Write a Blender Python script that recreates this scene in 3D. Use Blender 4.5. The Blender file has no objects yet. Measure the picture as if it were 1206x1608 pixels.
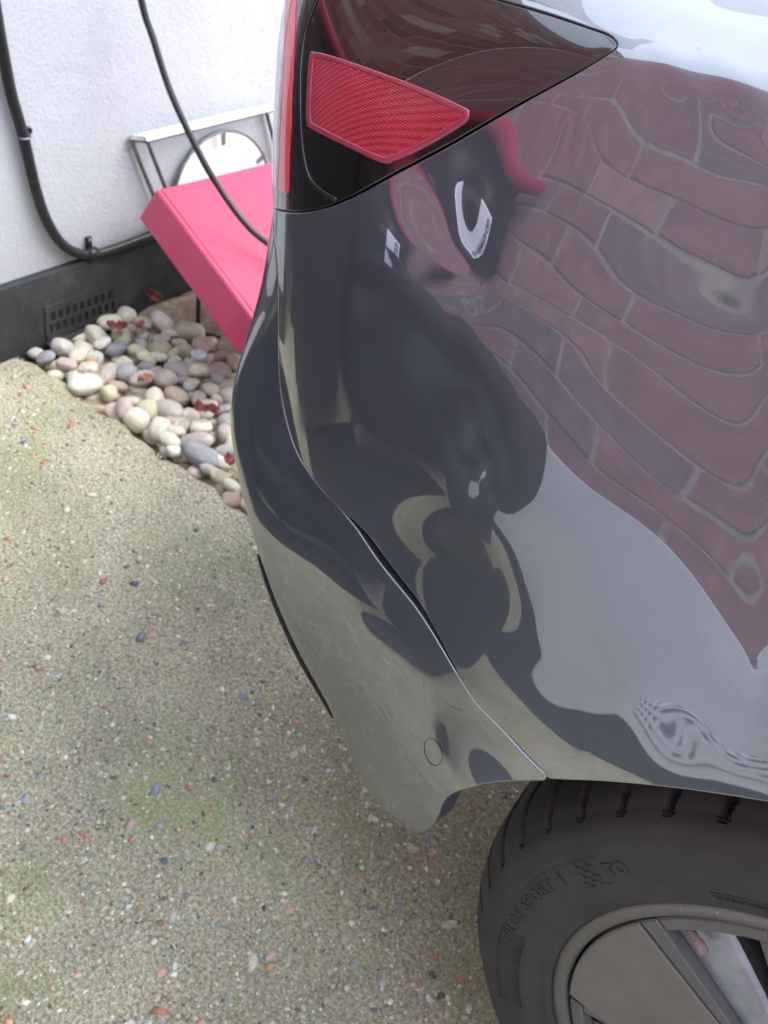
import bpy, math, random
import numpy as np
from mathutils import Vector, Matrix
random.seed(7); rng=np.random.default_rng(7)
scene=bpy.context.scene; COL=scene.collection
R=math.radians
EXPO=2.0
PAINT=(0.088, 0.104, 0.135); PIOR=2.7
PEB=[('grey',(.50,.48,.45)),('cream',(.70,.66,.53)),('pink',(.60,.50,.44)),('olive',(.58,.57,.40)),('brown',(.46,.38,.29)),('white',(.74,.73,.67)),('slate',(.38,.38,.40)),('terracotta',(.54,.40,.30))]
# ---------------------------------------------------------------- camera, sky, sun, exposure
CAMP=Vector((-.237,-.407,1.124))
def cam_axes(yaw,pit,rol):
    fw=np.array([math.sin(yaw)*math.cos(pit),math.cos(yaw)*math.cos(pit),-math.sin(pit)])
    r=np.cross(fw,[0,0,1.]); r/=np.linalg.norm(r); u=np.cross(r,fw); c,s=math.cos(rol),math.sin(rol)
    return c*r+s*u,-s*r+c*u,fw
_r,_u,_f=cam_axes(R(-30),R(40.8),R(12.5))
cd=bpy.data.cameras.new('camera'); cam=bpy.data.objects.new('camera',cd); COL.objects.link(cam)
cam.matrix_world=Matrix(((_r[0],_u[0],-_f[0],CAMP.x),(_r[1],_u[1],-_f[1],CAMP.y),(_r[2],_u[2],-_f[2],CAMP.z),(0,0,0,1)))
cd.sensor_fit='VERTICAL'; cd.sensor_height=36; cd.lens=1500/1608*36; cd.clip_start=.02; cd.clip_end=3000
cd.dof.use_dof=True; cd.dof.focus_distance=.66; cd.dof.aperture_fstop=13
scene.camera=cam
w=bpy.data.worlds.new('World'); scene.world=w; w.use_nodes=True
wn=w.node_tree; bg=wn.nodes['Background']; sky=wn.nodes.new('ShaderNodeTexSky'); sky.sky_type='NISHITA'; sky.sun_disc=False
SUN_EL,SUN_ROT=R(56),R(40)
sky.sun_elevation=SUN_EL; sky.sun_rotation=SUN_ROT; sky.air_density=1.0; sky.dust_density=2.0; sky.ozone_density=1.0
# overcast: pull the blue sky towards white cloud
hs=wn.nodes.new('ShaderNodeHueSaturation'); hs.inputs['Saturation'].default_value=1.0
wn.links.new(sky.outputs[0],hs.inputs['Color']); cl=wn.nodes.new('ShaderNodeMix'); cl.data_type='RGBA'; cl.inputs[0].default_value=.55; cl.inputs[7].default_value=(5.4,5.9,6.6,1)
wn.links.new(hs.outputs[0],cl.inputs[6]); wn.links.new(cl.outputs[2],bg.inputs[0]); bg.inputs[1].default_value=.15
sd=bpy.data.lights.new('sun','SUN'); sd.energy=.8; sd.angle=R(45); sd.color=(1,.99,.98)
sun=bpy.data.objects.new('sun',sd); COL.objects.link(sun)
# Blender sky: rotation measured from +Y clockwise -> direction to the sun
dsun=Vector((math.sin(SUN_ROT)*math.cos(SUN_EL),math.cos(SUN_ROT)*math.cos(SUN_EL),math.sin(SUN_EL)))
sun.rotation_euler=dsun.to_track_quat('Z','Y').to_euler()
scene.view_settings.view_transform='Standard'; scene.view_settings.look='None'; scene.view_settings.exposure=EXPO; scene.view_settings.gamma=1
scene.render.engine='CYCLES'; scene.cycles.max_bounces=8; scene.cycles.use_denoising=True

# ---------------------------------------------------------------- materials
class NT:
    def __init__(s,name):
        s.m=bpy.data.materials.new(name); s.m.use_nodes=True; s.t=s.m.node_tree; s.b=s.t.nodes['Principled BSDF']
    def n(s,t,**k):
        x=s.t.nodes.new('ShaderNode'+t)
        for a,b in k.items(): setattr(x,a,b)
        return x
    def l(s,a,b): s.t.links.new(a,b)
    def obj(s):
        return s.n('TexCoord').outputs['Object']
    def geo(s): return s.n('NewGeometry').outputs['Position']
    def noise(s,vec,scale,detail=4,rough=.5,dist=0):
        x=s.n('TexNoise'); x.inputs['Scale'].default_value=scale; x.inputs['Detail'].default_value=detail; x.inputs['Roughness'].default_value=rough; x.inputs['Distortion'].default_value=dist
        s.l(vec,x.inputs['Vector']); return x
    def vor(s,vec,scale,feature='F1',rand=1.):
        x=s.n('TexVoronoi',feature=feature); x.inputs['Scale'].default_value=scale; x.inputs['Randomness'].default_value=rand; s.l(vec,x.inputs['Vector']); return x
    def ramp(s,fac,stops,interp='LINEAR'):
        x=s.n('ValToRGB'); cr=x.color_ramp; cr.interpolation=interp
        while len(cr.elements)<len(stops): cr.elements.new(.5)
        for e,(p,c) in zip(cr.elements,stops):
            e.position=p; e.color=(*c,1) if not isinstance(c,(int,float)) else (c,c,c,1)
        s.l(fac,x.inputs[0]); return x.outputs[0]
    def mix(s,fac,a,b,mode='MIX'):
        x=s.n('Mix',data_type='RGBA',blend_type=mode)
        if isinstance(fac,(int,float)): x.inputs[0].default_value=fac
        else: s.l(fac,x.inputs[0])
        for v,i in ((a,6),(b,7)):
            if isinstance(v,tuple): x.inputs[i].default_value=(*v,1)
            else: s.l(v,x.inputs[i])
        return x.outputs[2]
    def math(s,op,a,b=0.):
        x=s.n('Math',operation=op)
        for v,i in ((a,0),(b,1)):
            if isinstance(v,(int,float)): x.inputs[i].default_value=v
            else: s.l(v,x.inputs[i])
        return x.outputs[0]
    def bump(s,h,strength=.3,dist=.001,prev=None):
        x=s.n('Bump'); x.inputs['Strength'].default_value=strength; x.inputs['Distance'].default_value=dist
        s.l(h,x.inputs['Height'])
        if prev is not None: s.l(prev,x.inputs['Normal'])
        return x.outputs[0]
    def set(s,**k):
        N={'base':'Base Color','rough':'Roughness','metal':'Metallic','coat':'Coat Weight','coatr':'Coat Roughness','coatior':'Coat IOR','ior':'IOR','spec':'Specular IOR Level','normal':'Normal','alpha':'Alpha','trans':'Transmission Weight','coatn':'Coat Normal','sheen':'Sheen Weight','sss':'Subsurface Weight','tint':'Specular Tint'}
        for a,v in k.items():
            i=s.b.inputs[N[a]]
            if isinstance(v,tuple): i.default_value=(*v,1)
            elif isinstance(v,(int,float)): i.default_value=v
            else: s.l(v,i)
        return s
def plain(name,col,rough=.5,metal=0.,var=.12,scale=40,bump=0.,bscale=300,**k):
    t=NT(name); g=t.obj(); n=t.noise(g,scale,5,.6)
    c=t.ramp(n.outputs[0],[(.3,tuple(x*(1-var) for x in col)),(.7,tuple(min(1,x*(1+var)) for x in col))])
    t.set(base=c,rough=rough,metal=metal,**k)
    if bump:
        n2=t.noise(g,bscale,4,.6); t.set(normal=t.bump(n2.outputs[0],bump,.001))
    return t.m
M={}
def build_mats():
    # car paint: dark grey metallic under a thick clear coat, a little dust
    t=NT('car_paint'); g=t.obj(); fl=t.vor(g,2500); 
    fc=t.ramp(fl.outputs['Color'],[(0,tuple(.82*x for x in PAINT)),(1,tuple(1.2*x for x in PAINT))])
    dn=t.noise(g,9,6,.7); dm=t.ramp(dn.outputs[0],[(.45,0.),(.75,1.)])
    c=t.mix(t.math('MULTIPLY',dm,.05),fc,(.30,.29,.27))
    fine=t.noise(g,900,2,.5); fm=t.ramp(fine.outputs[0],[(.74,0.),(.78,1.)])
    c=t.mix(t.math('MULTIPLY',fm,.5),c,(.5,.5,.5))
    peel=t.noise(g,260,2,.5)
    t.set(base=c,metal=.35,rough=.42,coat=1.,coatior=PIOR,coatr=0.,spec=.4,coatn=t.bump(peel.outputs[0],.02,.00002)); M['paint']=t.m
    M['lip_highlight']=plain('silver_lip_highlight',(.55,.56,.6),.3,.8,.25,200)  # silver tone standing in for the highlight on the bumper lip
    M['black_plastic']=plain('black_plastic',(.012,.012,.013),.55,0,.3,80,.2,900)
    M['inner']=plain('inner_panel_black',(.006,.006,.007),.8,0,.3,30)
    t=NT('lamp_smoked'); t.set(base=(.006,.005,.006),rough=.25,coat=1.,coatior=1.75,coatr=.004); 
    g=t.obj(); p=t.noise(g,1200,1,.5); fm=t.ramp(p.outputs[0],[(.78,0.),(.8,1.)]); t.set(base=t.mix(t.math('MULTIPLY',fm,.25),(.006,.005,.006),(.4,.4,.4))); M['lamp']=t.m
    t=NT('lamp_red_strip'); t.set(base=(.90,.06,.11),rough=.35,coat=1.,coatior=1.5,coatr=.01); M['strip']=t.m
    t=NT('lamp_clear_edge'); g=t.obj(); n=t.noise(g,25,2); c=t.ramp(n.outputs[0],[(.4,(.62,.50,.54)),(.6,(.78,.75,.78))]); t.set(base=c,rough=.2,coat=1.,coatior=1.6,coatr=.01); M['clear']=t.m
    t=NT('reflector_red')
    g=t.obj(); mp=t.n('Mapping'); t.l(g,mp.inputs[0]); mp.inputs['Scale'].default_value=(1,1,1)
    v=t.vor(mp.outputs[0],640,'F1',.12); v2=t.vor(mp.outputs[0],430,'DISTANCE_TO_EDGE',.0)
    c=t.ramp(v.outputs['Distance'],[(0,(.85,.11,.16)),(.35,(.66,.025,.06)),(.62,(.32,.004,.02))])
    t.set(base=c,rough=.3,metal=.0,coat=1.,coatior=1.5,coatr=.01,normal=t.bump(v.outputs['Distance'],.9,.0015)); M['refl']=t.m
    t=NT('reflector_rim'); t.set(base=(.38,.05,.09),rough=.15,coat=1.,coatior=1.6,coatr=.01); M['rim_red']=t.m
    # rubber
    t=NT('tyre_rubber'); g=t.obj(); n=t.noise(g,18,6,.65); n2=t.noise(g,700,3,.6)
    c=t.ramp(n.outputs[0],[(.3,(.028,.028,.031)),(.7,(.052,.051,.056))])
    d=t.ramp(t.noise(g,420,2,.6).outputs[0],[(.70,0.),(.75,1.)])
    d2=t.ramp(t.noise(g,30,4,.6).outputs[0],[(.5,0.),(.7,1.)])
    c=t.mix(t.math('MULTIPLY',d,t.math('MULTIPLY',d2,.7)),c,(.32,.31,.27))
    t.set(base=c,rough=.62,spec=.45,normal=t.bump(n2.outputs[0],.35,.0006)); M['rubber']=t.m
    t=NT('rim_silver'); g=t.obj(); n=t.noise(g,160,4,.7); s=t.ramp(n.outputs[0],[(.66,0.),(.70,.8)])
    c=t.mix(s,(.20,.20,.20),(.50,.48,.46)); t.set(base=c,metal=.7,rough=.38,normal=t.bump(n.outputs[0],.3,.001)); M['rim']=t.m
    M['cover']=plain('wheel_cover_grey',(.17,.175,.16),.62,0,.10,26,.15,1500)
    M['cover_frame']=plain('wheel_cover_frame',(.13,.135,.135),.5,0,.1,30,.12,1500)
    M['spoke']=plain('spoke_metal',(.40,.44,.53),.42,.75,.18,50,.12,700)
    M['barrel']=plain('barrel_dark',(.012,.012,.013),.6,.3)
    M['valve']=plain('valve_cap',(.30,.22,.21),.6,0,.3,400)
    # concrete with aggregate
    t=NT('concrete'); g=t.geo()
    wv=t.noise(g,60,3,.6); wg=t.mix(.006,g,wv.outputs['Color'],'ADD')
    a=t.vor(wg,300); b=t.vor(wg,130); f=t.noise(g,200,7,.88); f2=t.noise(g,1200,3,.7)
    fine=t.ramp(a.outputs['Color'],[(0,(.11,.105,.08)),(.16,(.30,.285,.20)),(.38,(.40,.37,.27)),(.55,(.50,.47,.36)),(.70,(.62,.59,.48)),(.80,(.36,.24,.16)),(.88,(.22,.23,.24)),(.95,(.70,.68,.60))],'CONSTANT')
    base=t.ramp(f.outputs[0],[(.38,(.05,.046,.034)),(.455,(.20,.19,.14)),(.515,(.47,.44,.345)),(.57,(.74,.70,.58)),(.65,(.88,.86,.78))])
    c=t.mix(.26,base,fine)
    big=t.ramp(b.outputs['Distance'],[(.18,1.),(.30,0.)]); bc=t.ramp(b.outputs['Color'],[(0,(.10,.11,.12)),(.25,(.42,.40,.34)),(.5,(.45,.24,.15)),(.62,(.6,.57,.5)),(.8,(.26,.27,.29))],'CONSTANT')
    c=t.mix(t.math('MULTIPLY',big,.55),c,bc)
    # moss: patches with their own outline
    m1=t.noise(g,3.2,5,.62,.3); m2=t.noise(g,240,4,.75); mm=t.math('MULTIPLY',t.ramp(m1.outputs[0],[(.54,.0),(.64,1.)]),t.ramp(m2.outputs[0],[(.46,0.),(.54,1.)]))
    yel=t.math('MULTIPLY',t.ramp(t.noise(g,5,4,.6).outputs[0],[(.35,.15),(.62,.8)]),t.ramp(t.noise(g,420,3,.7).outputs[0],[(.42,0.),(.55,1.)]))
    c=t.mix(t.math('MULTIPLY',yel,.45),c,(.46,.48,.25))
    c=t.mix(t.math('MULTIPLY',mm,.62),c,(.30,.40,.12))
    gt=t.noise(g,4.0,6,.65); c=t.mix(1.,c,t.ramp(gt.outputs[0],[(.34,(.92,.92,.86)),(.62,(1.36,1.35,1.26))]),'MULTIPLY')
    br=t.n('BrightContrast'); t.l(c,br.inputs[0]); br.inputs['Bright'].default_value=0.0
    hgt=t.mix(.5,f.outputs['Fac'] if 'Fac' in f.outputs else f.outputs[0],a.outputs['Distance'])
    nb=t.bump(f.outputs[0],1.0,.0035); nb=t.bump(f2.outputs[0],.6,.0012,nb); nb=t.bump(b.outputs['Distance'],.4,.002,nb)
    t.set(base=c,rough=.9,spec=.3,normal=nb); M['concrete']=t.m
    # loose/embedded stones coloured per face
    t=NT('aggregate'); at=t.n('VertexColor'); at.layer_name='Col'; g=t.geo(); n=t.noise(g,500,4,.6)
    c=t.mix(1.,at.outputs[0],t.ramp(n.outputs[0],[(.3,(.72,.72,.72)),(.7,(1.2,1.2,1.2))]),'MULTIPLY'); t.set(base=c,rough=.75,normal=t.bump(n.outputs[0],.4,.001)); M['aggregate']=t.m
    M['soil']=plain('sandy_soil',(.40,.33,.23),.95,0,.35,60,1.,160)
    M['ground']=plain('ground',(.22,.2,.16),.95,0,.3,4)
    # walls
    t=NT('white_render'); g=t.geo(); n=t.noise(g,170,6,.72); n2=t.noise(g,3,4,.6); n3=t.noise(g,40,4,.6)
    c=t.ramp(n2.outputs[0],[(.3,(.54,.555,.59)),(.7,(.63,.645,.68))]); t.set(base=c,rough=.85,normal=t.bump(n3.outputs[0],.25,.004,t.bump(n.outputs[0],.9,.004))); M['render']=t.m
    t=NT('pale_plinth'); g=t.geo(); n=t.noise(g,200,6,.7); t.set(base=t.ramp(t.noise(g,6,4).outputs[0],[(.3,(.60,.62,.72)),(.7,(.70,.72,.81))]),rough=.85,normal=t.bump(n.outputs[0],.6,.002)); M['plinth']=t.m
    t=NT('black_masonry_paint'); g=t.geo(); n=t.noise(g,12,7,.7); n2=t.noise(g,90,4,.7)
    c=t.ramp(n.outputs[0],[(.35,(.022,.024,.026)),(.6,(.040,.044,.046)),(.8,(.085,.09,.09))]); fl=t.ramp(t.noise(g,140,3,.7).outputs[0],[(.70,0.),(.75,1.)])
    c=t.mix(t.math('MULTIPLY',fl,.5),c,(.35,.34,.30)); t.set(base=c,rough=.75,normal=t.bump(n2.outputs[0],.5,.003)); M['skirt']=t.m
    def brick(name,stops):
        t=NT(name); oi=t.n('ObjectInfo'); g=t.geo(); n=t.noise(g,28,6,.7); n2=t.noise(g,220,4,.7)
        c=t.ramp(oi.outputs['Random'],stops); c=t.mix(1.,c,t.ramp(n.outputs[0],[(.3,(.72,.72,.75)),(.7,(1.25,1.2,1.15))]),'MULTIPLY')
        t.set(base=c,rough=.85,normal=t.bump(n2.outputs[0],.5,.002)); return t.m
    M['brick']=brick('red_brick',[(0,(.26,.19,.22)),(.13,(.27,.19,.22)),(.2,(.31,.18,.20)),(.5,(.33,.185,.20)),(.8,(.36,.20,.205)),(1,(.40,.25,.25))])
    M['brick2']=brick('mixed_brick',[(0,(.12,.05,.045)),(.35,(.24,.09,.07)),(.65,(.30,.14,.11)),(.78,(.32,.24,.22)),(1,(.48,.42,.40))])
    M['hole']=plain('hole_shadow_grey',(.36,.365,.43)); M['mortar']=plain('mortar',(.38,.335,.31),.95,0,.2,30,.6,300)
    M['red']=plain('red_painted_metal',(.47,.05,.115),.42,0,.10,9,.06,120,coat=.25)
    M['steel']=plain('galvanised_steel',(.24,.235,.23),.42,.7,.35,60)
    t=NT('mirror_back_white'); t.set(base=(.82,.85,.84),rough=.25,coat=.6); M['mirror']=t.m
    M['cable']=plain('cable_rubber',(.028,.029,.033),.45,0,.2,60)
    M['conduit']=plain('conduit_black',(.016,.017,.02),.4,0,.3,60)
    for nm,c in PEB: 
        t=NT('pebble_'+nm); g=t.obj(); oi=t.n('ObjectInfo'); n=t.noise(g,1.6,5,.6,.6); n2=t.noise(g,9,5,.7)
        cc=t.ramp(n.outputs[0],[(.3,tuple(x*.80 for x in c)),(.7,tuple(min(.9,x*1.15) for x in c))]); cc=t.mix(1.,cc,t.ramp(n2.outputs[0],[(.3,(.86,.86,.86)),(.7,(1.08,1.08,1.08))]),'MULTIPLY')
        cc=t.mix(1.,cc,t.ramp(oi.outputs['Random'],[(0,(.78,.80,.80)),(1,(1.15,1.1,1.05))]),'MULTIPLY')
        t.set(base=cc,rough=.6,normal=t.bump(n2.outputs[0],.15,.01)); M['pebble_'+nm]=t.m
    M['leaf']=plain('dry_leaf',(.20,.055,.04),.7,0,.5,60,.6,300)
    M['leaf2']=plain('dry_leaf_orange',(.32,.12,.08),.7,0,.4,60,.6,300)
    M['paper']=plain('white_paper',(.72,.78,.85),.6,0,.08,60,.3,200)
    M['coat']=plain('dark_clothing',(.012,.014,.018),.85,0,.25,20,.5,60)
    M['jeans']=plain('dark_jeans',(.014,.018,.026),.85,0,.25,30,.5,90)
    M['shoe']=plain('black_shoe',(.01,.01,.011),.5)
    M['skin']=plain('skin',(.52,.30,.22),.5,0,.08,20,sss=.1)
    M['hair']=plain('dark_hair',(.02,.013,.01),.6,0,.3,60,.5,200)
    M['phone']=plain('lilac_phone_back',(.62,.60,.74),.25,0,.03,10,coat=.5)
    M['lens']=plain('lens_ring',(.03,.03,.035),.2,.3)
    M['binbody']=plain('charcoal_bin_plastic',(.014,.015,.017),.5,0,.2,20)
    M['binlid']=plain('red_bin_lid',(.42,.035,.09),.4,0,.1,20)

# second differences of the radial spline coefficients, in units of 2 micrometres
QUARTER=dict(spec=[-50.0, 78.0, -38.0, 62.0, 1.1, 1.1],shape=[119, 94],d=[333973,9749,9872,10105,10412,10735,11009,11150,11083,10744,10100,9166,7997,6690,5356,4103,3015,2140,1485,1035,755,607,549,552,590,644,702,757,800,830,843,836,808,760,689,599,492,369,235,92,
-52,-198,-339,-476,-607,-738,-871,-1016,-1181,-1387,-1648,-1983,-2409,-2935,-3558,-4262,-5021,-5797,-6545,-7225,-7798,-8237,-8532,-8680,-8693,-8589,-8389,-8121,-7808,-7474,-7137,-6807,-6492,-6195,-5910,-5638,-5370,-5108,-4846,-4586,
-4333,-4088,-3852,-3631,-3421,-3225,-3043,-2876,-2726,-2593,-2483,-2401,-2346,-2322,-162,-53,-70,-107,-167,-249,-353,-470,-591,-700,-778,-816,-806,-754,-665,-558,-448,-348,-262,-195,-147,-115,-93,-79,-72,-67,
-65,-63,-61,-58,-56,-52,-46,-41,-32,-22,-11,0,12,25,36,49,61,72,83,96,108,124,142,166,197,233,279,331,386,440,490,529,552,559,547,517,475,422,364,307,
251,202,161,128,104,88,76,70,62,56,47,39,27,16,7,-1,-9,-13,-17,-21,-23,-24,-24,-27,-28,-28,-29,-30,-149,-55,-74,-113,-172,-254,-357,-475,-593,-697,-771,-806,
-794,-737,-651,-546,-436,-337,-254,-190,-143,-111,-90,-79,-70,-66,-62,-62,-59,-58,-55,-50,-47,-39,-32,-22,-12,0,12,24,36,48,59,72,82,94,107,122,139,163,193,230,
274,324,379,433,482,520,545,551,542,514,472,421,365,307,253,204,163,130,107,88,78,69,63,57,48,38,29,17,8,-1,-7,-13,-17,-19,-22,-24,-26,-26,-28,-29,
-29,-31,-135,-63,-81,-119,-182,-265,-368,-481,-594,-692,-760,-786,-768,-710,-622,-518,-415,-319,-240,-179,-134,-106,-86,-73,-68,-63,-61,-59,-57,-55,-52,-50,-44,-39,-30,-23,-12,0,
11,23,36,46,58,68,80,90,103,118,135,158,185,220,263,312,364,418,464,504,530,540,530,505,468,418,365,309,255,207,166,133,107,91,78,71,63,55,48,40,
29,20,9,2,-7,-12,-16,-20,-22,-24,-25,-27,-29,-29,-30,-30,-124,-70,-90,-132,-195,-280,-380,-490,-596,-684,-741,-757,-733,-671,-583,-483,-383,-294,-220,-164,-125,-96,-80,-69,
-63,-59,-58,-55,-55,-52,-49,-46,-42,-37,-30,-21,-12,-2,11,22,32,45,55,65,76,87,98,111,128,148,175,209,247,294,344,394,442,481,507,520,515,495,458,415,
363,310,259,212,168,137,111,92,80,69,62,56,48,40,31,21,12,1,-4,-11,-16,-19,-21,-23,-26,-28,-28,-29,-31,-30,-114,-81,-102,-146,-211,-295,-395,-499,-597,-672,
-718,-723,-689,-623,-536,-439,-346,-264,-198,-148,-111,-88,-72,-64,-57,-57,-52,-52,-50,-48,-47,-44,-39,-34,-29,-20,-11,-1,9,20,31,41,52,61,71,81,92,105,119,139,
163,192,229,272,319,367,413,453,482,495,496,478,449,409,361,313,261,215,176,140,114,95,79,69,62,55,48,39,32,23,13,5,-4,-10,-14,-18,-22,-24,-25,-27,
-29,-29,-30,-31,-107,-92,-115,-162,-228,-314,-410,-507,-594,-659,-688,-683,-640,-570,-483,-393,-307,-233,-174,-129,-99,-77,-65,-57,-53,-50,-50,-47,-46,-46,-42,-40,-36,-32,-26,-19,
-12,-1,7,19,29,39,47,58,66,75,86,96,111,127,148,176,209,247,292,337,383,421,450,470,471,461,438,401,360,312,266,221,179,145,118,96,81,69,61,53,
47,40,33,23,15,6,-2,-8,-14,-18,-21,-23,-25,-27,-27,-29,-29,-31,-102,-106,-131,-178,-247,-330,-424,-513,-589,-638,-656,-637,-588,-515,-431,-345,-267,-202,-151,-112,-85,-68,
-57,-50,-49,-45,-45,-44,-43,-41,-39,-36,-34,-29,-24,-18,-10,-3,8,17,26,35,45,53,62,70,79,89,101,115,134,158,187,224,263,307,348,388,420,438,448,442,
423,394,356,314,269,224,186,150,121,98,81,69,59,52,47,40,32,25,16,8,0,-7,-13,-17,-20,-22,-25,-26,-27,-29,-29,-29,-99,-121,-147,-195,-265,-348,-435,-516,
-579,-615,-618,-591,-533,-461,-379,-299,-230,-172,-127,-97,-73,-59,-49,-46,-43,-42,-40,-41,-39,-38,-36,-34,-30,-27,-21,-16,-10,-1,7,15,24,33,41,49,56,65,73,82,
91,105,120,141,167,198,235,276,316,354,386,410,421,422,408,385,352,312,272,230,190,155,125,101,82,68,58,52,45,40,33,25,17,9,1,-5,-12,-16,-19,-22,
-24,-25,-27,-27,-29,-30,-98,-138,-163,-214,-281,-362,-443,-515,-565,-589,-579,-540,-482,-406,-330,-258,-195,-145,-108,-80,-63,-51,-45,-41,-38,-38,-38,-37,-36,-34,-33,-31,-28,-24,
-20,-14,-8,-1,6,14,23,30,38,45,52,60,66,75,84,94,107,125,148,176,209,245,285,321,354,380,396,399,393,374,346,312,273,234,194,160,128,103,82,69,
58,51,44,38,33,26,19,10,3,-5,-9,-14,-18,-22,-23,-25,-26,-27,-28,-30,-98,-155,-181,-231,-298,-374,-447,-510,-548,-557,-539,-492,-428,-357,-284,-219,-164,-122,-90,-68,
-54,-45,-40,-37,-35,-35,-35,-33,-33,-32,-31,-27,-26,-22,-18,-13,-7,-1,6,14,20,28,34,41,49,54,63,68,77,84,97,110,130,155,185,218,254,291,324,351,
369,378,375,362,340,309,273,236,200,163,132,105,85,69,58,48,44,39,32,26,19,12,4,-2,-8,-13,-17,-20,-23,-23,-26,-28,-28,-27,-99,-172,-200,-246,-312,-383,
-450,-499,-527,-525,-496,-446,-380,-310,-243,-185,-138,-100,-75,-58,-47,-40,-36,-34,-33,-32,-32,-31,-30,-29,-28,-26,-24,-20,-16,-12,-5,-1,6,11,19,25,32,38,44,51,
57,64,68,77,86,99,115,137,162,194,227,262,295,324,345,356,358,349,330,304,274,237,202,168,136,108,86,69,58,49,42,37,32,27,19,13,6,1,-7,-11,
-16,-19,-20,-24,-25,-26,-28,-29,-99,-191,-215,-263,-325,-388,-447,-488,-502,-492,-455,-399,-334,-269,-207,-156,-114,-85,-63,-49,-41,-35,-33,-31,-30,-31,-28,-29,-28,-27,-26,-24,
-22,-19,-14,-11,-6,0,5,11,16,22,29,35,41,47,52,57,65,69,78,88,103,120,144,172,203,236,269,297,321,335,340,335,321,299,270,238,204,170,139,112,
90,71,57,49,41,37,31,26,20,14,9,1,-4,-10,-13,-17,-21,-23,-25,-25,-27,-28,-97,-207,-233,-278,-334,-394,-442,-471,-477,-455,-414,-357,-294,-230,-177,-130,-96,-71,
-54,-42,-34,-33,-29,-29,-28,-27,-28,-26,-26,-26,-24,-24,-20,-17,-15,-9,-6,-1,4,9,15,21,25,32,37,43,48,53,58,64,70,80,91,108,129,152,183,213,
244,273,297,315,322,321,310,292,265,238,205,173,143,116,91,73,58,48,42,36,31,25,21,15,9,4,-2,-7,-13,-16,-19,-22,-23,-26,-26,-28,-91,-226,-249,-292,
-342,-394,-433,-454,-449,-422,-374,-317,-256,-199,-149,-111,-81,-59,-45,-36,-31,-27,-27,-26,-27,-26,-25,-26,-25,-25,-23,-22,-19,-18,-13,-10,-6,-1,3,8,13,18,24,29,
33,39,43,49,53,59,64,72,83,97,114,137,163,192,223,251,276,294,305,306,298,283,262,235,205,176,147,118,95,75,60,49,41,35,30,26,22,17,11,5,
-1,-7,-10,-15,-19,-21,-23,-24,-26,-25,-85,-242,-265,-301,-350,-392,-423,-433,-421,-387,-339,-280,-224,-171,-128,-92,-68,-51,-38,-31,-26,-25,-24,-23,-24,-24,-25,-25,-24,-24,
-24,-21,-20,-16,-14,-11,-6,-2,2,8,11,16,21,25,31,35,40,44,48,54,59,66,75,87,103,123,146,174,202,231,256,275,287,292,287,274,257,232,206,178,
148,122,98,78,62,50,41,34,31,27,22,18,12,6,1,-5,-11,-14,-17,-20,-22,-24,-25,-26,-77,-258,-278,-313,-352,-388,-411,-411,-393,-354,-303,-250,-194,-147,-108,-80,
-57,-42,-33,-26,-24,-22,-21,-22,-22,-22,-23,-24,-25,-23,-23,-22,-20,-18,-14,-11,-7,-4,2,5,10,15,18,23,27,31,36,40,44,49,55,60,69,78,92,111,
132,158,184,212,236,257,272,276,276,267,250,230,205,178,152,125,101,81,64,52,42,35,30,27,23,19,13,7,2,-5,-8,-14,-17,-19,-22,-23,-22,-24,-67,-274,
-290,-321,-354,-382,-394,-390,-364,-324,-272,-219,-169,-127,-93,-67,-49,-36,-28,-25,-20,-19,-20,-19,-21,-21,-23,-23,-24,-24,-23,-23,-20,-17,-16,-11,-9,-4,-1,3,9,11,
17,20,25,28,32,36,41,44,49,56,61,72,84,99,120,142,168,194,219,241,255,265,265,258,245,226,204,179,153,128,105,83,67,53,43,37,31,27,24,18,
15,9,2,-2,-10,-12,-17,-19,-20,-21,-23,-23,-57,-287,-302,-327,-354,-373,-379,-367,-335,-293,-244,-193,-148,-109,-80,-57,-42,-32,-26,-20,-20,-17,-17,-19,-18,-21,-22,-23,
-23,-25,-24,-22,-21,-19,-16,-14,-10,-6,-3,3,6,11,14,18,21,25,28,32,36,41,45,49,57,64,76,90,108,129,155,179,203,225,241,251,255,250,239,223,
203,178,155,130,108,87,70,55,45,37,32,28,24,20,15,9,4,-2,-7,-12,-15,-18,-20,-20,-21,-22,-48,-299,-312,-331,-351,-364,-361,-342,-310,-265,-217,-170,-128,-95,
-68,-50,-37,-29,-22,-19,-18,-17,-16,-17,-19,-20,-21,-23,-24,-24,-24,-23,-21,-20,-18,-15,-11,-9,-4,0,4,8,12,16,19,21,25,28,32,36,39,45,50,58,
69,82,99,119,140,165,190,210,228,240,244,243,234,220,199,180,155,133,109,90,72,58,47,39,33,29,25,20,16,11,5,-1,-5,-11,-14,-17,-17,-20,-20,-20,
-40,-308,-319,-334,-348,-351,-343,-320,-284,-239,-193,-148,-112,-82,-60,-44,-32,-26,-21,-19,-16,-16,-16,-17,-18,-20,-21,-23,-25,-24,-24,-23,-24,-21,-18,-16,-14,-10,-6,-2,
2,6,9,12,15,19,21,24,28,30,36,39,45,53,62,75,89,110,130,154,175,198,216,228,236,235,228,214,200,177,157,133,113,93,74,61,49,41,35,30,
25,22,17,12,6,2,-4,-9,-12,-14,-17,-17,-19,-19,-33,-317,-324,-334,-341,-339,-326,-297,-259,-215,-171,-131,-97,-71,-51,-39,-30,-23,-20,-18,-16,-16,-16,-18,-18,-21,
-22,-24,-23,-25,-25,-24,-23,-22,-21,-18,-15,-12,-7,-5,-1,4,6,9,11,14,18,20,23,27,29,34,41,47,56,69,84,100,122,142,165,186,204,218,225,228,
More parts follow.
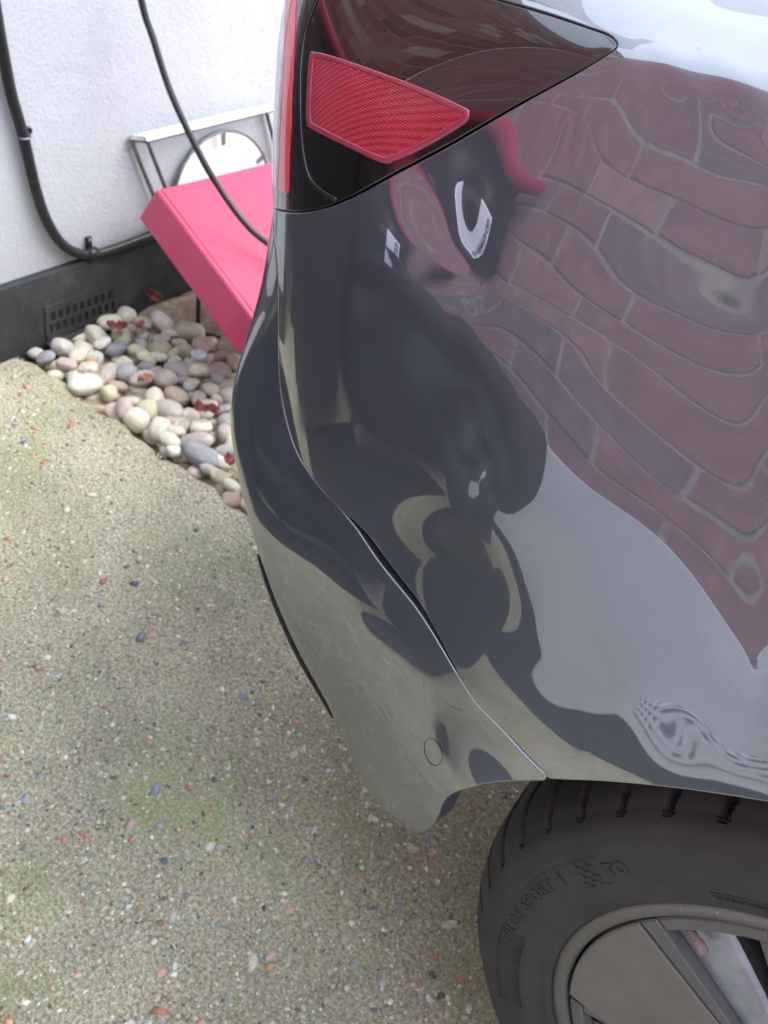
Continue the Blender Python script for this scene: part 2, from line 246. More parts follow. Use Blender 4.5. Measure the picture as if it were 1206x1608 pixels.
222,212,196,178,157,136,115,94,79,62,52,42,37,30,26,23,18,14,8,4,-2,-6,-9,-12,-14,-17,-16,-18,-28,-322,-326,-333,-334,-327,-306,-276,-236,-193,-151,-114,
-85,-62,-45,-34,-27,-22,-19,-17,-16,-17,-18,-18,-20,-21,-23,-23,-26,-24,-25,-26,-25,-24,-21,-19,-17,-12,-11,-7,-2,-1,2,5,7,11,12,16,19,22,25,30,
35,42,53,63,78,94,111,134,155,175,193,209,217,219,217,208,193,177,157,138,117,99,80,66,53,44,37,32,28,24,19,15,12,5,1,-2,-7,-10,-12,-13,
-15,-16,-24,-325,-329,-329,-326,-312,-288,-254,-214,-173,-134,-101,-73,-53,-40,-31,-24,-21,-18,-17,-18,-17,-19,-20,-22,-23,-23,-25,-24,-26,-27,-26,-25,-25,-23,-21,-17,-17,
-12,-8,-8,-4,-1,0,4,4,9,12,14,17,22,26,31,39,47,59,71,88,106,124,145,165,184,198,208,213,211,203,192,176,158,140,119,100,83,68,55,47,
38,33,29,25,22,17,13,9,5,1,-4,-6,-9,-11,-13,-14,-22,-326,-327,-325,-314,-298,-271,-234,-195,-155,-117,-88,-64,-48,-35,-26,-23,-18,-18,-18,-18,-20,-20,-23,
-23,-24,-25,-25,-26,-28,-26,-28,-26,-26,-25,-22,-20,-17,-15,-13,-10,-8,-7,-3,-3,2,3,7,10,14,19,22,28,36,43,54,67,81,98,116,137,156,174,189,
201,205,205,199,189,175,159,139,122,103,86,71,58,47,40,35,30,27,23,20,17,12,8,3,1,-4,-6,-8,-10,-10,-20,-326,-324,-317,-306,-283,-251,-216,-176,-138,
-105,-77,-56,-40,-31,-25,-20,-19,-18,-18,-19,-21,-23,-23,-25,-25,-27,-27,-28,-27,-29,-28,-29,-26,-26,-24,-23,-20,-18,-16,-15,-13,-10,-9,-6,-4,-1,2,6,11,
15,20,26,31,40,50,62,75,92,110,127,148,166,180,192,198,199,196,186,173,158,142,123,106,88,73,60,50,42,36,33,28,26,24,19,15,12,7,3,1,
-2,-4,-6,-8,-20,-323,-319,-311,-292,-268,-236,-197,-159,-122,-93,-67,-49,-36,-28,-22,-19,-19,-18,-19,-20,-22,-24,-25,-27,-28,-27,-28,-29,-30,-30,-30,-30,-28,-27,-27,
-24,-23,-22,-21,-19,-17,-16,-14,-11,-9,-5,-1,2,8,11,18,22,29,37,45,58,71,86,102,121,139,157,173,183,192,193,190,183,173,157,142,125,107,92,76,
63,53,44,39,34,31,30,25,22,20,15,11,8,4,2,-1,-3,-4,-22,-319,-313,-300,-281,-252,-218,-181,-143,-111,-80,-59,-43,-32,-25,-21,-19,-17,-19,-19,-22,-23,
-25,-27,-28,-28,-30,-31,-30,-31,-32,-31,-31,-31,-29,-28,-28,-27,-26,-25,-23,-23,-21,-19,-16,-13,-10,-6,0,3,9,14,20,26,34,43,53,66,80,97,115,131,
149,165,177,183,188,186,179,169,158,141,126,111,93,80,67,55,48,41,38,35,31,29,27,22,19,16,11,9,4,3,1,0,-28,-311,-306,-290,-267,-237,-202,-165,
-129,-96,-71,-52,-38,-29,-23,-19,-19,-18,-18,-21,-21,-24,-26,-28,-29,-31,-32,-31,-33,-34,-33,-33,-32,-33,-32,-31,-31,-31,-30,-29,-29,-27,-26,-23,-21,-18,-14,-10,
-6,0,6,11,17,23,31,40,50,62,76,92,107,126,142,157,169,177,181,180,176,167,155,142,128,111,98,82,70,60,51,46,40,38,36,33,29,27,23,19,
17,12,10,6,6,3,-35,-304,-296,-279,-254,-222,-186,-149,-115,-86,-63,-45,-33,-25,-21,-19,-18,-18,-19,-20,-24,-24,-28,-28,-31,-32,-33,-34,-35,-34,-35,-36,-35,-34,
-35,-36,-34,-33,-34,-34,-33,-33,-30,-29,-26,-23,-19,-15,-9,-4,1,8,14,22,28,37,47,59,72,86,103,119,135,149,163,171,174,175,171,164,154,142,127,114,
100,86,75,63,56,49,45,43,38,37,35,31,27,25,20,17,13,11,8,8,-44,-296,-286,-267,-240,-207,-171,-136,-103,-76,-54,-38,-29,-23,-19,-17,-17,-18,-20,-21,
-23,-27,-27,-31,-32,-34,-34,-37,-36,-37,-37,-37,-37,-38,-38,-37,-39,-38,-38,-38,-37,-36,-35,-33,-32,-28,-24,-20,-14,-9,-2,4,12,18,27,35,44,56,68,82,
97,114,128,144,154,164,169,170,167,161,151,140,129,116,102,90,78,68,60,55,50,45,45,42,38,36,32,28,24,21,18,16,14,11,-53,-287,-276,-256,-226,-193,
-158,-122,-92,-67,-46,-34,-23,-19,-16,-17,-16,-18,-20,-22,-24,-27,-29,-32,-33,-35,-38,-38,-39,-39,-40,-39,-40,-41,-41,-41,-41,-42,-41,-42,-41,-40,-40,-39,-36,-33,
-30,-24,-19,-13,-5,1,8,16,23,33,42,53,65,79,93,106,123,136,148,158,164,165,163,157,149,140,128,116,105,93,82,74,65,58,55,52,49,46,44,40,
36,32,30,25,22,20,18,16,-63,-277,-265,-244,-215,-181,-144,-111,-82,-56,-40,-27,-21,-15,-15,-13,-16,-18,-19,-23,-25,-27,-31,-32,-36,-37,-39,-40,-42,-42,-41,-42,
-44,-43,-44,-45,-45,-45,-46,-44,-46,-45,-44,-43,-41,-38,-34,-29,-24,-16,-11,-2,6,13,22,29,40,50,62,74,89,103,117,130,142,151,158,160,159,155,148,139,
128,118,106,96,85,77,71,64,60,57,53,51,48,45,41,37,32,29,28,24,21,22,-72,-266,-255,-233,-204,-168,-133,-100,-72,-50,-34,-22,-16,-13,-11,-13,-14,-16,
-19,-22,-27,-28,-31,-34,-36,-40,-41,-43,-43,-44,-46,-46,-46,-46,-48,-48,-48,-49,-48,-50,-48,-49,-49,-47,-45,-43,-39,-34,-27,-21,-13,-5,1,11,18,28,37,47,
59,72,84,99,112,124,137,147,152,156,155,152,146,138,129,119,108,98,89,81,74,69,65,61,59,55,53,48,45,40,37,34,30,29,28,25,-78,-257,-244,-223,
-192,-157,-123,-91,-63,-44,-27,-19,-12,-11,-9,-10,-12,-15,-19,-22,-24,-30,-32,-35,-39,-40,-43,-45,-47,-48,-48,-49,-50,-51,-51,-51,-52,-51,-53,-52,-53,-52,-52,-51,
-50,-47,-43,-37,-32,-24,-17,-9,0,7,16,25,34,44,56,68,81,94,108,121,132,140,148,152,153,149,145,137,129,120,110,101,93,84,77,74,68,66,62,60,
55,52,49,45,41,38,35,32,31,30,-84,-246,-235,-211,-182,-148,-113,-82,-56,-36,-24,-15,-10,-7,-7,-8,-10,-14,-17,-20,-26,-29,-33,-36,-39,-43,-45,-48,-49,-51,
-52,-54,-54,-54,-54,-55,-55,-56,-55,-56,-55,-56,-55,-55,-53,-51,-46,-42,-35,-28,-19,-13,-3,5,14,22,31,43,53,65,77,91,104,116,127,137,144,147,149,148,
143,137,130,120,112,103,94,88,82,75,73,68,66,63,59,56,52,48,45,42,39,37,35,33,-87,-237,-224,-202,-171,-137,-104,-75,-51,-32,-19,-10,-7,-5,-6,-6,
-9,-11,-15,-21,-24,-29,-33,-38,-41,-44,-47,-49,-52,-55,-56,-57,-58,-59,-59,-58,-59,-58,-58,-58,-59,-59,-58,-58,-57,-53,-51,-45,-37,-31,-23,-13,-6,3,11,20,
30,39,50,62,75,88,99,113,123,132,140,144,146,144,142,137,129,122,114,105,97,90,84,80,74,72,67,65,63,58,56,52,48,45,43,40,38,37,-88,-227,
-215,-191,-161,-129,-96,-68,-44,-27,-16,-9,-4,-3,-2,-5,-7,-10,-15,-19,-24,-28,-34,-38,-41,-45,-49,-52,-55,-57,-61,-61,-62,-63,-62,-63,-61,-62,-61,-60,-61,-60,
-62,-62,-60,-59,-52,-47,-42,-32,-24,-17,-7,2,10,19,28,37,48,59,72,83,96,108,119,129,135,141,143,143,140,135,130,123,114,107,100,92,86,80,78,72,
71,67,64,62,57,55,52,48,45,43,41,40,-88,-216,-204,-182,-152,-120,-89,-61,-40,-23,-12,-6,-2,-1,-1,-3,-5,-10,-13,-18,-24,-29,-33,-38,-43,-46,-49,-54,
-58,-60,-62,-65,-66,-66,-67,-66,-65,-64,-64,-63,-63,-64,-64,-65,-64,-61,-57,-50,-41,-34,-26,-16,-8,0,10,17,26,36,46,57,67,80,93,103,115,125,132,137,
140,140,139,135,129,122,116,108,101,94,88,83,77,75,71,68,66,63,59,57,53,51,47,46,44,43,-87,-206,-194,-172,-143,-111,-82,-56,-34,-19,-10,-3,0,2,
0,-1,-5,-7,-13,-19,-22,-29,-33,-38,-42,-47,-51,-55,-59,-63,-66,-68,-69,-71,-70,-70,-69,-68,-65,-65,-64,-66,-67,-68,-68,-65,-59,-51,-43,-34,-24,-16,-8,1,
8,17,25,34,43,54,65,76,87,100,111,120,128,134,137,139,136,133,128,123,116,110,102,95,88,83,80,75,71,69,65,64,61,57,55,51,51,47,46,46,
-86,-195,-184,-162,-134,-104,-75,-49,-30,-16,-6,0,3,3,2,-1,-2,-8,-13,-16,-23,-27,-33,-38,-42,-47,-53,-56,-60,-65,-68,-71,-73,-74,-74,-74,-73,-70,-69,-66,
-66,-66,-69,-71,-73,-68,-60,-52,-41,-32,-24,-14,-7,1,8,16,24,32,41,50,61,72,83,95,106,115,125,130,135,135,135,133,128,122,117,109,103,95,89,84,
77,75,72,68,66,62,61,58,55,54,50,50,49,48,-83,-185,-174,-152,-126,-97,-67,-45,-25,-13,-3,3,4,5,4,2,-2,-6,-10,-17,-22,-26,-33,-36,-43,-47,
-52,-57,-62,-66,-70,-73,-77,-77,-79,-77,-76,-75,-71,-69,-67,-66,-69,-75,-76,-71,-61,-49,-39,-29,-19,-12,-6,1,7,14,22,29,38,47,57,67,80,90,101,112,
119,128,131,134,133,130,127,122,116,109,102,96,89,82,78,73,70,67,65,63,60,58,55,53,53,51,51,49,-80,-175,-164,-145,-117,-88,-63,-38,-22,-8,0,4,
7,8,6,4,0,-5,-9,-14,-20,-26,-31,-38,-41,-48,-52,-58,-63,-67,-71,-76,-78,-81,-81,-82,-81,-77,-76,-71,-66,-66,-70,-78,-79,-71,-59,-45,-32,-23,-16,-10,
-4,0,7,12,18,26,33,43,52,63,74,85,96,108,116,124,128,131,131,130,125,121,114,108,102,94,88,82,77,71,69,65,63,60,59,57,56,54,53,52,
52,51,-77,-166,-155,-134,-109,-82,-55,-34,-17,-5,2,7,9,9,8,7,2,-1,-7,-12,-18,-25,-30,-36,-42,-47,-53,-58,-63,-68,-73,-76,-80,-83,-85,-85,-84,-83,
-79,-75,-69,-63,-66,-82,-85,-70,-51,-34,-24,-16,-11,-7,-4,-1,3,8,15,21,30,36,47,58,68,80,92,102,113,119,126,128,129,127,124,119,113,107,99,93,
87,80,74,71,65,63,60,59,57,56,55,55,54,53,52,54,-74,-156,-145,-126,-102,-74,-50,-30,-13,-2,6,9,12,12,11,8,6,1,-4,-11,-16,-22,-29,-34,
-41,-47,-53,-59,-63,-68,-73,-78,-81,-83,-86,-87,-88,-87,-84,-81,-74,-61,-52,-85,-92,-70,-37,-19,-12,-8,-7,-7,-5,-3,0,4,9,15,22,32,40,50,62,75,
87,98,108,117,122,126,126,124,122,117,112,104,98,91,83,77,72,67,63,61,58,56,56,55,55,54,53,55,53,55,-69,-148,-136,-118,-93,-69,-44,-24,-9,1,
9,12,13,14,14,11,7,4,-2,-6,-14,-20,-26,-33,-41,-46,-52,-57,-64,-69,-72,-77,-81,-84,-86,-88,-89,-89,-87,-83,-88,-75,-25,-77,-93,-66,-17,-3,-1,-3,
-6,-7,-8,-8,-6,-2,2,9,15,23,32,44,56,68,82,93,104,112,119,122,124,123,120,114,108,103,94,87,80,75,69,63,61,57,55,55,53,53,54,54,
54,54,56,55,-65,-137,-129,-109,-86,-62,-40,-19,-6,5,11,15,17,16,15,13,11,6,2,-5,-10,-17,-25,-32,-37,-46,-51,-57,-62,-67,-73,-76,-78,-83,-85,-87,
-89,-87,-79,-69,-87,-117,-52,-17,-63,-41,5,3,-6,-10,-13,-15,-15,-14,-12,-10,-6,-1,7,14,24,35,48,62,75,88,100,109,116,121,121,120,116,112,105,97,
91,84,76,70,64,61,57,54,53,51,52,52,52,53,55,54,56,58,-59,-129,-118,-102,-80,-56,-34,-17,-1,8,13,18,18,20,18,16,12,9,4,-1,-8,-15,
-21,-29,-37,-42,-50,-56,-61,-66,-70,-73,-79,-78,-81,-83,-85,-83,-65,-29,13,-8,-80,-35,-60,-86,39,-16,-35,-38,-38,-35,-30,-26,-23,-19,-15,-9,-5,5,15,26,
39,55,68,84,95,106,113,117,118,118,113,108,101,94,86,77,72,65,60,56,52,51,49,50,49,51,51,52,54,55,58,60,-53,-119,-112,-94,-73,-50,-29,-12,
0,11,17,19,22,20,21,18,16,11,7,1,-4,-12,-19,-26,-34,-40,-48,-52,-59,-64,-69,-73,-73,-77,-74,-72,-70,-76,-66,37,110,43,-24,46,155,24,-185,-195,
-97,-71,-72,-67,-57,-47,-40,-33,-26,-21,-13,-7,4,16,31,46,64,77,93,102,110,114,117,113,111,103,96,88,79,73,65,58,54,50,48,47,47,46,47,48,
51,52,53,57,58,62,-48,-111,-102,-86,-67,-45,-25,-8,5,13,19,22,23,23,22,20,18,14,9,5,-2,-8,-16,-23,-30,-39,-43,-52,-56,-62,-66,-70,-72,-71,
-66,-54,-42,-34,-1,19,47,43,-3,14,32,96,-2,-71,-126,-105,-102,-99,-88,-79,-66,-53,-43,-34,-26,-17,-7,6,22,38,56,74,87,100,108,113,113,110,105,98,
90,81,73,64,57,52,47,44,42,42,42,44,45,47,48,52,54,57,62,64,-45,-102,-93,-79,-59,-39,-21,-5,8,15,20,24,25,25,24,23,20,16,13,7,
0,-5,-13,-20,-27,-33,-42,-47,-55,-60,-64,-67,-71,-66,-55,-33,11,39,38,-12,-45,-15,0,9,12,41,41,53,-27,-78,-101,-106,-105,-106,-98,-82,-65,-54,-42,-30,
-18,-4,12,31,50,68,85,98,106,110,110,108,99,92,82,72,63,55,49,43,39,37,37,36,38,40,43,45,49,51,55,60,62,69,-47,-91,-84,-71,-52,-34,
-16,-1,9,18,23,25,26,28,26,25,21,20,14,9,4,-3,-9,-17,-24,-31,-37,-46,-50,-57,-61,-67,-68,-66,-54,-7,54,55,30,-46,-96,-49,-20,28,51,49,
46,50,31,-14,-54,-77,-93,-116,-118,-105,-95,-80,-65,-48,-32,-15,4,24,44,65,83,96,105,108,107,100,95,82,73,63,53,46,38,33,30,28,29,32,33,36,
41,44,48,52,57,61,67,71,-55,-81,-74,-61,-45,-27,-12,2,13,19,24,27,29,28,28,26,25,20,17,12,6,-1,-7,-13,-20,-28,-35,-40,-48,-53,-59,-65,
-70,-63,-26,0,5,27,9,-58,-96,-21,28,37,61,49,45,42,34,15,-3,-27,-60,-101,-113,-111,-114,-109,-94,-73,-51,-29,-7,17,40,63,82,95,104,105,103,96,
84,75,61,51,42,32,27,22,21,21,22,24,30,34,37,44,47,53,58,63,69,75,-67,-70,-63,-52,-38,-22,-6,5,14,22,25,29,30,30,29,29,26,23,
18,14,9,3,-4,-12,-18,-24,-31,-38,-44,-50,-57,-64,-78,-46,-11,-18,-43,-19,-3,-35,-100,59,67,34,51,46,44,40,30,19,14,5,-23,-59,-80,-98,-120,-125,
-115,-102,-77,-50,-20,9,36,61,82,97,103,104,97,88,75,61,49,37,26,20,14,13,10,12,16,20,24,31,37,41,48,54,60,67,72,78,-87,-58,-54,-42,
-28,-15,-2,9,17,23,27,29,31,32,31,29,27,25,21,16,11,5,-2,-8,-15,-22,-28,-36,-42,-48,-51,-55,-77,-41,-19,-35,-61,-73,-23,18,48,0,72,49,
32,40,41,41,28,19,11,4,-2,-25,-35,-67,-107,-120,-118,-118,-104,-77,-42,-5,32,61,84,99,105,101,91,77,61,46,33,20,12,4,2,-1,1,5,9,15,
22,28,35,42,49,55,62,70,76,83,-112,-47,-41,-33,-20,-8,3,13,20,24,30,30,31,32,32,31,29,26,23,18,13,7,1,-6,-13,-19,-27,-33,-43,-51,
-58,-60,-22,-21,-50,-47,-49,-92,-35,70,92,14,39,48,29,32,37,38,28,14,11,-5,7,-10,-20,-29,-75,-93,-101,-122,-119,-104,-73,-24,23,59,87,103,107,99,
82,63,45,28,12,1,-7,-10,-14,-12,-7,-3,4,11,20,26,35,43,49,59,66,71,81,86,-144,-34,-30,-21,-12,-1,9,16,23,27,29,31,33,32,32,31,
29,28,24,21,15,10,4,-3,-10,-17,-24,-33,-41,-48,-51,-39,-13,-26,-56,-40,-3,-43,-33,31,78,49,26,30,28,28,30,31,25,8,14,-10,10,-2,-21,-7,
-39,-49,-78,-119,-114,-120,-100,-52,4,54,89,108,109,95,73,48,23,4,-11,-20,-27,-29,-27,-23,-17,-8,-1,9,17,27,35,44,53,61,68,78,83,93,-176,-23,
-18,-11,-3,6,13,21,24,28,30,32,32,32,32,32,31,28,27,22,18,12,6,1,-7,-14,-22,-29,-36,-39,-39,-30,-17,-28,-37,-27,-13,74,-4,-12,29,41,
25,29,26,26,25,23,15,2,12,-5,6,7,-24,-2,-15,-19,-55,-92,-83,-124,-118,-70,-22,37,84,112,112,91,60,27,-2,-24,-37,-47,-48,-47,-42,-33,-24,-15,
-2,7,17,27,37,46,56,64,74,81,89,96,-209,-11,-8,-2,5,12,19,23,27,29,31,31,32,32,33,31,32,30,26,25,20,16,11,3,-3,-11,-18,-25,
-30,-32,-33,-29,-13,1,-4,13,45,41,12,-37,2,22,25,27,28,25,21,15,5,-4,10,1,2,15,-21,-4,0,-3,-39,-43,-49,-129,-108,-72,-46,7,68,110,
111,86,46,1,-33,-57,-70,-73,-71,-65,-55,-43,-31,-17,-5,7,18,29,39,50,59,69,77,86,94,101,-237,-2,2,6,11,18,21,26,29,30,30,32,32,32,
32,32,31,30,30,26,23,19,13,8,1,-6,-14,-20,-24,-28,-28,-26,-21,1,18,31,56,42,33,-3,-13,13,23,27,32,23,19,7,-4,-7,9,6,-1,19,
-10,-2,8,1,-34,-12,-44,-91,-52,-62,-68,-26,43,97,106,80,28,-31,-73,-95,-105,-102,-95,-82,-65,-51,-35,-19,-6,8,21,32,42,53,64,72,82,90,99,108,
-260,6,9,13,17,21,26,27,28,31,31,31,31,32,31,33,31,32,30,28,26,21,17,12,6,-2,-7,-15,-20,-23,-22,-20,-19,-20,16,38,52,53,61,32,
-1,8,26,30,31,26,14,1,-10,-6,7,12,1,18,2,1,14,-1,-32,3,-37,-30,8,-72,-68,-46,17,74,94,74,11,-73,-123,-143,-142,-133,-114,-94,-75,-55,
-35,-20,-4,10,23,35,47,57,67,78,86,95,103,112,-275,13,14,17,22,23,26,29,30,30,30,30,31,31,32,31,32,32,31,30,28,25,21,15,10,4,
-4,-9,-14,-19,-19,-17,-17,-13,12,19,19,72,101,68,28,9,25,32,30,23,13,-7,-10,-3,7,16,3,18,11,7,17,-8,-23,9,-41,12,17,-40,-25,-61,
-6,47,83,76,-7,-134,-190,-197,-182,-156,-130,-102,-78,-55,-36,-17,-2,14,27,39,51,61,71,81,91,99,109,115,-280,15,18,20,23,26,27,28,29,29,29,30,
29,31,31,32,33,33,32,32,30,27,23,19,14,7,2,-3,-9,-13,-15,-14,-11,-7,6,10,18,73,103,94,70,39,21,27,20,17,-1,-4,-1,3,7,19,
6,14,21,11,14,-12,-7,3,-37,35,3,-9,-11,-30,-16,17,82,108,-35,-231,-282,-257,-214,-171,-132,-102,-75,-52,-32,-15,3,16,30,43,55,66,76,84,95,103,
111,120,-279,18,19,22,24,25,27,27,28,28,28,29,29,29,31,32,33,33,35,32,32,29,26,23,17,12,6,2,-3,-5,-9,-5,-4,-1,1,8,24,65,
98,124,108,77,25,5,7,3,-6,-8,11,13,6,19,10,13,24,14,12,-15,10,-12,-20,44,-14,12,-12,-2,-32,-9,93,250,-77,-450,-402,-300,-222,-166,-125,-94,
-68,-46,-28,-9,5,21,34,46,58,69,79,89,97,106,115,123,-270,17,20,21,22,25,25,27,26,27,27,27,28,30,31,32,33,34,34,35,33,33,30,25,
20,16,12,6,4,2,2,5,5,3,4,9,24,57,109,162,143,100,30,-34,-14,-13,-9,1,18,19,6,20,12,13,29,17,5,-15,19,-22,6,38,-16,20,
-11,4,-42,-38,88,581,-135,-920,-496,-303,-200,-144,-109,-81,-60,-40,-22,-7,9,22,37,50,61,71,82,91,100,109,117,125,-259,17,18,20,21,22,25,24,25,25,
26,26,28,29,30,32,34,36,35,37,36,34,33,30,27,22,17,14,11,10,17,18,14,10,10,14,24,49,104,196,178,97,27,-84,-44,-11,3,17,24,25,
8,20,15,16,34,17,-2,-9,15,-22,30,21,-3,11,-2,-5,-28,-24,98,1045,-1481,-630,-337,-221,-159,-120,-93,-72,-54,-37,-20,-4,11,26,37,51,62,74,83,94,
101,110,118,128,-244,14,16,18,20,20,21,22,24,23,24,25,27,29,31,33,34,36,38,38,39,40,37,36,32,30,28,26,27,29,28,23,20,19,21,30,
40,54,82,155,151,72,38,-112,-48,3,32,40,40,32,10,20,17,17,38,14,-10,-3,3,-5,42,5,12,-2,3,-10,-3,5,-60,635,-1964,-161,-138,-135,-122,-105,
-87,-71,-52,-37,-20,-4,11,25,39,50,63,74,84,93,103,111,120,127,-228,12,13,16,16,19,18,20,20,22,23,25,26,29,30,34,36,38,40,42,43,43,
43,41,41,41,41,42,43,44,40,32,25,29,40,51,62,70,65,56,68,42,101,-153,-100,71,76,66,57,40,15,17,20,19,35,7,-16,1,0,16,38,3,
14,-7,-2,-9,17,74,124,-866,-879,-123,-148,-141,-127,-111,-95,-75,-58,-40,-22,-7,9,24,37,50,62,73,84,92,102,111,120,129,-210,8,11,12,14,15,17,17,
18,20,22,24,26,28,32,34,38,40,44,44,47,48,49,50,50,51,53,55,58,58,54,47,39,43,55,67,76,82,69,-5,-7,-46,-332,274,-37,39,147,71,
74,47,20,18,18,18,30,-5,-18,2,8,33,24,8,8,-5,-10,-10,4,66,236,-1811,218,-302,-223,-175,-149,-127,-107,-87,-66,-45,-29,-9,6,20,35,48,60,70,
82,91,101,110,118,127,-193,6,7,9,12,12,13,15,17,18,21,23,26,29,33,35,40,43,46,50,51,53,55,57,59,62,63,68,68,68,67,61,59,61,
68,73,74,71,50,14,42,159,345,126,69,-817,28,70,97,67,27,18,14,12,21,-15,-16,5,22,31,17,10,1,-2,-9,-4,-4,12,253,-1744,-25,-167,-180,-172,
-159,-143,-120,-98,-76,-54,-33,-16,2,18,31,45,55,69,77,90,97,108,116,125,-172,0,4,6,8,10,11,13,15,18,19,23,26,30,33,39,41,45,49,53,
56,59,61,65,68,70,75,75,78,77,75,77,79,75,74,74,67,44,16,3,22,71,88,-128,-383,175,-314,329,245,131,32,15,3,4,15,-20,-14,16,25,21,
15,5,-1,0,7,14,-1,-57,484,-2314,136,-28,-132,-168,-169,-153,-133,-107,-83,-61,-39,-19,-3,12,27,40,52,63,75,84,96,103,113,121,-152,-2,0,3,4,8,
10,11,13,16,20,22,27,29,35,39,45,48,52,56,60,64,69,72,76,80,82,85,86,87,89,89,89,81,73,64,52,29,-2,-21,-22,-10,24,184,416,311,
-310,-552,19,278,0,13,7,-3,14,-26,-13,22,11,16,7,1,-2,10,32,43,38,-5,-866,-1561,520,14,-126,-171,-175,-160,-138,-114,-88,-65,-43,-25,-8,9,22,34,
48,58,70,80,89,99,109,116,-129,-6,-3,0,2,4,7,10,13,15,19,22,26,32,36,41,45,51,56,60,65,70,74,79,84,88,92,94,95,98,97,99,
97,89,72,55,40,15,-16,-37,-42,-28,8,80,160,157,100,-170,-238,186,264,-67,28,-22,9,-48,2,15,-3,14,-7,-3,2,29,62,65,69,89,-2201,333,-107,-116,
-149,-172,-173,-159,-137,-115,-91,-67,-47,-28,-11,2,18,30,41,53,62,74,85,94,102,111,-103,-9,-7,-4,0,1,6,8,12,14,18,23,26,31,37,42,47,54,
58,64,70,75,82,86,93,97,100,103,106,106,107,107,102,92,72,56,32,-2,-30,-45,-48,-31,-16,0,20,29,112,259,344,-530,468,-10,-44,-105,2,-60,28,1,
-8,-2,-18,-13,12,55,81,58,26,449,-2732,379,6,-121,-157,-171,-166,-153,-133,-111,-89,-69,-50,-31,-16,0,10,24,36,46,58,67,77,87,96,105,-77,-13,-8,-7,
-4,1,3,7,9,15,17,21,27,32,37,43,50,55,63,68,75,80,87,95,99,105,109,113,115,116,116,113,106,94,77,53,17,-17,-34,-39,-33,-25,-17,0,
11,47,184,211,21,296,-328,496,-454,61,-106,17,60,-8,-6,-30,-30,-18,20,64,71,-4,-288,-1416,-390,522,-169,-191,-181,-170,-159,-144,-127,-106,-87,-69,-50,-35,-20,-7,
7,18,28,40,50,61,70,79,89,96,-49,-15,-13,-8,-5,-3,1,5,9,12,17,22,27,31,38,44,51,58,65,72,79,86,94,100,108,113,119,122,123,125,
124,119,111,97,77,42,7,-21,-25,-15,-5,-1,15,46,76,138,213,179,48,177,54,-388,317,-53,-710,133,108,39,12,-49,-41,-12,24,49,5,-144,-528,-1303,676,-99,
-220,-223,-199,-173,-154,-137,-120,-102,-86,-68,-52,-39,-25,-12,0,10,23,32,43,52,62,72,79,90,-22,-17,-13,-12,-7,-4,-1,3,7,12,17,21,25,32,37,45,
53,59,68,75,83,93,98,108,114,121,126,129,133,133,130,124,115,98,73,42,9,-6,-5,4,17,29,53,87,117,161,187,145,71,73,36,82,43,-330,-657,-79,
68,120,51,-24,-28,7,32,25,-56,-239,-491,-598,38,-63,-184,-210,-198,-174,-154,-135,-117,-102,-85,-69,-57,-42,-29,-19,-8,5,14,25,34,44,53,62,72,79,5,-18,
-15,-12,-10,-6,-2,2,6,10,15,20,26,31,38,45,52,62,69,79,87,95,105,112,121,127,132,137,139,139,136,131,117,99,75,48,26,15,12,21,36,55,
82,107,130,152,153,114,61,28,36,78,-675,-309,-139,-76,6,113,105,52,25,32,31,-9,-118,-299,-437,-363,-120,-92,-150,-183,-183,-171,-153,-135,-118,-102,-87,-73,-59,-48,
-37,-25,-14,-4,5,16,26,35,45,53,61,70,31,-19,-16,-13,-10,-7,-4,0,5,10,14,19,24,31,37,44,53,62,71,81,90,99,108,117,124,132,137,143,
144,144,142,132,120,102,81,56,42,37,33,38,51,71,95,113,128,137,122,79,28,-16,-78,-237,-62,331,-243,-500,-205,-4,79,108,86,50,8,-63,-175,-320,-389,-296,
-163,-102,-119,-146,-162,-158,-147,-133,-118,-104,-90,-77,-64,-53,-43,-32,-22,-13,-2,7,16,26,35,44,52,60,54,-19,-17,-13,-10,-7,-4,-1,3,8,13,18,24,29,
37,45,53,61,72,81,92,101,111,119,127,134,141,144,148,148,144,136,124,107,87,71,57,52,50,52,62,78,96,114,128,121,92,48,7,-25,-34,73,429,-461,
245,-514,-334,-123,-1,66,69,24,-40,-129,-229,-337,-368,-276,-160,-93,-95,-117,-134,-141,-135,-127,-116,-103,-92,-80,-70,-59,-48,-39,-31,-21,-11,-2,7,16,25,34,42,50,
73,-18,-15,-13,-11,-8,-4,0,4,7,12,17,22,29,35,43,52,62,71,82,91,102,110,120,128,135,141,147,149,149,144,138,125,112,96,81,70,64,63,65,
70,80,98,114,119,101,64,24,-13,-31,-22,32,93,55,215,-188,-248,-175,-82,-16,0,-35,-107,-204,-293,-365,-352,-254,-148,-83,-76,-90,-107,-116,-120,-116,-109,-101,-91,-83,
-73,-64,-55,-48,-37,-30,-21,-11,-2,7,15,24,33,40,90,-16,-15,-13,-9,-6,-4,-1,3,8,10,16,21,27,35,42,50,60,70,80,90,100,111,118,126,134,
140,145,147,147,145,136,126,112,99,88,78,78,76,76,76,84,97,106,103,80,45,6,-26,-34,-18,12,55,134,243,152,-106,-195,-161,-100,-78,-103,-171,-275,-369,-388,
-327,-227,-135,-74,-58,-65,-79,-92,-100,-102,-101,-96,-90,-83,-76,-69,-61,-53,-47,-37,-29,-20,-12,-2,7,14,23,31,106,-16,-13,-10,-8,-6,-3,1,3,5,11,15,
20,25,32,40,49,58,67,77,88,97,106,115,123,130,137,140,145,144,140,133,123,110,99,89,86,89,89,87,82,85,95,96,84,60,28,-2,-23,-21,-6,21,
63,135,240,272,20,-145,-175,-151,-141,-171,-242,-342,-413,-383,-292,-194,-112,-61,-40,-42,-56,-69,-81,-87,-90,-89,-87,-82,-78,-72,-67,-60,-53,-45,-37,-29,-20,-11,-4,6,
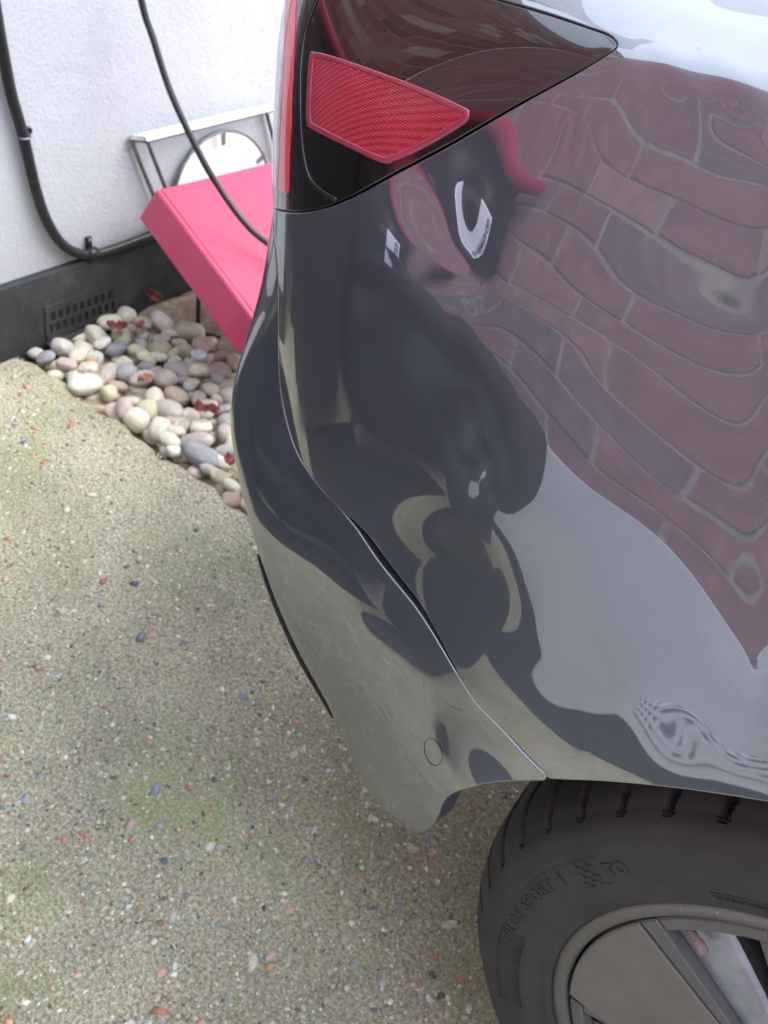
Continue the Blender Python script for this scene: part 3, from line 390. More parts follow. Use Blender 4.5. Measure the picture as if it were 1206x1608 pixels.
13,22,120,-13,-11,-9,-7,-4,-1,0,3,7,10,13,18,25,30,37,46,54,64,72,83,92,101,109,118,124,131,136,139,139,136,129,119,107,97,91,96,95,
94,91,87,92,92,84,67,42,15,-2,-4,3,17,42,88,153,212,217,64,-78,-146,-166,-188,-232,-299,-375,-411,-356,-255,-162,-89,-45,-25,-26,-35,-51,-63,-74,-78,-83,
-82,-82,-79,-75,-71,-66,-59,-53,-45,-38,-27,-21,-11,-3,5,12,136,-12,-9,-6,-5,-3,0,1,4,6,9,13,17,21,27,35,41,49,58,68,75,86,93,103,
110,117,123,129,131,133,130,126,117,108,97,96,97,97,95,96,99,97,86,67,49,28,13,5,17,31,48,73,114,156,179,155,61,-46,-122,-173,-220,-273,-332,-375,
-374,-309,-218,-137,-76,-35,-17,-15,-25,-37,-51,-62,-71,-76,-79,-79,-79,-78,-74,-71,-66,-60,-53,-44,-36,-28,-19,-11,-4,6,153,-9,-7,-6,-2,-1,0,3,4,6,
9,11,15,19,24,29,36,45,51,60,68,76,86,92,101,108,114,119,123,124,125,122,116,108,100,96,100,100,102,101,106,94,74,53,34,21,15,18,36,63,
83,105,135,151,147,112,43,-39,-111,-174,-233,-293,-340,-350,-320,-254,-187,-123,-69,-34,-16,-14,-19,-32,-44,-55,-65,-71,-76,-79,-79,-80,-79,-75,-71,-65,-59,-51,-43,-34,
-27,-18,-10,-3,173,-7,-5,-3,-2,1,2,3,5,6,6,10,12,16,20,25,31,36,45,51,59,67,74,82,89,97,103,107,112,115,117,117,116,111,103,96,
103,106,104,105,100,88,64,40,23,19,24,37,63,94,119,139,145,142,120,79,23,-40,-104,-165,-227,-282,-320,-315,-274,-214,-160,-110,-68,-39,-23,-18,-23,-31,-42,-53,
-62,-69,-75,-78,-81,-81,-82,-79,-76,-71,-64,-56,-50,-40,-32,-25,-16,-9,199,-7,-4,-2,0,2,3,4,5,4,7,7,10,12,15,20,24,30,34,43,49,55,
63,71,76,83,90,96,99,104,106,109,112,112,109,105,107,105,103,100,94,78,55,33,16,17,40,69,99,124,146,158,152,132,98,57,6,-42,-94,-147,-199,-247,
-282,-275,-233,-185,-141,-103,-71,-48,-34,-29,-31,-38,-47,-55,-63,-70,-74,-79,-82,-84,-83,-83,-80,-75,-68,-62,-53,-45,-37,-29,-22,-14,227,-5,-3,0,1,2,3,5,
3,5,5,5,7,8,11,13,16,22,27,31,39,45,50,57,64,69,76,81,87,90,95,99,103,109,116,119,110,102,96,90,82,70,51,31,18,24,57,102,
133,149,161,166,153,126,87,42,2,-35,-78,-125,-168,-202,-227,-222,-195,-161,-131,-102,-80,-60,-50,-44,-45,-48,-53,-61,-67,-72,-77,-81,-84,-85,-87,-86,-83,-78,-72,-65,
-57,-49,-41,-32,-25,-18,260,-3,-3,-1,2,2,3,3,4,4,3,3,3,4,6,7,11,12,18,22,27,33,39,43,50,56,61,67,73,78,82,89,95,105,
115,121,111,97,87,78,71,61,51,40,29,41,81,123,150,162,170,169,154,124,86,40,9,-16,-52,-95,-137,-164,-163,-162,-156,-143,-126,-108,-90,-77,-67,-62,-59,-62,
-64,-68,-73,-77,-80,-84,-86,-89,-89,-88,-85,-81,-75,-67,-59,-51,-43,-36,-27,-22,296,-3,-1,-1,0,3,2,3,2,2,1,1,0,0,1,2,2,6,8,13,
16,21,26,32,36,43,48,54,58,65,71,78,88,98,110,114,103,90,77,68,59,53,50,51,56,70,101,130,153,164,169,167,154,131,93,54,32,17,-11,-51,
-92,-115,-115,-123,-133,-134,-125,-114,-104,-93,-84,-80,-76,-75,-77,-77,-80,-82,-85,-87,-90,-91,-91,-91,-87,-82,-75,-69,-60,-52,-44,-37,-30,-22,334,-2,-2,0,0,0,
2,1,2,0,-2,-2,-3,-3,-5,-4,-2,-2,0,3,6,11,15,19,25,29,35,41,46,53,60,69,79,91,99,101,93,80,67,56,48,45,48,60,84,106,
114,132,146,156,161,161,155,139,112,83,74,60,32,-1,-38,-71,-86,-102,-118,-124,-126,-122,-113,-107,-101,-94,-92,-89,-87,-88,-86,-88,-90,-92,-93,-93,-94,-91,-87,-83,
-76,-68,-60,-53,-45,-36,-31,-22,373,-1,-1,-2,0,0,0,0,-1,-2,-2,-5,-6,-8,-8,-9,-9,-9,-7,-6,-2,0,4,8,13,19,23,29,35,41,51,59,
70,79,86,88,81,71,58,47,42,41,50,69,97,119,126,130,138,143,148,151,154,150,142,127,124,99,67,32,2,-28,-58,-82,-102,-117,-123,-123,-122,-117,-111,-109,
-103,-100,-97,-95,-95,-94,-95,-94,-96,-96,-95,-91,-88,-81,-75,-67,-59,-51,-44,-37,-28,-23,412,-2,-1,0,-1,-1,0,-2,-2,-3,-6,-6,-10,-11,-13,-14,-14,-14,
-14,-12,-11,-9,-6,-1,3,6,13,18,26,33,40,50,60,68,74,75,70,60,51,43,38,41,52,74,100,120,124,126,126,130,134,143,150,163,175,185,169,129,
89,52,25,-1,-30,-60,-84,-104,-115,-122,-123,-122,-120,-115,-112,-108,-105,-102,-99,-99,-97,-99,-98,-97,-94,-92,-86,-79,-73,-64,-58,-49,-41,-34,-27,-20,446,1,0,0,
-1,-1,-2,-1,-4,-5,-7,-10,-11,-15,-16,-17,-19,-19,-19,-20,-18,-16,-14,-11,-7,-1,4,9,16,23,33,41,50,58,62,62,60,53,46,40,39,43,56,74,
96,111,117,115,115,115,122,134,153,176,204,227,200,154,106,69,38,16,-12,-41,-69,-89,-105,-114,-120,-122,-121,-119,-116,-112,-108,-106,-103,-100,-101,-99,-98,-98,-94,-88,
-84,-77,-69,-61,-53,-46,-38,-31,-24,-17,476,2,3,1,0,0,-1,-4,-3,-7,-8,-11,-14,-16,-19,-21,-22,-24,-25,-24,-25,-24,-20,-18,-14,-10,-5,2,8,16,
24,33,41,47,52,53,52,48,42,41,40,47,57,72,88,100,105,101,99,103,111,129,155,187,222,240,217,172,123,81,49,24,-2,-28,-52,-75,-92,-104,-112,-115,
-118,-117,-115,-112,-110,-105,-104,-101,-99,-98,-97,-95,-90,-87,-79,-73,-65,-57,-49,-41,-33,-27,-19,-14,499,6,4,4,3,1,-1,-1,-5,-6,-9,-13,-16,-18,-21,-24,
-26,-27,-29,-29,-30,-28,-28,-24,-21,-16,-12,-5,1,9,17,25,32,40,44,45,45,44,42,40,43,49,58,69,81,87,87,85,85,90,102,124,154,190,222,238,
222,180,131,87,55,29,7,-17,-41,-59,-77,-91,-99,-106,-108,-111,-110,-108,-106,-103,-99,-99,-96,-95,-93,-89,-87,-81,-75,-67,-59,-52,-43,-35,-29,-20,-15,-8,511,11,
9,8,6,4,2,-1,-3,-6,-10,-13,-16,-20,-23,-25,-29,-31,-32,-34,-33,-33,-31,-30,-26,-23,-17,-12,-5,3,10,18,26,31,36,40,40,39,40,41,45,49,
58,66,71,72,71,71,73,78,95,116,147,180,211,224,211,175,129,89,57,33,12,-7,-25,-45,-60,-73,-84,-92,-97,-99,-101,-100,-97,-96,-95,-91,-91,-88,-87,-84,
-80,-74,-67,-61,-52,-44,-36,-30,-21,-16,-9,-3,514,17,16,13,11,8,5,2,-2,-5,-9,-12,-18,-21,-25,-28,-31,-33,-35,-36,-37,-36,-35,-33,-32,-27,-22,-17,
-10,-4,5,12,19,25,30,33,34,37,38,39,43,49,54,58,60,60,57,59,63,73,85,107,131,160,186,198,191,157,118,83,57,36,20,4,-12,-27,-42,-55,
-66,-74,-81,-85,-86,-88,-87,-86,-84,-83,-81,-81,-79,-76,-71,-65,-59,-50,-44,-36,-29,-21,-15,-8,-2,2,506,27,24,21,17,13,8,5,1,-3,-8,-13,-17,-23,
-26,-30,-33,-35,-37,-39,-38,-39,-38,-37,-34,-31,-27,-22,-15,-8,-2,7,12,20,23,27,30,32,33,38,40,44,46,51,49,47,46,50,55,63,77,92,111,131,
151,160,157,129,99,74,56,42,29,17,4,-8,-22,-34,-46,-55,-61,-67,-71,-71,-73,-71,-72,-71,-72,-70,-69,-65,-61,-55,-48,-42,-33,-27,-19,-12,-7,-1,4,10,
490,37,35,30,25,18,14,8,4,-2,-7,-13,-18,-22,-28,-32,-34,-38,-38,-39,-41,-40,-40,-39,-37,-34,-32,-25,-20,-13,-6,0,8,12,18,21,23,26,29,31,
34,37,39,38,39,36,37,38,44,52,62,74,86,100,107,111,109,94,79,68,59,50,41,33,22,11,-1,-13,-23,-33,-42,-46,-51,-55,-54,-57,-56,-58,-57,-59,
-56,-54,-49,-43,-36,-29,-23,-15,-10,-4,2,7,11,16,467,49,46,41,33,27,19,12,5,0,-5,-12,-18,-24,-29,-33,-36,-38,-41,-41,-40,-42,-41,-40,-40,-38,
-33,-30,-24,-18,-10,-5,2,6,10,13,17,19,21,24,26,28,28,27,25,25,24,27,29,37,42,49,56,60,61,59,55,60,66,65,62,60,56,48,41,30,
22,9,-1,-10,-20,-26,-31,-33,-37,-38,-40,-41,-43,-43,-42,-40,-36,-30,-25,-17,-10,-5,0,6,10,15,19,24,439,63,59,51,43,33,24,17,9,2,-6,-12,
-18,-24,-29,-34,-38,-39,-41,-41,-43,-41,-43,-43,-41,-39,-37,-33,-27,-22,-16,-10,-6,0,3,6,9,10,13,14,16,14,15,15,12,10,10,10,13,14,19,20,
21,19,14,13,14,33,49,60,67,68,67,64,59,51,41,32,22,11,3,-4,-9,-13,-16,-19,-22,-25,-26,-26,-27,-25,-21,-18,-10,-5,0,7,12,15,20,23,
27,30,411,77,70,63,52,41,30,19,12,2,-4,-11,-18,-25,-30,-34,-38,-40,-41,-43,-42,-44,-43,-43,-43,-42,-39,-35,-32,-26,-22,-16,-12,-9,-4,-3,-1,1,
2,3,2,3,1,-3,-3,-5,-7,-8,-8,-9,-10,-12,-14,-20,-22,-24,-14,8,32,53,65,74,77,78,73,69,61,52,42,34,26,18,12,8,4,1,-3,-6,
-8,-11,-10,-9,-6,-2,2,8,13,18,22,25,29,32,34,37,384,90,84,73,61,47,35,23,12,5,-4,-11,-18,-24,-29,-35,-37,-41,-42,-42,-44,-44,-45,-45,
-44,-44,-42,-39,-36,-31,-27,-23,-19,-16,-15,-12,-11,-10,-10,-10,-11,-13,-15,-17,-21,-23,-27,-28,-32,-35,-38,-42,-47,-51,-55,-48,-37,-10,17,43,62,75,84,86,
87,83,77,71,62,54,46,40,35,29,25,20,16,13,9,7,7,7,9,12,17,20,26,28,32,35,38,39,43,44,363,101,95,83,69,54,39,25,15,4,
-3,-10,-18,-23,-30,-34,-39,-40,-41,-44,-44,-46,-46,-46,-46,-46,-45,-43,-39,-36,-34,-30,-28,-25,-24,-22,-23,-22,-23,-24,-26,-28,-32,-34,-39,-43,-45,-52,-55,-60,
-66,-71,-76,-78,-76,-69,-51,-26,5,31,56,75,86,93,96,95,92,86,79,72,66,60,54,50,44,40,36,31,27,25,23,23,25,28,29,34,36,40,42,45,
45,48,49,50,347,112,105,92,75,58,42,28,16,6,-3,-10,-16,-23,-29,-35,-37,-40,-43,-44,-45,-46,-48,-48,-49,-49,-48,-46,-45,-43,-39,-38,-36,-36,-34,-35,
-34,-35,-36,-39,-40,-45,-47,-53,-56,-62,-68,-73,-80,-86,-90,-96,-98,-100,-94,-83,-63,-37,-7,24,49,71,86,97,102,103,102,98,94,88,83,78,74,68,64,59,
54,48,45,42,39,40,40,41,45,46,48,50,52,53,54,54,56,57,337,122,112,98,81,62,45,30,16,7,0,-9,-16,-22,-29,-32,-38,-41,-43,-45,-47,-48,
-49,-51,-52,-52,-52,-51,-50,-49,-47,-46,-46,-44,-46,-46,-47,-49,-50,-52,-57,-60,-66,-69,-76,-81,-89,-94,-102,-107,-114,-116,-119,-115,-108,-94,-72,-45,-15,15,43,66,
84,97,105,109,109,109,105,102,98,93,89,86,82,76,72,67,61,57,56,56,55,56,57,58,60,60,60,60,62,62,62,63,331,129,120,104,85,66,46,31,
19,8,-1,-7,-14,-22,-27,-33,-37,-42,-44,-46,-48,-50,-52,-54,-54,-56,-56,-58,-56,-55,-56,-55,-54,-56,-57,-58,-60,-62,-63,-68,-72,-76,-81,-88,-93,-102,-107,-116,
-121,-128,-132,-134,-134,-128,-118,-100,-80,-52,-22,9,37,60,81,95,106,112,114,115,114,111,110,107,105,101,97,94,87,82,78,74,71,70,69,71,69,70,70,68,
69,69,67,69,68,68,330,135,125,109,89,68,49,32,19,9,1,-6,-13,-20,-26,-32,-38,-41,-46,-48,-51,-53,-55,-56,-59,-60,-63,-62,-63,-64,-63,-64,-65,-67,
-67,-70,-72,-75,-79,-82,-86,-92,-98,-105,-112,-118,-126,-134,-140,-145,-147,-149,-144,-138,-125,-108,-84,-56,-27,1,31,56,76,93,104,112,118,118,120,120,118,118,117,115,
112,106,103,97,92,89,86,84,84,82,82,81,78,79,76,75,75,74,73,74,329,141,130,113,93,70,51,33,20,11,2,-6,-12,-18,-26,-32,-37,-43,-46,-51,
-53,-55,-58,-61,-64,-66,-67,-69,-71,-71,-73,-74,-75,-77,-79,-82,-85,-88,-93,-97,-101,-108,-113,-120,-128,-136,-143,-149,-155,-159,-161,-159,-155,-145,-131,-111,-86,-62,-31,-2,
24,50,72,89,102,112,117,121,123,124,126,127,126,126,123,121,115,110,106,102,100,97,96,95,93,90,89,85,85,82,81,79,79,77,330,145,134,117,95,74,
51,36,21,10,3,-4,-12,-17,-24,-32,-37,-43,-48,-52,-56,-60,-63,-66,-68,-72,-74,-76,-78,-80,-82,-83,-86,-87,-91,-93,-98,-102,-106,-111,-117,-121,-129,-136,-144,-150,
-158,-163,-168,-171,-171,-169,-161,-149,-134,-114,-91,-63,-36,-7,21,45,67,84,99,109,117,121,125,128,130,132,135,135,134,130,127,123,117,115,111,110,108,105,103,100,
97,94,91,88,86,85,83,82,330,149,138,121,98,75,55,36,22,12,2,-4,-10,-17,-24,-30,-38,-44,-50,-55,-60,-63,-67,-70,-76,-77,-81,-85,-85,-89,-90,-93,
-96,-100,-102,-106,-110,-114,-120,-125,-130,-136,-143,-151,-156,-165,-170,-176,-179,-180,-180,-175,-166,-154,-136,-116,-92,-66,-39,-11,16,40,62,81,95,106,113,121,125,130,133,138,
140,142,141,140,136,132,130,125,123,121,118,116,112,109,105,101,97,94,92,88,88,86,330,153,142,123,101,78,56,37,23,12,4,-4,-10,-18,-24,-31,-38,-45,
-52,-58,-62,-68,-72,-77,-80,-84,-88,-91,-95,-96,-100,-104,-106,-109,-114,-118,-122,-129,-132,-138,-143,-151,-157,-162,-172,-176,-182,-186,-188,-188,-186,-180,-171,-156,-139,-118,-94,-68,
-42,-14,12,37,57,76,90,102,112,119,125,130,136,141,145,146,149,147,144,141,138,135,134,130,129,125,121,117,112,107,103,100,94,94,91,90,329,155,145,127,
105,79,58,39,24,11,4,-4,-11,-17,-24,-32,-40,-47,-54,-60,-67,-72,-76,-82,-86,-91,-95,-99,-102,-106,-110,-112,-117,-120,-125,-130,-136,-139,-145,-150,-158,-163,-170,-177,
-181,-188,-192,-195,-197,-195,-191,-183,-173,-159,-142,-119,-96,-71,-43,-17,8,32,54,71,86,99,108,116,123,131,138,142,148,152,152,153,151,150,146,144,142,141,137,133,
130,124,118,113,108,103,102,97,95,93,327,159,148,129,106,82,59,39,25,13,3,-4,-11,-19,-25,-34,-41,-50,-57,-64,-69,-75,-82,-86,-92,-97,-102,-106,-111,-115,
-119,-123,-127,-132,-136,-141,-146,-152,-157,-164,-170,-175,-182,-188,-194,-198,-202,-203,-203,-200,-196,-187,-176,-161,-142,-122,-98,-72,-47,-20,5,28,49,68,82,94,106,113,123,130,
138,145,150,155,157,157,158,155,154,153,150,148,145,142,136,130,125,119,112,109,104,102,99,97,325,160,150,132,107,85,60,41,24,13,3,-6,-12,-19,-29,-35,
-44,-51,-59,-66,-74,-79,-85,-92,-98,-103,-109,-115,-119,-124,-127,-133,-137,-142,-147,-153,-158,-164,-169,-175,-182,-188,-194,-199,-204,-208,-210,-211,-210,-206,-199,-191,-178,-164,-145,-123,
-100,-74,-48,-24,2,25,46,62,80,91,101,113,121,130,138,146,152,157,161,163,161,162,161,160,158,155,153,148,143,137,129,124,118,112,109,105,103,101,324,161,
150,133,110,84,61,42,25,12,1,-5,-15,-21,-29,-37,-46,-54,-62,-69,-77,-84,-90,-97,-103,-110,-116,-121,-127,-132,-138,-142,-147,-153,-159,-164,-169,-175,-181,-188,-192,-200,
-205,-210,-214,-218,-219,-218,-215,-212,-204,-193,-182,-165,-147,-126,-102,-77,-51,-25,-1,21,41,61,74,89,101,110,120,129,139,148,154,160,164,166,168,168,167,165,165,163,
158,155,149,143,135,129,122,118,112,109,106,104,322,161,151,132,110,85,62,42,24,12,1,-8,-14,-24,-31,-40,-47,-57,-64,-73,-80,-88,-95,-102,-109,-116,-123,-128,
-136,-141,-146,-152,-158,-163,-168,-175,-181,-186,-194,-198,-205,-211,-216,-221,-224,-226,-227,-226,-223,-216,-208,-198,-184,-169,-149,-128,-104,-80,-53,-28,-5,19,39,56,73,86,98,110,
120,130,139,148,158,163,167,171,172,173,173,173,171,169,166,160,155,148,142,133,128,121,116,113,109,106])
# second differences of the radial spline coefficients, in units of 2 micrometres
BUMPER=dict(spec=[-8.0, 112.0, -58.0, 30.0, 1.5, 1.5],shape=[83, 62],d=[260009,1099,1412,1805,2268,2789,3347,3908,4432,4868,5163,5263,5131,4758,4168,3413,2573,1730,959,310,-196,-560,-808,-965,-1064,-1121,-1154,-1167,-1164,-1143,-1096,-1020,-910,-765,-588,-387,-164,67,301,532,
756,969,1172,1365,1544,1710,1861,1998,2122,2237,2346,2448,2544,2631,2709,2776,2828,2867,2898,2923,2954,2996,-3697,168,166,162,158,153,144,133,120,105,87,69,53,41,35,39,51,72,
94,118,137,148,152,142,126,99,69,34,-2,-36,-64,-87,-103,-114,-118,-116,-116,-111,-105,-102,-99,-98,-97,-98,-98,-100,-102,-101,-100,-98,-97,-92,-89,-81,-74,-63,-52,-38,
-28,-15,-7,-1,-3393,170,165,161,157,149,141,130,116,99,80,63,47,35,30,33,47,67,93,116,138,151,152,144,128,100,67,28,-11,-47,-80,-104,-120,-128,-131,-128,
-122,-115,-110,-103,-100,-97,-97,-99,-99,-101,-101,-101,-100,-97,-94,-91,-85,-78,-68,-60,-47,-36,-23,-13,-4,0,-3088,170,166,161,154,149,137,126,111,94,76,57,41,29,
25,30,43,65,91,118,139,152,156,150,130,103,65,24,-19,-61,-96,-122,-140,-145,-145,-138,-129,-120,-110,-104,-100,-98,-98,-98,-100,-101,-101,-102,-99,-97,-92,-88,-81,-74,
-66,-55,-43,-32,-20,-10,-3,3,-2781,172,167,161,154,144,136,122,106,90,70,51,35,24,19,26,42,63,91,118,142,158,162,154,135,106,67,21,-29,-73,-115,-144,
-160,-166,-159,-149,-135,-122,-112,-104,-100,-98,-97,-99,-101,-101,-101,-101,-99,-95,-92,-85,-78,-70,-61,-50,-40,-27,-16,-8,1,5,-2473,175,169,161,154,144,132,119,104,85,
65,45,27,18,15,21,38,62,91,120,145,161,168,162,144,111,69,19,-35,-90,-135,-169,-185,-188,-176,-159,-139,-123,-111,-104,-99,-98,-100,-99,-101,-101,-102,-99,-97,-94,
-88,-82,-74,-66,-55,-46,-34,-23,-13,-3,2,8,-2160,178,170,164,154,144,132,117,100,79,60,38,21,10,8,17,33,60,89,120,147,166,174,170,151,119,75,19,
-43,-104,-157,-195,-215,-212,-194,-168,-143,-122,-110,-102,-100,-99,-99,-101,-102,-102,-100,-98,-95,-90,-83,-77,-70,-59,-50,-39,-29,-19,-9,0,7,10,-1841,180,173,165,156,145,
131,116,98,76,53,33,14,1,1,8,27,54,86,118,146,167,179,177,159,129,82,21,-47,-116,-180,-226,-246,-239,-213,-176,-144,-121,-106,-102,-100,-100,-102,-102,-102,-100,
-99,-95,-91,-85,-79,-70,-61,-53,-43,-33,-23,-12,-4,4,9,13,-1518,183,175,167,158,146,133,116,95,75,50,27,7,-5,-10,-1,18,45,77,110,141,166,179,179,
167,137,90,28,-45,-126,-200,-256,-282,-270,-231,-182,-142,-117,-106,-100,-101,-103,-103,-104,-102,-101,-96,-91,-85,-78,-69,-61,-52,-44,-34,-25,-16,-7,2,8,14,15,-1193,185,
179,170,160,148,134,118,97,73,49,22,3,-14,-18,-12,4,31,63,98,129,155,173,179,168,142,99,40,-39,-126,-214,-285,-318,-305,-248,-184,-139,-113,-103,-103,-104,-106,
-106,-105,-103,-97,-92,-85,-77,-67,-59,-50,-41,-33,-24,-16,-7,1,7,14,17,19,-872,189,181,174,163,153,137,120,99,75,49,23,-2,-18,-28,-25,-11,12,43,77,
111,138,158,165,162,142,106,50,-24,-115,-216,-306,-355,-339,-265,-181,-131,-109,-105,-106,-109,-110,-110,-106,-100,-95,-85,-77,-65,-56,-46,-37,-28,-19,-13,-5,2,9,15,18,
22,22,-560,193,185,177,169,155,143,124,105,80,52,25,-2,-22,-35,-37,-28,-9,17,50,81,111,129,142,142,130,103,60,-4,-92,-199,-308,-382,-377,-282,-168,-121,-109,
-108,-113,-115,-116,-111,-106,-98,-87,-78,-65,-53,-42,-31,-21,-14,-7,1,7,14,17,22,25,26,27,-261,195,189,181,172,163,148,132,111,88,60,30,3,-22,-38,-48,
-46,-34,-11,15,46,70,90,102,103,99,84,59,14,-58,-157,-279,-384,-403,-299,-153,-115,-112,-117,-122,-122,-118,-112,-101,-92,-80,-66,-52,-38,-26,-16,-6,2,10,15,20,
23,28,30,32,33,30,16,199,193,185,177,166,156,140,121,98,71,42,12,-14,-38,-53,-61,-58,-44,-23,-1,22,37,42,46,42,40,32,16,-23,-96,-208,-331,-381,
-303,-158,-127,-126,-130,-128,-126,-117,-107,-96,-81,-68,-52,-37,-23,-9,2,10,19,25,30,34,36,37,39,38,37,36,270,201,195,188,180,173,162,149,133,111,86,58,
29,-2,-29,-53,-71,-78,-77,-65,-48,-35,-31,-32,-39,-40,-37,-28,-17,-16,-43,-117,-230,-279,-228,-190,-163,-143,-133,-128,-122,-112,-99,-85,-68,-52,-35,-20,-6,7,19,29,
35,41,44,46,48,47,46,46,43,39,495,201,195,189,184,177,168,159,143,126,104,79,50,19,-11,-44,-70,-92,-105,-104,-98,-98,-106,-124,-140,-148,-143,-123,-96,-62,
-43,-60,-143,-200,-174,-102,-77,-94,-110,-117,-111,-102,-87,-69,-53,-34,-18,-2,13,25,37,44,52,55,59,58,57,57,54,51,48,43,687,197,193,190,184,180,174,164,
155,139,123,100,77,48,14,-20,-58,-96,-122,-139,-143,-158,-189,-225,-252,-266,-260,-238,-199,-152,-102,-52,-6,25,26,0,-48,-86,-107,-111,-105,-91,-74,-55,-34,-16,0,17,
30,44,52,62,66,70,69,70,68,64,61,57,51,46,839,193,189,186,184,180,174,170,161,153,138,123,102,78,50,14,-31,-79,-128,-162,-181,-218,-273,-327,-363,-373,
-362,-330,-279,-211,-130,-15,151,259,206,46,-60,-108,-123,-119,-103,-84,-61,-39,-18,1,20,34,48,59,69,75,80,81,82,79,76,72,66,60,55,48,952,185,183,180,
178,176,173,169,166,157,150,139,125,108,86,55,13,-43,-111,-171,-208,-276,-363,-425,-455,-451,-420,-368,-290,-190,-63,101,281,389,271,-1,-126,-154,-148,-130,-106,-77,-52,-25,
-3,19,36,51,64,73,83,89,91,92,90,88,83,76,70,63,55,46,1023,175,173,171,170,167,167,165,160,158,151,145,136,127,113,94,63,13,-64,-158,-225,-347,
-453,-510,-514,-483,-422,-339,-240,-124,31,206,351,362,176,-35,-128,-162,-158,-133,-103,-72,-41,-15,11,33,50,66,78,88,93,99,101,100,98,93,87,79,71,63,53,45,
1054,161,160,159,156,157,155,152,150,146,142,137,132,125,119,111,94,64,6,-103,-252,-436,-534,-550,-516,-453,-374,-277,-167,-33,124,261,324,265,132,-22,-127,-160,-153,-129,
-98,-65,-33,-5,22,43,63,79,89,99,105,106,107,106,102,96,87,79,69,61,51,39,1050,146,143,142,142,139,137,134,130,126,120,113,107,101,94,85,74,54,
20,-64,-292,-479,-522,-488,-427,-351,-268,-175,-67,63,200,280,264,177,73,-56,-98,-134,-136,-118,-89,-58,-29,2,28,52,73,89,101,108,112,113,112,108,103,95,85,75,
66,54,45,34,1013,128,126,123,121,119,116,110,103,96,87,77,66,53,39,20,-5,-45,-108,-197,-299,-340,-339,-303,-245,-181,-111,-35,54,154,249,281,218,120,16,-81,
-107,-127,-128,-110,-85,-58,-27,3,32,58,81,97,110,116,119,118,113,109,99,90,81,69,59,47,36,25,952,107,105,103,99,95,90,82,73,60,49,33,14,-5,
-30,-59,-96,-142,-199,-262,-288,-227,-151,-87,-34,12,60,111,170,227,259,249,205,102,-24,-84,-122,-140,-130,-112,-91,-64,-33,0,32,63,86,106,118,124,124,119,115,104,
95,84,71,61,49,38,26,13,869,87,84,79,76,69,62,52,41,26,8,-12,-35,-62,-93,-128,-166,-204,-233,-238,-217,-135,-1,98,151,181,201,220,240,250,235,217,
197,110,-6,-76,-109,-145,-141,-125,-104,-77,-44,-6,32,68,96,114,126,130,126,122,110,99,87,74,61,49,36,25,13,1,770,67,61,57,50,44,34,24,10,-7,
-26,-49,-74,-103,-135,-170,-203,-232,-245,-226,-140,26,185,262,288,293,286,275,256,230,198,185,174,115,28,-63,-89,-121,-130,-128,-119,-94,-56,-9,38,76,108,126,135,134,
130,118,105,91,75,61,47,33,22,11,-1,-13,662,44,40,34,26,19,9,-2,-16,-33,-52,-74,-97,-122,-146,-169,-189,-197,-185,-134,-12,181,304,330,341,334,315,280,
234,181,137,128,131,98,54,-23,-72,-69,-92,-122,-131,-110,-62,-5,50,96,125,142,145,141,128,114,96,78,61,43,30,17,5,-7,-17,-28,547,26,18,12,5,-5,
-13,-24,-37,-50,-68,-84,-101,-116,-129,-133,-124,-98,-42,53,184,282,271,291,322,329,307,261,196,121,60,36,59,66,35,32,22,0,-71,-137,-152,-120,-56,14,79,125,
152,162,157,143,126,103,83,61,41,25,10,-3,-14,-25,-36,-45,434,4,-1,-8,-15,-23,-31,-40,-51,-62,-73,-83,-91,-94,-89,-73,-41,13,90,187,272,287,274,297,
329,323,293,246,175,88,-1,-61,-58,7,23,85,98,36,-83,-165,-171,-114,-29,58,126,168,186,183,167,143,116,89,62,40,19,2,-13,-24,-35,-44,-54,-64,322,-13,
-19,-25,-32,-38,-45,-53,-60,-66,-72,-74,-73,-62,-43,-11,36,99,176,249,295,297,301,331,346,311,280,249,195,114,30,-36,-80,-73,-23,43,38,-39,-154,-214,-180,-82,
30,128,193,223,222,202,170,134,98,66,38,13,-7,-23,-37,-48,-57,-65,-72,-81,214,-28,-33,-41,-45,-51,-57,-61,-64,-68,-66,-61,-50,-32,-2,39,92,155,218,274,
306,317,338,365,332,268,264,270,247,186,114,39,-40,-95,-75,-41,-101,-198,-274,-264,-162,-18,121,223,271,277,252,208,159,114,70,35,7,-18,-36,-51,-62,-70,-79,-85,
-91,-100,113,-41,-48,-51,-56,-60,-64,-67,-68,-66,-60,-50,-31,-6,28,71,122,177,232,276,309,333,357,336,268,217,260,310,324,280,225,158,61,-41,-97,-157,-270,-368,
-391,-299,-121,75,234,322,344,315,259,193,131,74,32,-5,-32,-51,-66,-78,-86,-94,-98,-104,-110,-116,20,-54,-57,-61,-65,-68,-70,-71,-69,-64,-55,-39,-19,8,43,84,
129,174,215,249,272,286,282,247,209,232,285,352,400,380,362,322,220,68,-88,-231,-367,-487,-481,-313,-64,175,336,401,385,317,230,147,75,20,-22,-50,-72,-87,-97,-104,
-109,-113,-117,-120,-126,-130,-67,-62,-65,-69,-72,-74,-75,-74,-71,-63,-52,-36,-13,14,45,78,115,148,176,195,202,199,182,157,174,246,287,352,437,470,512,522,439,260,
43,-177,-361,-544,-545,-328,-20,245,397,425,364,260,153,63,-3,-50,-80,-101,-112,-121,-125,-127,-128,-130,-132,-135,-138,-141,-144,-68,-73,-76,-77,-79,-79,-77,-72,-65,-53,-35,
-16,8,35,63,86,108,123,126,124,111,98,99,142,218,262,313,400,532,639,695,671,526,309,42,-211,-481,-541,-328,-10,249,374,362,259,134,25,-51,-99,-124,-139,-146,
-149,-148,-148,-146,-144,-142,-143,-144,-147,-149,-210,-76,-77,-80,-83,-83,-83,-80,-77,-67,-55,-42,-22,-2,17,36,52,61,64,61,50,40,36,52,103,170,222,276,358,519,
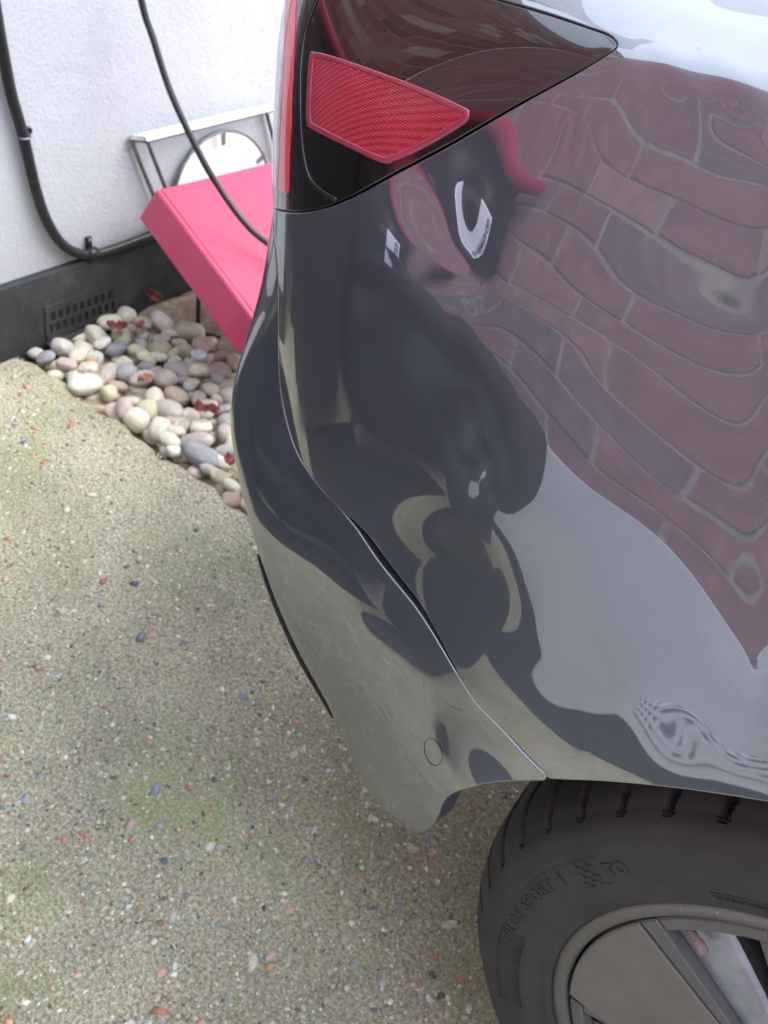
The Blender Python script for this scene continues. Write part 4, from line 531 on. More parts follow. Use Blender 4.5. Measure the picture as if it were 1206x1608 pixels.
642,736,842,831,719,444,94,-213,-408,-325,-67,152,240,192,70,-53,-138,-180,-192,-192,-187,-179,-174,-169,-162,-157,-154,-151,-149,-149,-150,-154,-268,-78,-82,-85,-86,-88,-86,-85,
-79,-72,-62,-47,-33,-18,-3,7,14,17,10,2,-9,-18,-14,9,55,109,159,205,276,401,523,672,887,1084,1170,987,640,247,-125,-286,-188,-58,-3,-58,-176,-262,-297,-290,
-262,-234,-213,-198,-186,-176,-169,-162,-156,-152,-150,-150,-151,-153,-314,-83,-85,-87,-90,-91,-91,-89,-83,-77,-67,-56,-45,-33,-25,-20,-20,-25,-33,-45,-57,-60,-55,-31,4,48,
85,125,183,278,398,548,749,1070,1372,1433,1209,840,358,-95,-294,-321,-294,-327,-400,-425,-399,-341,-282,-241,-213,-196,-184,-175,-165,-158,-152,-149,-146,-147,-147,-148,-355,-82,-87,-90,
-92,-93,-94,-91,-89,-81,-73,-65,-55,-48,-45,-43,-48,-57,-67,-80,-89,-92,-85,-67,-38,-5,26,59,109,183,283,402,547,797,1118,1484,1622,1364,841,244,-242,-482,-514,-506,
-499,-463,-399,-315,-246,-209,-190,-180,-171,-160,-155,-148,-144,-140,-140,-139,-139,-141,-388,-84,-86,-89,-93,-94,-96,-94,-90,-85,-79,-71,-65,-60,-58,-62,-68,-78,-91,-102,-110,-113,
-106,-90,-67,-42,-14,18,60,121,196,283,381,528,696,1009,1423,1514,1194,605,10,-368,-519,-509,-433,-373,-306,-226,-176,-162,-159,-153,-148,-143,-137,-133,-131,-130,-128,-128,-130,-131,
-418,-80,-84,-89,-90,-95,-94,-93,-91,-88,-82,-76,-71,-68,-68,-72,-80,-91,-104,-114,-121,-121,-115,-102,-82,-59,-34,-3,35,85,144,202,267,343,431,593,815,1134,1196,823,
306,-71,-298,-347,-301,-251,-187,-131,-118,-124,-125,-126,-123,-120,-118,-117,-115,-115,-117,-117,-118,-121,-439,-77,-82,-85,-88,-90,-92,-93,-90,-87,-81,-78,-73,-71,-72,-77,-85,-96,
-107,-116,-121,-121,-114,-102,-84,-62,-37,-7,27,68,109,150,184,218,245,298,386,653,913,818,506,212,-18,-138,-168,-147,-98,-79,-82,-91,-96,-96,-97,-98,-98,-99,-101,-102,
-104,-105,-108,-109,-450,-74,-78,-81,-85,-86,-88,-87,-86,-83,-81,-75,-71,-70,-71,-74,-84,-93,-102,-111,-114,-112,-106,-92,-76,-56,-30,-4,28,58,86,108,121,120,117,124,
186,386,631,716,571,363,141,-24,-96,-91,-55,-70,-66,-63,-69,-73,-78,-81,-83,-86,-87,-91,-91,-96,-96,-100,-452,-69,-73,-75,-79,-82,-82,-82,-81,-77,-73,-69,-66,-65,
-64,-70,-75,-85,-92,-98,-100,-99,-90,-79,-63,-42,-21,4,28,49,65,71,65,52,37,47,125,315,555,690,556,337,121,-49,-103,-49,-27,-73,-92,-83,-74,-72,-73,-74,
-76,-78,-80,-80,-84,-86,-90,-91,-440,-64,-66,-71,-73,-74,-76,-75,-72,-70,-64,-61,-58,-54,-56,-59,-64,-70,-78,-82,-84,-80,-74,-61,-46,-30,-10,9,25,38,42,36,
22,2,-10,12,97,267,482,654,620,366,79,-74,-96,-85,-99,-106,-120,-111,-99,-88,-81,-79,-78,-76,-78,-78,-78,-81,-81,-85,-412,-58,-61,-64,-66,-68,-68,-67,-64,-60,
-55,-50,-45,-44,-43,-45,-49,-55,-60,-64,-64,-62,-54,-45,-31,-17,-3,10,20,23,18,6,-14,-34,-38,-8,79,228,414,568,567,352,116,-19,-71,-109,-146,-152,-152,-143,
-126,-113,-100,-92,-85,-84,-78,-78,-78,-76,-79,-78,-370,-51,-54,-57,-60,-60,-61,-58,-55,-50,-45,-38,-33,-29,-28,-28,-32,-36,-41,-44,-46,-43,-37,-29,-19,-8,1,9,
10,5,-3,-23,-42,-57,-57,-21,59,188,339,458,460,320,161,43,-36,-105,-156,-174,-179,-169,-153,-137,-121,-108,-100,-91,-86,-82,-78,-76,-75,-75,-313,-44,-48,-50,-51,-54,
-52,-50,-46,-39,-33,-26,-19,-14,-12,-11,-13,-18,-21,-25,-27,-25,-22,-16,-9,-3,2,3,-1,-10,-27,-44,-65,-76,-69,-35,39,146,264,351,360,282,177,77,-9,-85,
-145,-178,-187,-186,-173,-157,-141,-125,-113,-102,-93,-86,-80,-77,-74,-74,-243,-39,-41,-42,-44,-45,-44,-42,-37,-30,-23,-13,-5,3,7,6,4,2,-3,-6,-8,-10,-9,-6,
-3,0,1,-5,-12,-27,-44,-65,-81,-90,-82,-46,16,103,193,261,277,238,166,88,9,-67,-128,-167,-187,-190,-183,-169,-155,-140,-124,-111,-101,-91,-85,-78,-74,-72,-163,-32,
-33,-35,-37,-37,-37,-33,-29,-22,-12,-2,10,17,24,26,24,20,16,10,6,4,2,2,2,1,-5,-11,-25,-40,-61,-79,-95,-101,-90,-60,-7,60,132,187,207,188,
143,82,14,-53,-112,-153,-178,-186,-185,-176,-162,-147,-132,-119,-107,-95,-86,-80,-75,-70,-73,-26,-27,-29,-29,-30,-28,-27,-21,-14,-2,9,22,34,40,44,42,39,32,26,
21,15,11,8,3,-1,-9,-20,-35,-54,-72,-91,-104,-109,-99,-73,-30,26,80,124,146,140,111,66,10,-47,-99,-139,-165,-179,-182,-175,-165,-150,-136,-122,-108,-98,-88,-80,
-73,-68,24,-20,-22,-23,-24,-23,-23,-20,-14,-5,6,22,34,47,57,60,61,56,48,40,32,25,19,11,4,-4,-14,-28,-44,-62,-82,-99,-111,-115,-106,-85,-49,-8,
37,73,94,93,78,43,0,-47,-91,-129,-154,-169,-173,-171,-161,-149,-135,-121,-109,-97,-86,-77,-71,-67,122,-15,-17,-17,-19,-19,-17,-13,-7,2,16,30,47,61,71,78,
77,70,63,53,43,32,24,15,5,-7,-19,-35,-51,-70,-88,-104,-116,-118,-112,-95,-68,-34,0,31,48,54,42,19,-14,-53,-89,-120,-144,-158,-164,-161,-154,-144,-131,-117,
-105,-93,-83,-75,-67,-61,221,-12,-12,-15,-14,-14,-12,-9,-1,10,24,40,58,73,85,91,92,87,77,64,52,41,29,17,6,-9,-23,-39,-57,-75,-93,-107,-118,-122,
-117,-103,-84,-57,-28,-6,11,16,11,-6,-31,-60,-89,-115,-136,-147,-152,-151,-145,-134,-124,-111,-99,-87,-78,-69,-62,-55,313,-8,-10,-10,-11,-11,-8,-3,4,16,31,49,
67,85,98,105,106,100,89,76,62,48,34,21,6,-8,-26,-43,-61,-79,-94,-110,-120,-123,-121,-111,-95,-75,-53,-34,-21,-15,-18,-29,-47,-68,-92,-112,-127,-138,-141,-140,
-133,-126,-113,-103,-90,-80,-71,-61,-54,-49,393,-5,-6,-7,-8,-6,-5,1,9,22,38,57,76,95,110,118,118,113,101,88,71,55,40,24,8,-9,-27,-45,-63,-80,
-97,-110,-120,-125,-124,-117,-104,-89,-72,-57,-46,-41,-42,-49,-62,-77,-94,-110,-121,-128,-131,-128,-123,-113,-104,-92,-81,-70,-61,-53,-46,-37,457,-1,-3,-4,-4,-2,1,5,
14,26,43,65,86,105,120,130,130,125,114,97,81,62,44,28,9,-8,-27,-46,-63,-80,-97,-110,-119,-126,-126,-121,-112,-99,-88,-75,-66,-61,-61,-65,-73,-85,-96,-107,
-115,-119,-120,-118,-111,-103,-92,-81,-70,-60,-50,-43,-34,-29,502,2,1,0,2,1,4,10,19,33,51,71,94,115,131,139,143,136,124,109,88,69,49,29,13,-8,
-26,-44,-62,-80,-95,-108,-120,-125,-126,-124,-117,-108,-97,-89,-81,-76,-75,-77,-82,-90,-97,-104,-109,-111,-112,-106,-100,-91,-81,-69,-58,-49,-40,-31,-25,-19,527,6,6,5,
4,7,9,15,24,39,57,80,103,124,140,151,152,147,135,116,96,75,53,34,13,-5,-24,-41,-61,-77,-92,-107,-116,-123,-127,-124,-120,-113,-106,-97,-92,-86,-85,-86,
-88,-93,-97,-100,-103,-104,-100,-97,-89,-79,-68,-58,-48,-37,-28,-22,-15,-10,532,10,9,10,10,10,15,20,31,45,65,87,112,133,151,161,162,156,143,125,103,80,
59,37,16,-2,-21,-40,-57,-75,-89,-103,-112,-120,-123,-124,-121,-116,-109,-104,-96,-95,-91,-90,-93,-93,-97,-96,-97,-95,-92,-84,-77,-67,-57,-47,-36,-27,-19,-12,-7,-3,
520,14,13,13,13,17,19,26,37,52,73,96,119,142,160,171,173,166,151,131,109,86,64,41,21,0,-19,-37,-54,-71,-86,-97,-108,-115,-120,-120,-119,-115,-111,-105,
-102,-96,-94,-94,-94,-94,-92,-93,-90,-86,-80,-74,-64,-55,-45,-35,-26,-19,-10,-5,0,3,491,16,17,16,19,20,25,33,44,59,79,103,127,152,170,180,182,175,
159,140,116,92,67,46,23,4,-15,-34,-52,-66,-81,-93,-102,-110,-113,-117,-115,-113,-108,-105,-100,-98,-96,-94,-92,-91,-91,-87,-82,-77,-69,-60,-52,-43,-33,-24,-17,-9,
-5,2,4,9,448,19,19,21,21,26,31,38,50,67,86,108,135,159,178,190,193,183,169,147,123,97,74,49,28,6,-13,-31,-48,-63,-76,-86,-96,-102,-108,-109,
-110,-108,-105,-101,-98,-96,-94,-92,-90,-88,-84,-80,-74,-67,-58,-50,-39,-30,-21,-13,-8,-2,2,5,9,11,392,23,23,24,27,30,35,44,55,71,91,116,141,166,
187,199,200,194,177,156,130,105,77,54,30,9,-10,-28,-43,-58,-70,-80,-89,-96,-99,-103,-102,-101,-99,-96,-94,-92,-90,-89,-86,-83,-78,-72,-66,-55,-47,-37,-27,-18,
-11,-4,2,4,8,9,11,13,329,27,27,28,31,33,40,48,60,75,95,119,146,172,194,207,211,203,187,164,139,110,84,56,34,11,-7,-24,-39,-52,-64,-74,
-82,-86,-93,-94,-94,-92,-91,-90,-88,-86,-86,-84,-81,-77,-71,-63,-54,-46,-35,-25,-16,-8,1,5,10,13,12,14,13,14,258,33,32,32,34,37,43,51,63,78,
98,122,151,177,200,214,219,213,197,174,145,118,88,62,35,16,-5,-20,-35,-47,-57,-67,-74,-80,-82,-84,-85,-84,-83,-81,-81,-80,-79,-77,-74,-69,-62,-55,-45,-34,
-24,-14,-5,3,8,15,18,18,19,17,17,16,186,36,36,37,38,40,46,53,63,80,100,125,153,181,205,222,228,222,207,182,155,123,94,65,41,17,0,-17,
-30,-41,-52,-60,-66,-71,-73,-75,-75,-74,-73,-73,-72,-72,-71,-69,-66,-61,-54,-44,-35,-24,-14,-4,5,12,18,23,24,25,24,21,19,19,110,41,41,41,40,44,
46,55,65,80,100,127,153,184,209,229,236,233,217,193,163,131,98,70,44,23,2,-14,-27,-37,-45,-51,-58,-61,-64,-65,-64,-64,-64,-64,-63,-63,-62,-60,-57,-52,
-44,-36,-25,-15,-4,5,13,21,27,29,31,31,28,25,22,21,35,43,44,44,45,46,49,55,65,79,101,125,155,185,213,234,245,243,229,204,171,138,106,74,
49,24,5,-10,-22,-32,-39,-45,-48,-52,-54,-53,-55,-55,-54,-54,-54,-54,-52,-52,-47,-41,-35,-26,-17,-7,4,14,21,28,32,36,38,35,31,28,25,21,-40,46,
46,47,47,48,50,55,64,80,98,125,156,186,217,241,253,254,239,213,183,146,111,80,51,28,9,-8,-19,-26,-32,-37,-40,-43,-43,-43,-44,-44,-45,-44,-45,-44,
-44,-41,-38,-33,-25,-18,-8,2,11,20,28,34,39,41,40,39,35,29,23,20,-114,47,49,48,47,49,50,55,65,77,99,124,155,189,221,247,263,263,250,225,
191,155,118,85,56,31,11,-3,-14,-22,-26,-30,-31,-33,-33,-35,-33,-34,-34,-35,-36,-35,-34,-32,-29,-24,-18,-9,0,10,18,26,34,39,44,44,44,40,34,26,
20,18,-187,48,47,48,50,47,52,54,64,77,98,124,155,191,225,253,271,274,261,235,202,163,126,90,60,35,15,2,-9,-15,-20,-22,-25,-23,-25,-24,-24,-24,
-25,-24,-26,-26,-27,-23,-21,-16,-9,-1,7,14,24,32,39,45,46,49,44,39,30,21,15,9,-259,47,47,48,47,49,50,56,62,78,97,123,157,193,229,258,
279,283,272,248,213,173,133,97,64,40,20,5,-3,-10,-14,-15,-15,-16,-15,-14,-15,-15,-14,-17,-16,-18,-17,-16,-13,-8,-2,5,13,21,29,36,43,48,51,48,
45,34,25,13,3,-2,-334,47,47,47,47,49,51,54,64,77,96,124,157,193,231,265,285,293,284,261,224,184,142,104,72,44,25,11,2,-4,-7,-8,-8,-8,
-6,-7,-6,-5,-6,-7,-8,-9,-9,-9,-5,-1,3,11,19,27,34,40,47,50,51,49,41,31,15,3,-11,-16,-408,46,47,46,48,48,50,56,63,76,97,123,
155,194,234,268,293,302,296,274,239,197,154,113,78,51,31,16,6,2,-1,-1,-1,1,0,2,3,2,2,2,0,-1,-2,-1,0,5,10,16,24,31,37,46,
48,53,52,48,37,23,7,-12,-25,-34,-487,48,47,47,48,49,52,55,63,76,94,121,155,194,233,272,299,314,310,288,255,211,166,123,88,59,37,22,12,6,
5,5,6,7,8,10,10,10,10,8,7,5,5,5,8,10,15,20,27,35,42,47,53,54,54,45,34,16,-5,-25,-41,-52,-566,48,48,49,49,50,51,56,
63,74,93,120,152,192,236,274,307,323,323,304,271,228,180,136,97,67,44,28,18,12,10,10,12,13,17,16,17,17,17,15,13,11,10,11,11,15,19,25,
30,38,45,52,55,57,53,45,30,9,-15,-39,-59,-68,-646,49,50,49,50,51,52,57,62,74,92,115,151,190,235,278,313,333,337,320,287,244,196,150,109,76,
52,35,23,18,15,15,18,20,21,23,24,24,22,22,18,16,15,14,16,17,23,27,34,41,48,54,60,59,56,45,26,3,-25,-52,-74,-86,-727,51,50,51,
51,51,54,57,63,74,89,115,147,189,234,280,318,344,348,335,304,260,213,163,121,86,60,42,30,22,21,21,22,25,27,30,30,30,28,25,24,21,18,17,
19,21,24,31,37,44,51,58,61,64,57,45,25,-2,-33,-64,-88,-102,-805,50,51,52,51,53,55,57,65,73,89,113,145,187,233,281,322,350,360,349,318,278,
226,179,132,97,68,48,36,29,25,26,27,30,34,34,36,35,32,31,28,24,22,21,20,24,27,33,40,46,54,60,66,65,60,46,25,-6,-40,-73,-100,-114,
-883,52,51,51,52,54,56,60,64,74,89,111,144,185,232,281,325,355,368,360,333,290,242,190,144,105,76,55,41,34,32,30,34,36,38,40,41,38,39,34,
30,28,25,23,24,25,30,35,42,50,56,63,67,69,62,48,23,-8,-44,-80,-108,-123,-959,51,52,52,53,55,57,60,66,74,89,111,143,182,232,281,326,359,
375,368,344,302,251,200,153,112,83,61,47,40,36,38,37,41,43,46,44,45,40,38,34,31,27,26,26,29,32,38,43,51,60,65,71,70,64,49,24,-9,
-47,-84,-114,-130,-1035,52,52,52,54,56,58,62,66,75,89,112,141,184,230,281,326,362,377,376,349,309,260,207,158,119,87,65,54,44,43,40,45,45,48,49,
49,47,45,41,38,33,31,28,29,30,34,39,47,53,60,69,72,73,66,50,25,-9,-48,-86,-115,-133])
OUTLINE_QUARTER=[88414,20810,86640,21655,85041,22430,83674,23110,82572,23680,81673,24181,80865,24650,80123,25099,79433,25535,78784,25965,78164,26394,77572,26825,77016,27248,76501,27659,76032,28051,75626,28400,75278,28717,74947,29037,74597,29392,74194,29816,
73750,30292,73288,30800,72800,31362,72284,31997,71738,32723,71180,33544,70617,34439,70055,35389,69491,36382,68918,37404,68313,38457,67657,39554,66933,40708,66130,41925,65252,43208,64302,44576,63296,46011,62266,47464,61230,48891,60201,50252,
59139,51599,58035,52957,56971,54253,56021,55425,55245,56416,54648,57219,54176,57884,53799,58439,53491,58912,53235,59330,53036,59680,52913,59951,52854,60170,52853,60360,52910,60543,53046,60720,53276,60877,53560,60985,53830,61046,54095,61089,
54386,61136,54716,61176,55088,61197,55501,61189,55961,61143,56450,61059,56963,60943,57524,60799,58157,60629,58885,60435,59738,60211,60704,59953,61750,59667,62840,59357,63940,59030,65035,58689,66151,58329,67319,57946,68566,57532,69922,57081,
71388,56579,72937,56028,74555,55442,76224,54835,77929,54223,79831,53554,81922,52811,83955,52073,85709,51423,86955,50952,118682,54443,118682,104720,-83776,104720,-83776,-34907,-81380,-30156,-78895,-21038,-74265,-10232,-67802,-394,-59130,8001,-47882,14197,
-34294,17251,-19176,16278,-5535,11487,-5495,6595,-4615,5790,-3333,4628,-1791,3240,-152,1770,1395,375,2853,-956,4347,-2328,5847,-3718,7324,-5099,8745,-6438,10171,-7815,11622,-9253,12994,-10635,14173,-11837,15036,-12717,15227,-12800,
15513,-12836,15919,-12890,16409,-12942,16952,-12972,17552,-12976,18224,-12966,18954,-12942,19726,-12905,20552,-12844,21438,-12763,22359,-12685,23286,-12632,24267,-12615,25298,-12624,26273,-12639,27083,-12641,27622,-12641,27965,-12640,28275,-12609,28729,-12519,
29380,-12336,30134,-12081,30939,-11798,31737,-11520,32498,-11257,33257,-10990,34052,-10708,34917,-10403,35885,-10052,36932,-9664,38007,-9270,39059,-8907,40074,-8571,41082,-8250,42077,-7954,43057,-7695,43995,-7499,44895,-7361,45794,-7239,46750,-7098,
47792,-6935,48887,-6766,50004,-6580,51121,-6384,52254,-6152,53416,-5874,54597,-5623,55807,-5524,56974,-5505,58112,-5544,59235,-5618,60368,-5709,61497,-5808,62606,-5889,63727,-5970,64865,-6000,66070,-5960,67335,-5886,68579,-5800,69711,-5715,
70654,-5640,71453,-5552,72196,-5410,72986,-5181,73863,-4846,74767,-4424,75664,-3955,76514,-3470,77291,-2989,78013,-2483,78686,-1911,79321,-1229,79911,-426,80437,483,80889,1499,81263,2622,81525,3845,81691,5161,81832,6565,82021,8047,
82278,9686,82609,11416,83053,13043,83609,14408,84263,15484,84994,16382,85764,17169,86537,17909,87366,18661,88258,19374,89091,19963,89710,20357]
OUTLINE_LAMP=[89859,20567,88209,21368,86518,22198,84991,22962,83697,23630,82672,24184,81831,24650,81064,25094,80358,25519,79700,25933,79080,26341,78486,26750,77918,27162,77382,27567,76886,27961,76436,28335,76061,28671,75746,28971,75445,29276,75114,29626,
74722,30053,74285,30535,73836,31042,73367,31597,72871,32220,72345,32933,71789,33741,71222,34629,70650,35581,70072,36579,69481,37611,68860,38671,68194,39771,67468,40920,66674,42127,65813,43396,64880,44751,63887,46178,62863,47628,61828,49056,
60795,50421,59717,51769,58600,53123,57530,54415,56580,55582,55809,56566,55219,57362,54757,58021,54392,58570,54099,59039,53860,59454,53693,59802,53600,60063,53566,60256,53577,60403,53623,60529,53673,60616,53702,60645,53748,60666,53877,60701,
54088,60744,54337,60784,54600,60816,54893,60833,55234,60827,55638,60788,56092,60712,56588,60603,57147,60463,57786,60295,58523,60102,59382,59879,60350,59624,61394,59340,62481,59033,63574,58710,64663,58373,65775,58016,66938,57634,68181,57222,
69532,56774,70992,56275,72541,55727,74166,55141,75852,54532,77579,53916,79503,53243,81614,52499,83662,51760,85427,51110,86678,50639,118682,54130,118682,25803,124765,21440]
OUTLINE_SEAM=[74502,30218,74834,30130,75311,29998,75875,29847,76463,29702,77009,29593,77512,29509,78017,29434,78520,29381,79013,29368,79489,29411,79934,29504,80347,29636,80750,29819,81161,30063,81605,30377,82084,30759,82588,31198,83116,31695,83671,32248,
84256,32855,84911,33547,85654,34314,86443,35103,87225,35866,87932,36564,88544,37204,89094,37819,89579,38411,90001,38978,90360,39520,90637,40027,90827,40500,90962,40958,91073,41418,91194,41896,91329,42388,91460,42883,91583,43385,91694,43901,
91792,44437,91873,45046,91952,45723,92040,46383,92137,46946,92224,47337]
OUTLINE_STRIP=[103984,40611,100145,41979,96043,40914,93005,38894,89525,35738,86320,31729,83844,25519,87387,23942,88291,27871,89728,31446,92926,35516,99153,39669]
OUTLINE_CLEAR=[103836,40293,103951,40540,100020,39363,95099,36611,91513,32714,89160,28173,88091,23815,90253,23218,91772,26979,94592,31416,99071,35113,103236,38130]
OUTLINE_REFLRIM=[86868,39737,85885,40195,84621,40731,83101,41344,81346,42030,79215,42844,76801,43743,74413,44605,72310,45327,70420,45927,68613,46457,67046,46884,65879,47173,65249,47306,65039,47312,65033,47232,65013,47107,64901,46998,64819,46864,64853,46602,
65087,46106,65608,45248,66342,44106,67131,42886,67828,41801,68432,40879,69012,40020,69547,39257,70014,38624,70325,38174,70524,37877,70785,37643,71285,37378,72115,37063,73185,36740,74406,36398,75686,36031,77146,35591,78833,35079,80502,34579,
81837,34204,82564,34009,82830,33958,82913,34042,83114,34240,83489,34567,83893,35021,84333,35562,84813,36149,85409,36848,86110,37645,86765,38397,87206,38968,87469,39254,87603,39358,87449,39461,86868,39737]
OUTLINE_REFL=[86300,39706,85410,40124,84256,40620,82838,41198,81155,41857,79059,42655,76662,43543,74291,44394,72222,45101,70390,45678,68654,46180,67158,46583,66050,46861,65466,46992,65293,47004,65318,46940,65326,46843,65238,46781,65177,46712,65226,46515,
65467,46070,65983,45245,66703,44126,67474,42925,68157,41862,68757,40963,69339,40127,69871,39387,70324,38781,70598,38368,70743,38115,70948,37920,71406,37678,72219,37362,73286,37019,74504,36656,75761,36284,77159,35865,78750,35394,80309,34941,
81549,34600,82228,34414,82480,34354,82566,34417,82763,34595,83122,34902,83509,35334,83929,35847,84380,36402,84930,37059,85568,37809,86163,38513,86567,39045,86816,39301,86952,39382,86824,39461,86300,39706]
OUTLINE_BUMPER=[94279,18179,92207,18436,89661,18625,88173,18184,87111,17540,86278,16825,85549,16016,84926,15062,84416,13909,84014,12455,83704,10741,83458,8943,83221,7275,82962,5820,82658,4504,82279,3311,81807,2212,81259,1196,80663,270,80032,-573,
79376,-1337,78716,-2010,78054,-2600,77369,-3140,76632,-3659,75816,-4176,74938,-4669,74041,-5107,73176,-5467,72405,-5731,71692,-5919,70941,-6065,70050,-6197,68950,-6322,67706,-6422,66413,-6487,65166,-6510,63996,-6476,62863,-6398,61752,-6318,
60657,-6325,59576,-6396,58508,-6487,57446,-6622,56378,-6818,55280,-7103,54111,-7378,52918,-7653,51740,-7900,50578,-8088,49428,-8239,48318,-8378,47267,-8515,46297,-8636,45396,-8737,44519,-8847,43602,-8988,42622,-9171,41609,-9386,40573,-9623,
39524,-9873,38443,-10154,37331,-10466,36244,-10779,35238,-11065,34339,-11313,33515,-11538,32725,-11750,31935,-11957,31107,-12172,30268,-12389,29479,-12577,28803,-12721,28330,-12801,27995,-12824,27638,-12814,27090,-12794,26267,-12758,25276,-12698,24232,-12642,
23245,-12615,22315,-12632,21392,-12681,20503,-12744,19676,-12800,18906,-12842,18180,-12877,17511,-12900,16912,-12908,16367,-12891,15876,-12850,15472,-12806,15189,-12777,15995,-13750,17102,-14884,18285,-16051,19278,-17024,20008,-17758,20617,-18393,21167,-18998,
21717,-19642,22299,-20370,22877,-21152,23422,-21933,23898,-22651,24287,-23260,24606,-23792,24870,-24296,25096,-24827,25285,-25403,25429,-25994,25533,-26589,25602,-27177,25613,-27735,25570,-28271,25520,-28828,25514,-29454,25554,-30178,25625,-30991,25749,-31890,
25951,-32873,26249,-33971,26646,-35225,27141,-36637,27729,-38194,28491,-40034,29452,-42215,30462,-44460,31282,-46295,45245,-48041,74916,-44550,139626,-35823,188496,-32333,188496,24435,115223,19924]
OUTLINE_SENSOR=[30324,-22948]
OUTLINE_VALANCE=[-68012,12913,44116,-67793,12837,43920,-67564,12847,43476,-67141,12705,43109,-66708,12649,42502,-66174,12563,41822,-65580,12466,41108,-64932,12364,40369,-64215,12256,39602,-63536,12263,38660,-62782,12261,37692,-62054,12371,36548,-61260,12385,35605,-60435,
12314,34881,-59710,12379,34027,-58927,12347,33372,-58099,12213,32916,-57379,12191,32314,-56688,12165,31728,-55886,12005,31290,-55117,11837,30868,-54584,11711,30574]
build_mats()
# ---------------------------------------------------------------- helpers
def link(name,me,parent=None,loc=None,rot=None,kind=None):
    o=bpy.data.objects.new(name,me); COL.objects.link(o)
    if parent is not None: o.parent=parent
    if loc is not None: o.location=loc
    if rot is not None: o.rotation_euler=rot
    if kind: o['kind']=kind
    return o
def mesh(name,v,f,mat=None,smooth=False):
    me=bpy.data.meshes.new(name); me.from_pydata([tuple(map(float,x)) for x in v],[],[tuple(map(int,x)) for x in f]); 
    if mat is not None: me.materials.append(mat)
    if smooth: me.shade_smooth()
    me.update(); return me
def empty(name,label,cat,loc=(0,0,0),rotz=0,group=None):
    o=bpy.data.objects.new(name,None); COL.objects.link(o); o.location=loc; o.rotation_euler=(0,0,rotz); o.empty_display_size=.05
    return tag(o,label,cat,group)
def tag(o,label,cat,group=None):
    o['label']=label; o['category']=cat
    if group: o['group']=group
    return o
def boxvf(x0,x1,y0,y1,z0,z1,b=0.):
    if b<=0:
        v=[(x,y,z) for x in (x0,x1) for y in (y0,y1) for z in (z0,z1)]
        f=[(0,1,3,2),(4,6,7,5),(0,4,5,1),(2,3,7,6),(0,2,6,4),(1,5,7,3)]
        return v,f
    import bmesh
    bm=bmesh.new(); bmesh.ops.create_cube(bm,size=1)
    for q in bm.verts: q.co=Vector(((x0+x1)/2+q.co.x*(x1-x0),(y0+y1)/2+q.co.y*(y1-y0),(z0+z1)/2+q.co.z*(z1-z0)))
    bmesh.ops.bevel(bm,geom=bm.edges[:]+bm.verts[:],offset=b,segments=2,affect='EDGES',profile=.5)
    bm.verts.index_update(); v=[tuple(q.co) for q in bm.verts]; f=[[a.index for a in p.verts] for p in bm.faces]; bm.free(); return v,f
def box(name,dims,mat,parent=None,b=0.,**k):
    v,f=boxvf(*dims,b=b); return link(name,mesh(name,v,f,mat,b>0),parent,**k)
def join(parts):
    V=[];F=[]
    for v,f in parts:
        n=len(V); V+=list(v); F+=[[i+n for i in q] for q in f]
    return V,F
def smooth_path(P,n=8):
    P=np.array(P,float);out=[];m=len(P)
    for i in range(m-1):
        a,b,c,d=P[max(i-1,0)],P[i],P[i+1],P[min(i+2,m-1)]
        for t in np.linspace(0,1,n,endpoint=False): out.append(.5*(2*b+(c-a)*t+(2*a-5*b+4*c-d)*t*t+(-a+3*b-3*c+d)*t**3))
    out.append(P[-1]); return np.array(out)
def tubevf(P,r,k=10,cap=True):
    P=np.array(P,float); T=np.gradient(P,axis=0); T/=np.linalg.norm(T,axis=1)[:,None]+1e-12
    up=np.array([0,0,1.]) if abs(T[0][2])<.9 else np.array([1.,0,0]); V=[];rr=np.broadcast_to(r,(len(P),))
    for i,(p,t) in enumerate(zip(P,T)):
        a=np.cross(up,t); a/=np.linalg.norm(a); b=np.cross(t,a); up=b
        for j in range(k): V.append(p+rr[i]*(math.cos(2*math.pi*j/k)*a+math.sin(2*math.pi*j/k)*b))
    F=[(i*k+j,i*k+(j+1)%k,(i+1)*k+(j+1)%k,(i+1)*k+j) for i in range(len(P)-1) for j in range(k)]
    if cap: F+=[tuple(range(k))[::-1],tuple((len(P)-1)*k+j for j in range(k))]
    return V,F
def tube(name,P,r,mat,parent=None,k=10): v,f=tubevf(P,r,k); return link(name,mesh(name,v,f,mat,True),parent)
def discvf(c,n,r,th,seg=48,r0=0.):
    n=np.array(n,float);n/=np.linalg.norm(n);a=np.cross(n,[0,0,1.]) if abs(n[2])<.9 else np.cross(n,[1.,0,0]);a/=np.linalg.norm(a);b=np.cross(n,a);V=[];F=[]
    for (rad,h) in ((r,0),(r,th)) if r0==0 else ((r,0),(r,th),(r0,th),(r0,0)):
        for j in range(seg): V.append(np.array(c)+n*h+rad*(math.cos(2*math.pi*j/seg)*a+math.sin(2*math.pi*j/seg)*b))
    m=2 if r0==0 else 4
    for q in range(m-1 if r0==0 else m):
        for j in range(seg): F.append((q*seg+j,q*seg+(j+1)%seg,((q+1)%m)*seg+(j+1)%seg,((q+1)%m)*seg+j))
    if r0==0: F+=[tuple(range(seg))[::-1],tuple(seg+j for j in range(seg))]
    return V,F
